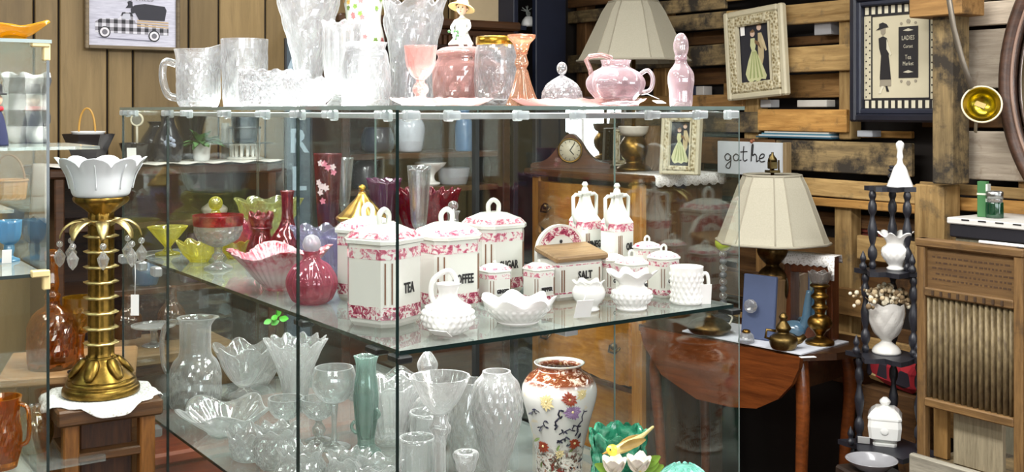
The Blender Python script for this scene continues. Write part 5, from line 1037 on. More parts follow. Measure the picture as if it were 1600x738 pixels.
p, s = oncab(315, .31); t = thing('potted_plant', 'small leafy green plant in a white tapered pot', 'plant', p)
put('pot', vessel([(11, 0), (12, 2), (14, 24), (15, 28)], s, 2, 20, 32), plain((212, 210, 208), .6), t)
GRN = plain((62, 108, 56), .5, 0, .35, 60); GRN2 = plain((96, 142, 84), .5, 0, .3, 60)
for i in range(46):
    a = random.uniform(0, 2*PI); e = random.uniform(.1, 1.2); put('leaf', M().petal((3*s*math.cos(a), 3*s*math.sin(a), 26*s), (math.cos(a)*math.cos(e), math.sin(a)*math.cos(e), math.sin(e)), (0, 0, 1), random.uniform(24, 42)*s, random.uniform(4.5, 7)*s, -.35, 4), GRN if i % 3 else GRN2, t)
p, s = oncab(352, .22); solo('grey_cylinder_vase', vessel([(5, 0), (6, 2), (6, 56)], s, 1.5, 4, 24), plain((128, 124, 112), .4), 'thin grey cylinder vase between the plant and the black pot', 'vase', p)
p, s = oncab(383, .27); t = thing('wire_cake_rack', 'low white slatted stand under the black pot', 'stand', p)
put('top_plate', M().lathe([(21*s, 22*s), (24*s, 22*s), (24*s, 25*s), (.1, 25*s)], 32), CLOTH, t)
for j in range(16):
    a = 2*PI*j/16; put('slat', M().box((22*s*math.cos(a), 22*s*math.sin(a), 11*s), (2.4*s, 4*s, 22*s), 0, (0, 0, a)), CLOTH, t)
put('foot_ring', M().lathe([(26*s, 0), (28*s, 0), (28*s, 3*s), (22*s, 4*s)], 32), CLOTH, t)
pp = p+Vector((0, 0, 25.2*s)); t = thing('black_pot', 'black pot with side handles standing on the white slatted stand', 'pot', pp)
put('body', vessel([(14, 0), (18, 4), (20, 20), (22, 40), (20, 44)], s, 2.5, 5, 32), DKG, t); put('rim', M().tube([(23*s*math.cos(q_*PI/14), 23*s*math.sin(q_*PI/14), 24*s) for q_ in range(28)], 2*s, 6, closed=True), BLK2, t)
for sx_ in (-1, 1): put('leg_bracket', M().box((sx_*22*s, 0, 12*s), (3*s, 5*s, 24*s)), plain((150, 148, 140), .4), t)
# dim goods on the cabinet shelves
for px, z_, h_, c_, lab in ((300, zc-.409, 76, (70, 46, 62), 'plum dark vase on the upper shelf of the dark cabinet'), (352, zc-.409, 70, (84, 72, 62), 'brown pottery jar on the upper shelf of the dark cabinet'), (395, zc-.409, 74, (46, 56, 56), 'grey green bottle on the upper shelf of the dark cabinet'), (228, zc-.409, 50, (70, 92, 116), 'blue grey jar at the left of the dark cabinet shelf'), (335, zc-.189, 26, (200, 190, 170), 'small pale bird shaped jug on the top shelf of the cabinet')):
    p = RB(px, 172, .27); p.z = z_; s = S(p.y); solo('dim_jar', vessel([(14, 0), (18, 4), (20, h_*.5), (10, h_*.8), (8, h_)], s, 2, 4, 28), plain(c_, .3, 0, .3, 40, .3), lab, 'jar', p)
# vertical GIRL sign board
p = W(1.610, 3.62, 0); s = S(p.y); zsg = EYE-(60-HZ)*s; t = thing('letter_sign', 'tall dark slate sign board with big pale letters reading down', 'sign', p, TH-.25)
put('board', M().box((0, .008, zsg/2), (38*s, .016, zsg), bev=.002), plain((58, 72, 82), .6, 0, .15, 12), t)
for sx_ in (-1, 1): put('edge_strip', M().box((sx_*20*s, .006, zsg/2), (3*s, .02, zsg)), plain((14, 15, 18), .6), t)
PALE = plain((150, 170, 182), .6)
for ch_, y in (('G', 108), ('I', 165), ('R', 222), ('L', 281)): put_text(ch_, 52*s, t, (0, -.002, EYE-(y-HZ)*s), .95, PALE, 'letter', 0, .0022, .001)
# dark hutch with a dentil cornice
ho = .44; a0, a1 = aB(537, ho), aB(803, ho); zt = RB(690, 28, ho).z
hu = thing('dark_hutch', 'tall dark brown hutch with a dentil cornice and open shelves', 'hutch', W((a0+a1)/2, CB-ho/2-.01, 0), TH); LW = a1-a0
put('back_board', M().box((0, ho/2-.03, zt/2), (LW-.03, .02, zt-.06)), DK, hu)
for sx_ in (-1, 1): put('side_panel', M().box((sx_*(LW/2-.02), 0, zt/2-.03), (.035, ho-.06, zt-.06), bev=.004), DK, hu)
put('cornice', M().box((0, -.01, zt-.02), (LW+.05, ho, .035), bev=.008), DK2, hu); put('cornice', M().box((0, 0, zt-.052), (LW+.02, ho-.03, .028), bev=.005), DK, hu)
for j in range(34): put('dentil', M().box((-LW/2+LW*(j+.5)/34, -ho/2+.022, zt-.082), (LW/34*.55, .022, .034)), DK2, hu)
put('frieze', M().box((0, -ho/2+.045, zt-.085), (LW-.04, .02, .05)), DK, hu)
HZ_ = [EYE-(y-HZ)*dB(650, ho)/FPX for y in (245, 300, 420)]
for z in HZ_: put('shelf', M().box((0, .02, z), (LW-.05, ho-.10, .022), bev=.003), DK2, hu)
for sx_ in (-1, 1): dr_ = put('door', M().box((sx_*(LW/4-.01), -ho/2+.05, HZ_[2]/2), (LW/2-.04, .024, HZ_[2]-.06), bev=.006), DK, hu); put('knob', M().ball((-sx_*.25+sx_*LW/4, -ho/2+.026, HZ_[2]-.2), .014, 10, 8), BRASS, dr_)
def onh(px, zi, fo=.30): p = RB(px, 172, fo); p.z = HZ_[zi]+.0115; return p, S(p.y)
WB = plain((196, 204, 214), .2, 0, .2, 40, .5)
for px, zi, pr_, mat_, cat_, lab in ((640, 0, [(16, 0), (20, 6), (24, 40), (14, 60), (18, 70)], WB, 'vase', 'pale blue and white china vase on the top shelf of the hutch'), (672, 1, [(14, 0), (16, 4), (8, 8), (8, 18), (22, 30), (26, 36)], MILK, 'dish', 'white footed dish on the lower hutch shelf'), (725, 0, [(12, 0), (14, 4), (14, 40), (9, 54), (9, 64)], plain((70, 110, 150), .25, 0, .3, 30, .4), 'bottle', 'blue grey bottle near the right end of the hutch shelf'), (708, 1, [(20, 0), (22, 3), (26, 22), (27, 26)], plain((150, 152, 158), .25), 'bowl', 'grey china bowl on the lower hutch shelf'), (770, 1, [(10, 0), (14, 4), (16, 30), (8, 50), (8, 58)], plain((44, 32, 28), .3, 0, .3, 30, .4), 'vase', 'dark brown vase at the right end of the lower hutch shelf'), (780, 0, [(12, 0), (14, 4), (18, 30), (14, 48), (16, 54)], plain((66, 48, 40), .3, 0, .3, 30, .4), 'vase', 'brown pottery vase at the right end of the upper hutch shelf'), (570, 1, [(16, 0), (20, 6), (18, 34), (8, 46)], plain((60, 56, 60), .3, 0, .3, 30, .4), 'vase', 'grey pottery vase at the left of the lower hutch shelf'), (590, 0, [(18, 0), (24, 6), (26, 22), (20, 40)], plain((52, 56, 72), .3, 0, .3, 30, .4), 'jar', 'dark blue jar at the middle of the upper hutch shelf')):
    p, s = onh(px, zi); solo('hutch_piece', vessel(pr_, s, 2, 4, 28), mat_, lab, cat_, p)
# picture lying back on top of the hutch
p = RB(752, 24, .15); s = S(p.y); t = thing('beige_picture', 'beige framed picture leaning on top of the dark hutch', 'picture', Vector((p.x, p.y, zt+.001+.16)), TH); frame_strips(.26, .32, .02, .02, t, wood((120, 90, 54), (160, 124, 80), .5, 0, 2)); put('print', M().box((0, .002, 0), (.235, .006, .295)), plain((196, 176, 140), .8, 0, .15, 12), t)
# navy cupboard in the corner
NV = plain((20, 26, 44), .5, 0, .35, 8); no = .28; a0, a1 = aB(806, no), aB(886, no)
nv = thing('navy_cupboard', 'tall dark navy painted cupboard in the corner of the room', 'cupboard', W((a0+a1)/2, CB-no/2-.01, 0), TH); LW = a1-a0
put('back_board', M().box((0, no/2-.03, 1.1), (LW, .02, 2.2)), plain((10, 11, 16), .7), nv)
put('side_panel', M().box((-LW/2+.012, 0, 1.1), (.024, no-.05, 2.2), bev=.003), NV, nv)
put('door_panel', M().box((LW*.20, -no/2+.03, 1.1), (LW*.6, .03, 2.2), bev=.004), NV, nv)
put('top', M().box((0, 0, 2.212), (LW+.02, no, .024), bev=.003), NV, nv)
zs = [EYE-(y-HZ)*dB(820, no)/FPX for y in (38, 285, 560)]
for z in zs: put('shelf', M().box((-LW*.3, .02, z-.01), (LW*.40-.02, no-.10, .018)), NV, nv)
p = RB(826, 172, .18); p.z = zs[0]; s = S(p.y); t = thing('white_swan_vase', 'small white vase with a dry grey spray in the navy cupboard', 'vase', p); put('body', vessel([(10, 0), (12, 3), (10, 10), (5, 16)], s, 1.5, 3, 24), MILK, t)
for i in range(7): put('stem', M().tube(smooth_prof([(0, 0, 14*s), (random.uniform(-5, 3)*s, 0, 22*s), (random.uniform(-12, 6)*s, 0, random.uniform(26, 38)*s)], 3), .7*s, 4), plain((150, 156, 150), .6), t)
# ---------------------------------------------------------------- oak dresser and what stands on it
OAK = wood((150, 96, 30), (196, 140, 62), .35, 0, 1.3, None, .3); OAKV = wood((150, 96, 30), (196, 140, 62), .35, 2, 1.3, None, .3); SIDE = wood((60, 38, 22), (92, 60, 34), .5, 2, 1.2)
da, db0, db1, dz = 2.70, 3.07, 3.75, 1.26; DW = db1-db0; DD = CA-.02-da
dr = thing('oak_dresser', 'golden oak chest of drawers with bowed fronts behind the display case', 'dresser', W(da+DD/2, (db0+db1)/2, 0), TH-PI/2)
put('top', M().box((0, 0, dz-.014), (DW+.05, DD+.04, .028), bev=.006), wood((70, 42, 22), (110, 70, 38), .3, 0, 1.2), dr)
put('side_panel', M().box((DW/2-.012, .01, (dz-.03)/2), (.024, DD-.04, dz-.03)), SIDE, dr); put('side_panel', M().box((-DW/2+.012, .01, (dz-.03)/2), (.024, DD-.04, dz-.03)), SIDE, dr); put('back_board', M().box((0, DD/2-.012, (dz-.03)/2), (DW-.05, .016, dz-.04)), SIDE, dr)
for sx_ in (-1, 1): put('corner_post', M().box((sx_*(DW/2-.028), -DD/2+.03, (dz-.03)/2), (.056, .05, dz-.03), bev=.006), OAKV, dr)
zz_ = [dz-.04, dz-.25, dz-.50, dz-.80, dz-1.12]
for i in range(4):
    z0, z1 = zz_[i+1]+.010, zz_[i]-.010; h_ = z1-z0; m = M(); secs = []
    for j in range(17):
        x = (-.5+j/16)*(DW-.115); y = -DD/2+.012-.030*math.sin(2*PI*j/16+.2)*1.0-.010; zb = z0+.012*math.cos(4*PI*j/16); secs.append([(x, y, zb), (x, y+.05, zb), (x, y+.05, z1), (x, y, z1)])
    m.loft(secs, 0, False); D_ = put('drawer', m, OAK, dr)
    for sx_ in (-.18, .18):
        y_ = -DD/2+.004-.030*math.sin(2*PI*(sx_/(DW-.115)+.5)+.2)-.012
        put('pull', M().ball((sx_, y_-.006, (z0+z1)/2), .014, 10, 8).tube([(sx_-.03, y_, (z0+z1)/2), (sx_-.02, y_-.014, (z0+z1)/2-.022), (sx_+.02, y_-.014, (z0+z1)/2-.022), (sx_+.03, y_, (z0+z1)/2)], .004, 6), metal((110, 86, 50), .35), D_)
for i in range(1, 5): put('rail', M().box((0, -DD/2+.04, zz_[i]), (DW-.05, .05, .016)), SIDE, dr)
put('base_rail', M().box((0, -DD/2+.04, .07), (DW-.05, .04, .12), bev=.004), OAK, dr)
def ond(px, a): k = K(px); d = a/(AX*k+AY); return Vector((k*d, d, dz+.0005)), S(d)
# lace mat hanging over the corner
m = M(); g = []
for i in range(25):
    for j in range(9):
        x = DW/2-.16+.20*i/24 if False else DW/2+.03-.012; 
pts = []; nn = 24
for i in range(nn+1):
    y = -DD/2+.05+.36*i/nn; sc_ = .010*abs(math.sin(i*PI/3))
    pts += [(DW/2-.20, y, dz+.002), (DW/2+.022, y, dz+.002), (DW/2+.030, y, dz-.006), (DW/2+.032, y, dz-.034-sc_)]
m.add(pts, [(i*4+k, i*4+k+1, i*4+k+5, i*4+k+4) for i in range(nn) for k in range(3)])
o = solo('lace_mat', m, LACE, 'white lace mat hanging over the right end of the oak dresser', 'doily', dr.location, TH-PI/2); o.modifiers.new('t', 'SOLIDIFY').thickness = .0025
# mantel clock
p, s = ond(893, 2.84); t = thing('mantel_clock', 'dark wooden humpback mantel clock with a cream dial on the dresser', 'clock', p, -.18)
pf = [(-62, 0), (62, 0), (62, 6)]+[(x, 8+46*math.exp(-(x/26)**2)) for x in range(58, -59, -4)]+[(-62, 6)]
put('case', M().prism([(x*s, z*s) for x, z in pf], .09, 0, 'y', -.045), wood((64, 34, 18), (104, 60, 34), .3, 0, 2, None, .4), t)
dl = put('dial', M().lathe([(.0005, 0), (17*s, 0), (17*s, .006), (.0005, .006)], 36), plain((214, 206, 180), .3), t, (0, -.045, 28*s), 0, (PI/2, 0, 0))
put('bezel', M().tube([(18*s*math.cos(q_*PI/18), -.05, (28+18*math.sin(q_*PI/18))*s) for q_ in range(36)], 1.8*s, 6, closed=True), BRASS, t)
for an, L_ in ((.6, 13), (2.4, 9)): put('hand', M().tube([(0, -.053, 28*s), (L_*s*math.sin(an), -.053, (28+L_*math.cos(an))*s)], .7*s, 4), INK, t)
for j in range(12): a = PI*j/6; put('hour_mark', M().box((14*s*math.cos(a), -.052, (28+14*math.sin(a))*s), (.8*s, .001, 3*s), 0, (0, PI/2-a, 0)), INK, t)
# mirror that throws back the shop windows
p, s = ond(926, 3.04); t = thing('dresser_mirror', 'framed mirror behind the mantel clock reflecting bright shop windows', 'mirror', p, math.radians(2.5)); mw, mh = .27, .30
frame_strips_z = M()
for sx_ in (-1, 1): put('frame_rail', M().box((sx_*(mw/2), 0, mh/2), (.022, .02, mh), bev=.004), DK2, t)
for z in (.011, mh-.011): put('frame_rail', M().box((0, 0, z), (mw-.02, .02, .022), bev=.004), DK2, t)
put('mirror_glass', M().box((0, .002, mh/2), (mw-.02, .006, mh-.04)), MIRR, t)
# ornate cream frames with a dancing couple
n = N('ornate_frame'); vo = n.n('TexVoronoi'); vo.inputs['Scale'].default_value = 90; n.l(n.coord(), vo.inputs['Vector']); n.pbr(n.ramp(vo.outputs['Distance'], [(.15, lin((120, 104, 66))), (.4, lin((172, 160, 124))), (.7, lin((204, 196, 166)))]), .5, 0, n.bump(vo.outputs['Distance'], .8, .004)); ORN = n.m
CREAM = plain((196, 188, 160), .5); NIGHT = plain((30, 30, 40), .6, 0, .2, 20)
def couple(t, w_, h, tag_=False):
    frame_strips(w_, h, w_*.085, .03, t, CREAM, name='outer_rail')
    for sx_ in (-1, 1): put('ornate_rail', M().box((sx_*(w_*.355), -.004, 0), (w_*.13, .026, h-w_*.17), bev=.006), ORN, t)
    for sz in (-1, 1): put('ornate_rail', M().box((0, -.004, sz*(h/2-w_*.145)), (w_*.60, .026, w_*.13), bev=.006), ORN, t)
    for sx_ in (-1, 1): put('inner_rail', M().box((sx_*w_*.275, -.008, 0), (w_*.035, .014, h-w_*.40)), CREAM, t)
    put('painting', M().box((0, .006, 0), (w_*.56, .008, h-w_*.40)), NIGHT, t)
    u_ = h/100; G1 = plain((196, 198, 150), .6, 0, .15, 60); G2 = plain((150, 160, 104), .6); PKC = plain((208, 180, 160), .6); BR = plain((120, 92, 62), .6)
    def pl(pts, m_, y=0.0006, nm='painted_shape'): flat([(x*u_, z*u_) for x, z in pts], t, m_, y, .0008, nm)
    pl([(-6, 4), (-1, 4), (6, -8), (14, -26), (12, -30), (6, -29), (2, -32), (-4, -30), (-10, -32), (-14, -29), (-17, -22), (-12, -8)], G1, .0009, 'skirt')
    for x in (-11, -5, 1, 7): pl([(x*.3-2, 2), (x*.3-1, 2), (x+1.6, -27), (x-.6, -28)], G2, .0003, 'pleat')
    pl([(-7, 17), (-1, 17), (0, 8), (-2, 3), (-6, 3), (-8, 9)], G1, .0006, 'bodice'); pl([(x-4, z+22) for x, z in disc(0, 0, 3.4, 12)], PKC, .0006, 'head'); pl([(-8, 24), (-3, 27), (0, 24), (-3, 23)], BR, .0002, 'hair')
    pl([(4, 22), (9, 22), (12, 12), (11, -6), (8, -14), (4, -14), (3, 4)], plain((186, 170, 130), .6), .0012, 'coat'); pl([(x+6, z+28) for x, z in disc(0, 0, 3.4, 12)], PKC, .0006, 'head'); pl([(3, 30), (7, 33), (10, 29), (7, 30)], BR, .0002, 'hair')
    pl([(10, 20), (13, 12), (16, 2), (14, 1), (9, 12)], plain((206, 190, 150), .6), .0004, 'arm'); pl([(-1, 15), (5, 12), (8, 4), (4, 8), (-1, 11)], BR, .0002, 'arm')
    if tag_: put('tag', M().box((-w_*.20, -.002, h*.27), (w_*.07, .001, h*.11)), WTAG, t)
for px, a, w_, h, lab, rz in ((1064, 2.82, .155, .225, 'cream framed picture of a dancing couple leaning on the dresser lace', -.62), (981, 3.05, .12, .155, 'smaller cream framed picture at the back of the dresser by the mirror', -.25)):
    p, s = ond(px, a); t = thing('couple_picture', lab, 'picture', p+Vector((0, 0, h/2+.004)), rz); couple(t, w_, h)
    t.rotation_euler = (-.10, 0, rz)
p, s = ond(1017, 2.98); solo('wicker_canister', vessel([(14, 0), (16, 4), (17, 40), (15, 66), (16, 70)], s, 2, 5, 40, cut_diamond(16, .05, .3, 0, 1)), plain((104, 76, 42), .6, 0, .35, 80), 'tall brown wicker canister between the two small cream frames', 'basket', p)
# tall lamp on the dresser
SHADE = None
n = N('linen_shade'); f = n.noise(n.coord('Object', (1, 1, 1)), 240, 2); n.pbr(n.mix(f, lin((166, 161, 143)), lin((186, 181, 162))), .9, 0, None, .2); SHADE = n.m
TRIM = plain((160, 154, 136), .9, 0, .1, 80)
def shade(m_t, rb, rt, z0, z1, sides, ph, parent, cut=.25):
    m = M(); secs = []
    prof = [(rb, 0), (rb*.86+rt*.14, .12), (rb*.66+rt*.34, .34), (rb*.42+rt*.58, .6), (rb*.22+rt*.78, .82), (rt, 1)]
    def loop(r, z):
        out = []
        for j in range(sides):
            a = 2*PI*j/sides+ph; da_ = cut*PI/sides
            for e in (-da_, da_): out.append((r*math.cos(a+e), r*math.sin(a+e), z))
        return out
    outer = [loop(r, z0+(z1-z0)*t_) for r, t_ in prof]; inner = [loop(r-.003, z0+(z1-z0)*t_) for r, t_ in reversed(prof)]
    sh = put('lamp_shade', M().loft(outer+inner+[outer[0]], 0, False, False), SHADE, parent)
    for r, z in ((rb, z0+.004), (rt, z1-.004)): put('shade_trim', M().tube(loop(r+.001, z), .005, 6, closed=True), TRIM, sh)
    for j in range(sides*2): put('seam', M().tube([o_[j] for o_ in outer], .0022, 5), TRIM, sh)
    return sh
p, s = ond(990, 2.90); t = thing('tall_table_lamp', 'tall brass lamp with a big cream panelled shade on the oak dresser', 'lamp', p, .5)
put('base', solid([(26, 0), (27, 4), (22, 8), (12, 14), (20, 26), (22, 40), (14, 54), (6, 62), (5, 70)], s, 32), BRASS, t)
put('cup', vessel([(8, 52), (20, 58), (24, 70)], s, 2, 54, 32), plain((210, 204, 190), .3), t)
put('stem', M().tube([(0, 0, 60*s), (0, 0, 190*s)], 3.4*s, 12), BRASS, t)
shade(t, 88*s, 38*s, (172+.24/s-97-0)*s if False else (dz*0+(EYE-dz)+75*s), (EYE-dz)+170*s, 6, .35, t)
put('harp_top', M().ball((0, 0, (EYE-dz)+178*s), 5*s, 10, 8).tube([(0, 0, (EYE-dz)+60*s), (0, 0, (EYE-dz)+176*s)], 1.6*s, 6), BRASS, t)
# ================================================================= RIGHT WALL
def wloc(px, py, off): return RA(px, py, off)
def wfac(px): return AY+AX*K(px)                   # how much the pallet wall is foreshortened across
RW_ = TH-PI/2
# dancing couple picture hung a little crooked
p = wloc(1181, 83, .035); s = S(p.y); w_ = 93*s/wfac(1181); t = thing('couple_picture', 'cream ornate framed picture of a dancing couple hanging crooked on the pallets', 'picture', p, RW_); couple(t, w_, 141*s, True); t.rotation_euler = (0, math.radians(-4), RW_)
put('hook', M().tube([(0, .02, 70*s), (0, .03, 74*s)], .003, 5), BRASS, t)
# black framed lady sign
p = wloc(1405, 88, .045); s = S(p.y); w_ = 150*s/wfac(1405); h = 206*s; t = thing('lady_sign', 'large black framed sign showing a slim lady in an old fashioned hat', 'sign', p, RW_)
BF = plain((26, 28, 40), .35, 0, .25, 30, .3)
frame_strips(w_, h, 13*s, .05, t, BF); frame_strips(w_-22*s, h-24*s, 9*s, .034, t, plain((40, 44, 58), .35, 0, .25, 30), name='inner_rail')
put('print', M().box((0, .010, 0), (w_-40*s, .01, h-36*s)), plain((204, 196, 168), .7, 0, .1, 10), t)
pw, ph_ = w_-40*s, h-40*s; Y_ = .0035
flat(rect(-pw/2, -ph_/2, pw/2, -ph_/2+16*s), t, INK, Y_, .001, 'striped_border'); flat(rect(-pw/2, ph_/2-16*s, pw/2, ph_/2), t, INK, Y_, .001, 'striped_border')
CW = plain((218, 212, 188), .7)
for j in range(11):
    x = -pw/2+pw*(j+.5)/11
    for z in (-ph_/2+8*s, ph_/2-8*s): put('stripe', M().box((x, Y_-.0008, z), (pw/11*.55, .001, 12*s)), CW, t)
for sx_ in (-1, 1):
    flat(rect(sx_*(pw/2-15*s)-1.2*s, -ph_/2+16*s, sx_*(pw/2-15*s)+1.2*s, ph_/2-16*s), t, INK, Y_, .001, 'border_line')
    for j in range(11):
        for k in range(2): flat(disc(sx_*(pw/2-(4+7*k)*s), -ph_/2+20*s+(ph_-40*s)*(j+.5*k)/11, 1.3*s, 6), t, INK, Y_, .001, 'dot')
for z in (-ph_/2+17*s, ph_/2-17*s): flat(rect(-pw/2+15*s, z-1.2*s, pw/2-15*s, z+1.2*s), t, INK, Y_, .001, 'border_line')
def L(x, y): return ((x-1405)*s/wfac(1405)*1.0, (88-y)*s)
def lp_(pts, m_, y=Y_, nm='lady'): flat([L(*q_) for q_ in pts], t, m_, y, .001, nm)
GR = plain((150, 142, 124), .7)
lp_([(1371, 58), (1378, 55), (1384, 58), (1388, 76), (1387, 86), (1375, 86), (1372, 74)], INK, Y_, 'bodice'); lp_([(1375, 86), (1387, 86), (1389, 104), (1391, 126), (1390, 132), (1374, 132), (1373, 120)], INK, Y_, 'skirt')
lp_([(1374, 124), (1391, 124), (1391, 134), (1373, 134)], GR, Y_-.0006, 'hem'); lp_([(1376, 134), (1380, 134), (1375, 146), (1371, 146)], CW, Y_-.0004, 'foot'); lp_([(1382, 134), (1385, 134), (1388, 143), (1384, 143)], INK, Y_-.0004, 'foot')
lp_([(1367, 45), (1372, 41), (1372, 35), (1378, 33), (1384, 36), (1387, 41), (1380, 42), (1374, 44)], INK, Y_-.0006, 'hat'); lp_([(1374, 44), (1382, 42), (1382, 50), (1378, 54), (1375, 51)], GR, Y_-.0003, 'face'); lp_([(1384, 60), (1388, 72), (1392, 84), (1390, 86), (1384, 76)], CW, Y_-.0006, 'arm')
lp_([(1403, 42), (1433, 42), (1433, 122), (1403, 122)], INK, Y_-.0003, 'plaque')
for x, y, r_ in ((1418, 34, 4), (1407, 37, 2.5), (1429, 37, 2.5), (1418, 130, 4), (1407, 127, 2.5), (1429, 127, 2.5)): flat(disc(*L(x, y), r_*s, 6), t, GR, Y_, .001, 'ornament')
TXT = plain((200, 194, 172), .7)
for wd_, y, sz in (('LADIES', 60, 10), ('Corset', 73, 8), ('Tea', 90, 10), ('Market', 100, 9)): x_, z_ = L(1418, y); put_text(wd_, sz*s, t, (x_, Y_-.0012, z_), .72, TXT, 'lettering', 0, 0)
for y in (48, 113): flat([L(*q_) for q_ in ((1410, y), (1418, y-3), (1426, y), (1418, y+1.5))], t, TXT, Y_-.001, .0006, 'flourish')
# gather sign
p = wloc(1172, 248, .10); s = S(p.y); fx = s/wfac(1172); t = thing('gather_sign', 'white board sign with the black handwritten word gather', 'sign', p, RW_)
put('board', M().box((0, .01, 0), (106*fx, .02, 52*s), bev=.002), plain((196, 202, 206), .6, 0, .12, 14), t); put('edge_strip', M().box((53*fx, .01, 0), (5*fx, .03, 54*s), bev=.002), wood((120, 100, 70), (160, 138, 100), .6, 2, 2), t)
STK = {'g': [[(9, 6), (4, 9), (0, 5), (2, 0), (7, 1), (9, 6), (9, -4), (7, -11), (2, -10), (3, -6), (10, 0)]], 'a': [[(9, 6), (4, 9), (0, 5), (2, 0), (7, 1), (9, 7), (9, 1), (12, 1)]], 't': [[(3, 20), (2, 4), (4, 0), (8, 2)], [(-2, 12), (8, 13)]], 'h': [[(1, 0), (2, 20), (4, 22), (3, 8), (6, 10), (9, 7), (9, 0), (12, 2)]], 'e': [[(0, 4), (6, 6), (7, 10), (3, 10), (0, 5), (2, 0), (8, 1)]], 'r': [[(1, 0), (2, 9), (4, 10), (8, 9), (8, 6)]]}
xo = -38
for c_ in 'gather':
    m = M()
    for sk in STK[c_]: m.tube([(( xo+x)*fx*1.05, -.0012, (z*1.15-4)*s) for x, z in smooth_prof(sk, 4)], .9*s, 5)
    put('letter', m, INK, t); xo += 13
put('little_bird', M().ball((4*s, -.002, 27*s), 3*s, 8, 6).ball((8*s, -.002, 29*s), 2*s, 8, 6), plain((150, 90, 60), .6), t)
# ---------------------------------------------------------------- drop leaf table
FR = G(1260, 555, .74); rzT = math.radians(-47); TT = .74
ex = Vector((math.cos(rzT), math.sin(rzT), 0)); ey_ = Vector((-math.sin(rzT), math.cos(rzT), 0))
TL, TD = .68, .37
TW = wood((84, 42, 18), (134, 72, 32), .3, 0, 1.2, None, .4); TWD = wood((40, 24, 14), (72, 44, 24), .35, 0, 1.2, None, .3)
org = FR-ex*TL/2+ey_*TD/2; tb2 = thing('drop_leaf_table', 'dark wooden drop leaf table with its front leaf hanging, against the pallet wall', 'table', Vector((org.x, org.y, 0)), rzT)
rr = .10; out = [(-TL/2, -TD/2), (TL/2-.02, -TD/2), (TL/2, -TD/2+.02), (TL/2+.05, -TD/4), (TL/2+.07, 0), (TL/2+.05, TD/4), (TL/2, TD/2), (-TL/2, TD/2)]
put('table_top', M().prism(out, .022, 0, 'z', TT-.022), TWD, tb2)
lf = [(-TL/2+.02, 0), (TL/2-.01, 0), (TL/2-.014, -.035), (TL/2-.04, -.09), (TL/2-.09, -.145), (TL/2-.17, -.19), (TL/2-.27, -.205), (-TL/2+.27, -.205), (-TL/2+.12, -.15), (-TL/2+.04, -.06)]
put('drop_leaf', M().prism([(x, z+TT-.006) for x, z in lf], .02, 0, 'y', -TD/2-.020), TW, tb2)
for sx_ in (-1, 1): put('apron', M().box((0, sx_*(TD/2-.05), TT-.075), (TL-.10, .02, .10)), TWD, tb2)
put('apron', M().box((TL/2-.06, 0, TT-.075), (.02, TD-.09, .10)), TWD, tb2)
for sx_ in (-1, 1):
    for sy in (-1, 1):
        pts = [(sx_*(TL/2-.07), sy*(TD/2-.06), z) for z in ()]
        bx_, by_ = sx_*(TL/2-.06), sy*(TD/2-.06); put('leg', M().tube(smooth_prof([(bx_, by_, TT-.024), (bx_+sx_*.02, by_+sy*.016, TT-.16), (bx_+sx_*.008, by_+sy*.006, .36), (bx_, by_, .12), (bx_+sx_*.02, by_+sy*.016, .03), (bx_+sx_*.035, by_+sy*.03, 0)], 4), lambda f: .025-.012*min(1, f*1.2)+(.010 if f > .93 else 0), 12), TW, tb2)
TZ = TT+.0008
def ont(px, py, z=TT): p = G(px, py, z); p.z = TZ+.0045; return p, S(p.y)
m = M(); rn = [G(1066, 519, TT), G(1252, 556, TT), G(1326, 536, TT), G(1120, 503, TT)]; q4 = [Vector((a.x, a.y, TZ)) for a in rn]
m.quad(q4, (0, 0, 1), .004); solo('white_runner', m, plain((206, 210, 218), .9, 0, .08, 60), 'white paper runner laid across the drop leaf table top', 'cloth')
# lamp on the table
k = K(1207); d = 2.86/(AX*k+AY); p = Vector((k*d, d, TZ+.0045)); s = S(d); t = thing('bronze_table_lamp', 'bronze lamp with a cream flared shade on the drop leaf table', 'lamp', p, .25)
hz = lambda y: EYE-(y-HZ)*s-p.z
AB = metal((104, 82, 48), .4, .25, 40)
put('base', solid([(40, 0), (42, 4), (36, 10), (18, 18), (12, 30), (20, 50), (26, 74), (22, 96), (10, 108), (14, 114), (22, 124), (24, 134), (18, 144), (10, 150), (8, 160)], s, 32, flute(6, .06)), AB, t)
put('stem', M().tube([(0, 0, 150*s), (0, 0, hz(262))], 3*s, 8), AB, t)
shade(t, 88*s, 44*s, hz(379), hz(272), 6, .25, t, .30)
fb = put('finial', M().box((0, 0, hz(258)), (12*s, 12*s, 12*s), bev=.002).box((0, 0, hz(268)), (18*s, 18*s, 4*s), bev=.001).lathe([(8*s, hz(252)), (7*s, hz(248)), (2*s, hz(242)), (2*s, hz(238))], 8), metal((120, 104, 66), .4, .3), t)
for sx_ in (-1, 1): put('post', M().box((sx_*7*s, -7*s, hz(258)), (2*s, 2*s, 16*s)), AB, fb)
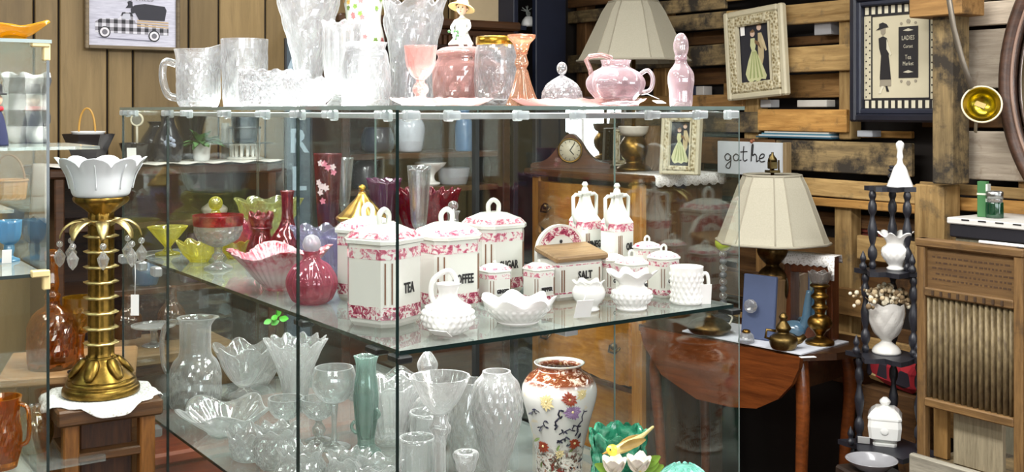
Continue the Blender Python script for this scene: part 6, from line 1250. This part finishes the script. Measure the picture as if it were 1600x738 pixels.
# blue drawer front with a glass knob
p, s = ont(1184, 533); t = thing('painted_box', 'blue grey painted wooden box standing on end with a clear glass knob', 'box', p, -.62)
put('front', M().box((0, 0, 50*s), (54*s, .018, 100*s), bev=.003), plain((70, 82, 112), .6, 0, .2, 14), t)
put('side_board', M().box((24*s, .05, 48*s), (5*s, .09, 92*s), bev=.002), wood((110, 84, 52), (150, 118, 78), .7, 2, 2), t); put('side_board', M().box((-24*s, .05, 48*s), (5*s, .09, 92*s), bev=.002), wood((110, 84, 52), (150, 118, 78), .7, 2, 2), t); put('side_board', M().box((0, .05, 96*s), (44*s, .09, 5*s), bev=.002), wood((110, 84, 52), (150, 118, 78), .7, 0, 2), t)
put('glass_knob', M().lathe([(4*s, 0), (4*s, .012), (10*s, .018), (11*s, .026), (6*s, .034), (.3*s, .036)], 10, None, 0, False), CR2, t, (-8*s, -.009, 52*s), 0, (PI/2, 0, 0))
t.rotation_euler = (-.06, 0.03, -.62)
# mirror box with lace over its top
k = K(1268); d = 2.93/(AX*k+AY); p = Vector((k*d, d, TZ+.0045)); s = S(d); t = thing('mirror_box', 'brown wooden box frame holding a mirror with white lace on top', 'mirror', p, -.65)
RWD = wood((70, 34, 16), (112, 60, 30), .35, 2, 2); bw_, bh_ = 78*s, 128*s
for sx_ in (-1, 1): put('side_board', M().box((sx_*(bw_/2-5*s), 0, bh_/2), (10*s, .06, bh_), bev=.003), RWD, t)
for z in (9*s, bh_-14*s): put('cross_board', M().box((0, 0, z), (bw_-20*s, .06, 18*s if z < .1 else 24*s), bev=.003), RWD, t)
put('mirror_glass', M().box((0, .012, bh_/2), (bw_-18*s, .006, bh_-30*s)), MIRR, t)
m = M(); nn = 16; pts = []
for i in range(nn+1):
    x = -bw_/2-4*s+(bw_+8*s)*i/nn; pts += [(x, .04, bh_-10*s), (x, .032, bh_+3*s), (x, -.034, bh_+3*s), (x, -.037, bh_-(12+(22 if i >= nn-1 else 3*(i % 2)))*s)]
m.add(pts, [(i*4+k_, i*4+k_+1, i*4+k_+5, i*4+k_+4) for i in range(nn) for k_ in range(3)]); o = solo('lace_strip', m, LACE, 'white lace strip folded over the top of the mirror box', 'lace', p, -.65); o.modifiers.new('t', 'SOLIDIFY').thickness = .002
# blue glass slipper vase, brass candlestick, little brass lamp
p, s = ont(1248, 530); t = thing('blue_glass_vase', 'pale blue glass vase with a bent neck standing in front of the mirror box', 'vase', p, -.4)
AQ2 = crystal((.66, .86, 1), .45, .2, milkcol=(.34, .64, .88))
put('body', M().ball((-7*s, 0, 13*s), 16*s, 20, 14, 0, (1.25, 1, .82)), AQ2, t); put('neck', M().tube(smooth_prof([(2*s, 0, 12*s), (11*s, 0, 26*s), (14*s, 0, 54*s), (16*s, 0, 74*s)], 4), lambda f: (10-6*f)*s, 12), AQ2, t)
p, s = ont(1281, 540); t = thing('brass_candlestick', 'thick turned brass candlestick at the right of the drop leaf table', 'candlestick', p)
put('body', solid([(22, 0), (22, 4), (16, 8), (7, 12), (9, 18), (17, 26), (19, 34), (15, 42), (8, 46), (9, 52), (13, 57), (9, 62), (9, 68), (14, 74), (9, 80), (10, 86), (16, 91), (10, 95)], s, 36), BRASS, t)
put('cup', vessel([(9, 93), (14, 97), (17, 106), (18, 112)], s, 2, 95, 28, ruffle(6, .06, 2, .6)), crystal((.6, .55, .5), .25, .3), t)
p, s = ont(1224, 548); t = thing('brass_oil_lamp', 'small old brass oil lamp at the front of the drop leaf table', 'lamp', p)
put('body', solid([(16, 0), (20, 4), (22, 16), (16, 22), (9, 26), (12, 32), (9, 38), (5, 44), (7, 50), (3, 56)], s, 32), metal((126, 104, 62), .4, .3), t); put('spout', M().tube([(14*s, 0, 12*s), (26*s, 0, 14*s), (34*s, 0, 20*s)], lambda f: (8-4*f)*s, 10), metal((126, 104, 62), .4, .3), t); put('handle', M().tube([(-16*s, 0, 14*s), (-28*s, 0, 18*s), (-26*s, 0, 30*s), (-12*s, 0, 28*s)], 2.4*s, 6), metal((126, 104, 62), .4, .3), t)
p, s = ont(1166, 538); t = thing('glass_inkwell', 'small clear glass inkwell at the foot of the blue grey box', 'inkwell', p); put('body', vessel([(12, 0), (13, 3), (11, 12), (6, 16)], s, 2, 5, 8, None, 0, False), CR2, t); put('cap', M().lathe([(6*s, 15*s), (7*s, 17*s), (5*s, 20*s), (.5*s, 21*s)], 16), BRASS, t)
p = G(1262, 559, TT); p.z = TZ+.0003; solo('price_tag', M().box((0, 0, .0006), (.05, .018, .001), 0, (0, 0, .2)), WTAG, 'white price tag lying on bare wood at the table front corner', 'price tag', p)
p, s = ont(1108, 524); t = thing('brass_dish', 'low dark brass dish on the runner seen through the display case', 'dish', p); put('body', solid([(24, 0), (30, 4), (34, 12), (22, 22), (8, 26), (6, 32)], s, 32), AB, t); put('handle', roundhandle([(28*s, 0, 8*s), (36*s, 0, 24*s), (30*s, 0, 30*s)], 1.4*s), plain((200, 196, 180), .4), t)
k = K(1130); d = 2.92/(AX*k+AY); p = Vector((k*d, d, TZ+.0045)); s = S(d); t = thing('green_ball_candlestick', 'stacked glass bead candlestick topped by a lime green ball', 'candlestick', p)
zb_ = EYE-(392-HZ)*s-p.z
put('foot', solid([(20, 0), (20, 4), (8, 10)], s, 28), plain((60, 60, 64), .2, 0, .2, 20, .5), t)
m_b = plain((90, 92, 96), .15, 0, .4, 60, .6)
nb = 9
for j in range(nb): put('bead', M().ball((0, 0, 10*s+(zb_-10*s)*(j+.5)/nb), (zb_-10*s)/nb*.52, 14, 8, 0, (1.1, 1.1, 1)), m_b if j % 2 else CR2, t)
put('ball', M().ball((0, 0, zb_+12*s), 13*s, 20, 14), plain((176, 196, 60), .35, 0, .08, 20), t)
# ---------------------------------------------------------------- black corner stand with milk glass
ET = 3.32; p = Vector((K(1392)*ET, ET, 0)); s = S(ET); et = thing('corner_shelf_stand', 'black painted tiered corner stand with turned spindles', 'stand', p, TH-PI/2+.45)
BLKP = plain((34, 35, 42), .4, 0, .3, 20); LVZ = [EYE-(y-HZ)*s for y in (291, 421, 552, 694)]+[.12]; RW3 = [42, 58, 72, 84, 90]
def tier(r):
    out = [(0, .55*r)]
    for i in range(13): a = PI*1.16+PI*.68*i/12; q_ = r*(1+.12*math.cos(6*PI*i/12)); out.append((q_*math.cos(a)*.95, .55*r+q_*math.sin(a)*1.35))
    return out
for z, r in zip(LVZ, RW3): put('shelf', M().prism([(x*s, y*s) for x, y in tier(r)], .014, 0, 'z', z-.014), BLKP, et)
def spin(x, y, z0, z1):
    h_ = z1-z0; pr_ = []
    for f, r in ((0, 4), (.05, 6), (.10, 4), (.16, 7), (.24, 7), (.30, 3.5), (.36, 5), (.50, 7.5), (.60, 5), (.68, 3.5), (.74, 6.5), (.82, 6.5), (.88, 4), (.94, 6), (1, 4)): pr_.append((r*s, z0+h_*f))
    put('spindle', M().lathe(smooth_prof(pr_, 3), 14, None, 0, True, (x, y, 0)), BLKP, et)
for i in range(4):
    r = RW3[i]
    for x, y in ((0, .30*r), (-.62*r, -.22*r), (.62*r, -.22*r)): spin(x*s, y*s, LVZ[i+1], LVZ[i]-.014)
spin(0, .30*42*s, LVZ[0], LVZ[0]+.06)
for i in (1, 2, 3):
    for x in (-.62, .62): put('finial', M().lathe([(q_[0]*s, q_[1]*s+LVZ[i]) for q_ in smooth_prof([(4, 0), (6, 6), (3, 12), (5, 18), (2, 26), (.3, 30)], 3)], 12, None, 0, True, (x*RW3[i]*s*1.02, -.46*RW3[i]*s, 0)), BLKP, et)
def one(i, dx, dy=-.05): q_ = et.matrix_basis @ Vector((dx*s, dy*RW3[i]*s, LVZ[i]+.0005)); return q_
p = one(0, 14); t = thing('china_bell', 'white china hand bell with a tall handle on top of the black stand', 'bell', p)
put('body', vessel([(20, 0), (19, 3), (14, 16), (10, 28), (6, 34)], s, 2, -1, 40), MILK, t); put('handle', solid([(6, 33), (4, 40), (5, 46), (4, 54), (6, 62), (6, 67), (2, 71)], s, 20), MILK, t)
p = one(1, 8); solo('milk_glass_vase', vessel([(13, 0), (14, 3), (11, 7), (20, 20), (21, 32), (14, 40), (18, 48), (25, 56)], s, 2.5, 4, 80, both(hobnail(14, .06, .5, .15, .65), ruffle(6, .16, 4, .7))), MILK, 'white hobnail milk glass vase with a ruffled rim on the second tier', 'vase', p)
p = one(2, -6); t = thing('milk_glass_urn', 'white milk glass urn vase full of dried flowers on the third tier', 'vase', p)
put('body', vessel([(21, 0), (22, 3), (18, 10), (9, 17), (9, 21), (18, 30), (25, 46), (28, 64), (29, 76)], s, 2.5, 20, 64, both(cut_diamond(8, .03, .1, .3, .9), lambda t_, r, z, h: (r, z+(5*abs(math.sin(3*t_))*max(0, h-.85)/.15)))), porcelain((214, 212, 206), .3), t)
FL_ = [plain((226, 216, 190), .9), plain((190, 170, 136), .9), plain((120, 100, 72), .9)]
for i in range(150):
    a = random.uniform(0, 2*PI); r = random.uniform(4, 60); q_ = Vector((r*math.cos(a)*s, r*math.sin(a)*.6*s, (92+random.uniform(-10, 16)-r*.18)*s)); sz_ = random.uniform(2.4, 5.2)*s
    put('dried_flower', M().ball(q_, sz_, 6, 4), FL_[i % 3 if i % 5 else 2], t)
m = M()
for i in range(26):
    a = random.uniform(0, 2*PI); r = random.uniform(10, 50); m.tube([(4*s*math.cos(a), 4*s*math.sin(a), 60*s), (r*math.cos(a)*s, r*math.sin(a)*.6*s, (92-r*.15)*s)], .5*s, 4)
o = put('dry_stems', m, FL_[2], t); o['kind'] = 'stuff'
p = one(3, -8, -.05); t = thing('milk_glass_covered_box', 'square white milk glass covered box with a knob on the lower tier', 'jar', p, -.35)
def sq(r, z, c=.2): return [(x*s, y*s, z*s) for x, y in ((-r+r*c, -r), (r-r*c, -r), (r, -r+r*c), (r, r-r*c), (r-r*c, r), (-r+r*c, r), (-r, r-r*c), (-r, -r+r*c))]
put('body', M().loft([sq(17, 0), sq(18, 4), sq(15, 6), sq(23, 12), sq(25, 30), sq(24, 42)], 0, False), MILK, t); put('lid', M().loft([sq(25, 42), sq(25, 45), sq(21, 52), sq(14, 58), sq(5, 60)], 0, False), MILK, t); put('knob', solid([(4, 59), (8, 64), (8, 68), (3, 73)], s, 16), MILK, t)
for sx_ in (-1, 1): put('raised_flower', M().ball((sx_*0*s, -24*s, 26*s), 6*s, 8, 6, 0, (1.2, .25, 1.2)), MILK, t) if sx_ > 0 else None
pricetag(0, 0, 0, .034, .026, -.3, .5, 'white price tag leaning by the covered milk glass box', loc=one(3, -36, -.30))
pz_ = P(1362, 734, 3.02); solo('plate_stool', M().box((0, 0, pz_.z/2), (.14, .14, pz_.z), bev=.006), wood((30, 22, 18), (56, 42, 32), .5, 2, 1.5), 'dark wooden block under the grey oval dish at the bottom', 'stool', Vector((pz_.x, pz_.y, 0)), .3)
solo('grey_dish', vessel([(20, 0), (24, 2), (36, 12), (40, 16)], S(3.02), 2, 2, 48, None, 0, True), plain((150, 150, 154), .25, 0, .12, 14, .4), 'grey oval dish at the bottom edge below the black stand', 'dish', Vector((pz_.x, pz_.y, pz_.z+.0005)))
def atA(px, py, a): d = a/(AX*K(px)+AY); return P(px, py, d)
# red woven textile on the pallets behind the stand
n = N('kilim'); v = n.coord('Object', (1, 1, 1)); vo = n.n('TexVoronoi'); vo.inputs['Scale'].default_value = 22; n.l(v, vo.inputs['Vector']); n.pbr(n.ramp(vo.outputs['Color'], [(.25, lin((150, 28, 40))), (.5, lin((176, 40, 50))), (.62, lin((214, 190, 130))), (.75, lin((40, 34, 44)))], 'CONSTANT'), .95); 
solo('woven_cushion', M().box((0, 0, 0), (.20, .09, .085), 0, (0, .12, 0), 1, .02), n.m, 'red patterned woven cushion wedged behind the black stand', 'cushion', atA(1402, 582, 3.08), TH-PI/2)
solo('cushion_box', M().box((0, 0, 0), (.20, .10, .56), bev=.004), TONE['D'], 'dark plank box under the red woven cushion', 'box', atA(1402, 606, 3.08)*1.0-Vector((0, 0, .285)), TH-PI/2)
# ---------------------------------------------------------------- washboard and crates in the right foreground
wa = 2.50
def atA(px, py, a): d = a/(AX*K(px)+AY); return P(px, py, d)
c0, c1 = atA(1437, 400, wa), atA(1602, 400, wa); ww_ = (c1-c0).length; mid = (c0+c1)/2; dm = mid.y; s = S(dm)
ztop = atA(1437, 371, wa).z; wbz = .60; wh = ztop-wbz
wb = thing('washboard', 'old wooden washboard with a ribbed panel leaning in the right foreground', 'washboard', Vector((mid.x, mid.y, wbz)), RW_)
WW = wood((84, 60, 32), (134, 102, 60), .6, 0, 2, (70, 54, 36)); WWV = wood((84, 60, 32), (134, 102, 60), .6, 2, 2, (70, 54, 36))
for sx_ in (-1, 1): put('side_rail', M().box((sx_*(ww_/2-.012), 0, wh/2), (.024, .026, wh), bev=.003), WWV, wb)
put('top_rail', M().box((0, 0, wh-.011), (ww_+.006, .034, .022), bev=.004), WW, wb)
put('header_board', M().box((0, .004, wh-.075), (ww_-.048, .012, .108), bev=.001), wood((100, 72, 40), (132, 100, 58), .7, 0, 2), wb)
zz0 = wh-.135
put('cross_rail', M().box((0, -.002, zz0), (ww_-.046, .026, .022), bev=.003), WW, wb)
for j in range(9): put('drain_notch', M().box((-ww_/2+.05+(ww_-.1)*j/8, -.016, zz0), (.006, .004, .012)), plain((60, 42, 24), .8), wb)
zp0, zp1 = zz0-.27, zz0-.011; m = M(); nx = 120; pts = []; nr = 15
n = N('ribbed_zinc'); f = n.noise(n.coord('Object', (8, 8, 3)), 14, 4); n.pbr(n.ramp(f, [(.35, lin((92, 78, 54))), (.65, lin((132, 116, 84)))]), .55, .15); ZINC = n.m
for i in range(nx+1):
    x = -ww_/2+.024+(ww_-.048)*i/nx; y = .002-.0055*math.sin(2*PI*nr*i/nx); pts += [(x, y, zp0), (x, y, zp1)]
m.add(pts, [(2*i, 2*i+2, 2*i+3, 2*i+1) for i in range(nx)]); put('ribbed_panel', m, ZINC, wb).modifiers.new('t', 'SOLIDIFY').thickness = .002
put('cross_rail', M().box((0, -.002, zp0-.011), (ww_-.046, .026, .022), bev=.003), WW, wb)
FT = plain((70, 48, 28), .8)
for j, (wd_, sz, z_) in enumerate((('SOLID ZINC', .016, wh-.052), ('WASHBOARD', .014, wh-.074), ('THE RUBBING SURFACE', .009, wh-.092), ('FOR LAUNDRY', .008, wh-.106))[:0]): put_text(wd_, sz, wb, (0, -.003, z_), .8, FT)
for j in range(5):                                        # print worn past reading: rows of faded strokes
    m = M(); z_ = wh-.045-.014*j; x = -.105+.01*(j % 2)
    while x < .105: l_ = random.uniform(.004, .012); m.box((x+l_/2, -.0024, z_), (l_, .0006, .0045)); x += l_+random.uniform(.003, .007)
    put('faded_print', m, FT, wb)['kind'] = 'stuff'
p = atA(1572, 378, wa); solo('white_pencil', M().tube([(-.07, 0, .003), (.04, 0, .003)], .004, 8).box((.055, 0, .003), (.04, .014, .006), bev=.002), WTAG, 'white handled brush lying along the washboard top rail', 'brush', Vector((p.x, p.y, ztop+.002)), RW_)
# boards behind and the weathered crate that carries the washboard
cr = thing('weathered_crate', 'weathered grey wooden crate under the washboard', 'crate', Vector((mid.x, mid.y, 0))+W(.10, 0, 0), RW_)
zc_ = .60
for j in range(3): put('slat', M().box((0, -.15, zc_-.045-.17*j), (ww_-.02, .02, .15), bev=.004), wood((104, 100, 88), (164, 158, 142), .9, 0, 1.4, (84, 80, 70)), cr)
put('top_board', M().box((0, 0, zc_-.012), (ww_-.01, .28, .022), bev=.004), TONE['G'], cr)
for sx_ in (-1, 1): put('side_board', M().box((sx_*(ww_/2-.02), .01, zc_/2-.02), (.02, .28, zc_-.05), bev=.003), TONE['G'], cr)
bd_ = atA(1530, 700, wa+.05); o = solo('grey_plank', M().box((0, 0, .10), (.135, .016, .20), bev=.002), wood((110, 100, 80), (160, 148, 122), .85, 2, 1.4), 'grey weathered plank upright behind the lower part of the washboard', 'plank', Vector((bd_.x, bd_.y, zc_+.001)), RW_)
bd_ = atA(1472, 700, wa+.06); solo('tan_plank', M().box((0, 0, .10), (.040, .018, .20), bev=.002), wood((150, 110, 56), (196, 154, 94), .7, 2, 1.4), 'narrow tan plank upright behind the washboard left rail', 'plank', Vector((bd_.x, bd_.y, zc_+.001)), RW_)
ea = 2.86; e0 = atA(1487, 340, ea); e1 = atA(1622, 340, ea); el = (e1-e0).length; em = (e0+e1)/2; ez = e0.z
ec = thing('marble_top_chest', 'grey chest with a white top and black band behind the washboard', 'chest', Vector((em.x, em.y, 0))+W(.12, 0, 0), RW_)
put('top_slab', M().box((0, 0, ez-.008), (el+.02, .26, .018), bev=.003), plain((214, 212, 206), .4, 0, .1, 12), ec); put('band', M().box((0, 0, ez-.036), (el+.01, .25, .038), bev=.004), plain((34, 34, 40), .4, 0, .2, 20), ec); put('body', M().box((0, .005, (ez-.055)/2), (el-.01, .235, ez-.055), bev=.004), wood((96, 92, 76), (136, 130, 108), .8, 2, 1.4), ec)
for j in range(5): put('stripe', M().box((-el/2+.05+j*el/5, -.1305, ez-.003), (.024, .001, .004)), INK, ec)
GNJ = crystal((.08, .35, .18), .3, .2, milkcol=(.03, .22, .10)); 
p = atA(1554, 330, ea+.08); p.z = ez+.0015; s = S(p.y); t = thing('green_jar', 'small dark green glass jar with a silver lid on the white chest top', 'jar', p); put('body', vessel([(12, 0), (13, 2), (13, 22), (12, 24)], s, 1.5, 3, 28), GNJ, t); put('neck', vessel([(11, 24), (12, 26), (12, 32)], s, 1.5, 20, 28), CR2, t); put('lid', M().lathe([(13*s, 30*s), (13*s, 40*s), (11*s, 42*s), (.2*s, 42*s)], 28), metal((190, 192, 190), .3, .6), t)
p = atA(1536, 330, ea+.08); p.z = ez+.0015; t = thing('green_box', 'narrow green and white box standing beside the green jar', 'box', p, RW_+.2); put('body', M().box((0, 0, 28*s), (14*s, 12*s, 56*s), bev=.001), plain((58, 110, 62), .6, 0, .15, 20), t); put('white_side', M().box((8*s, 0, 26*s), (3*s, 13*s, 52*s)), plain((214, 216, 206), .6), t); put('white_band', M().box((0, -.0002, 36*s), (14.4*s, 12.6*s, 3*s)), plain((200, 206, 190), .6), t)
# brass dipper and the big round mirror
p = atA(1534, 163, 2.93); s = S(p.y); t = thing('brass_dipper', 'brass dipper with its bright bowl facing out hanging by a long iron handle', 'ladle', p)
b_ = put('bowl', M().lathe([(q_[0]*s, q_[1]*s) for q_ in smooth_prof([(.3, -26), (12, -24), (22, -16), (27, -4), (29, 0), (27.5, 0), (25, -5), (20, -14), (11, -21), (.3, -23)], 4)], 40), metal((176, 158, 48), .22, .5, 14), t, (0, 0, 0), 0, (PI/2-.25, 0, -.35))
put('rim', M().tube([(29*s*math.cos(q_*PI/18), 29*s*math.sin(q_*PI/18), 0) for q_ in range(36)], 1.5*s, 8, closed=True), plain((224, 212, 180), .35), b_)
put('sticker', M().box((-4*s, 6*s, -21*s), (22*s, 8*s, .8*s), 0, (.12, 0, -.4)), plain((206, 178, 110), .6), b_)
put('handle', M().tube([(-14*s, .012, 26*s), (-24*s, .03, 70*s), (-34*s, .045, 120*s), (-44*s, .05, 190*s)], 6.5*s, 8, flat=.6), plain((120, 112, 100), .45, .5, .2, 20), t); put('handle_end', M().tube([(-4*s, .02, -22*s), (-2*s, .035, -44*s)], 5*s, 6, flat=.4), plain((130, 118, 96), .5), t)
p = atA(1852, 92, 3.02); s = S(3.05); R_ = 312*s*1.0; t = thing('round_mirror', 'huge round mirror with a dark wooden rim cut off by the right edge', 'mirror', p, RW_); t.rotation_euler = (-.13, 0, RW_-.10)
m = M(); m.lathe([(q_[0], q_[1]) for q_ in [(R_-.040, 0), (R_-.038, .03), (R_-.02, .042), (R_, .03), (R_, 0)]], 96, None, 0, True, cap=False); put('rim', m, wood((46, 30, 22), (84, 58, 44), .4, 0, 1.2), t, (0, .03, 0), 0, (PI/2, 0, 0))
put('inner_ring', M().tube([((R_-.042)*math.cos(q_*PI/60), .004, (R_-.042)*math.sin(q_*PI/60)) for q_ in range(120)], .005, 6, closed=True), plain((140, 112, 96), .4), t)
put('mirror_glass', M().lathe([(R_-.037, 0), (R_-.037, .006)], 96, None, 0, False), MIRR, t, (0, .028, 0), 0, (PI/2, 0, 0))
# odds and ends that show in the gaps of the pallets
for px, py, w2, h2, c_, lab in ((1203, 162, 16, 12, (206, 206, 206), 'small white box in the gap below the crooked picture'), (1275, 162, 46, 11, (198, 196, 188), 'white carton in a gap between the pallet boards'), (1292, 44, 26, 22, (150, 150, 152), 'grey carton in the top gap of the pallets'), (1080, 142, 30, 14, (40, 46, 66), 'navy box in the gap behind the pink bottle'), (1358, 209, 24, 10, (190, 196, 204), 'silver box in the gap below the lady sign'), (1100, 142, 12, 14, (190, 186, 180), 'white box beside the navy box in the pallet gap')):
    p = RA(px, py, -.05); s = S(p.y); solo('carton', M().box((0, 0, 0), (w2*s/wfac(px), .05, h2*s), bev=.002), plain(c_, .6, 0, .12, 20), lab, 'box', p, RW_)
p = RA(1248, 211, -.03); s = S(p.y)
for j in range(4): solo('flat_book', M().box((0, 0, 0), (118*s/wfac(1248)*(1-.05*j), .07, 2.4*s), bev=.0005), plain([(40, 84, 104), (200, 204, 204), (70, 120, 140), (210, 206, 196)][j], .6), ['teal bottom book of the flat pile in the pallet gap', 'white second book of the flat pile in the pallet gap', 'blue third book of the flat pile in the pallet gap', 'cream top book of the flat pile in the pallet gap'][j], 'book', p+Vector((.004*j, 0, (-3.6+2.45*j)*s)), RW_, 'flat books in the pallet gap')
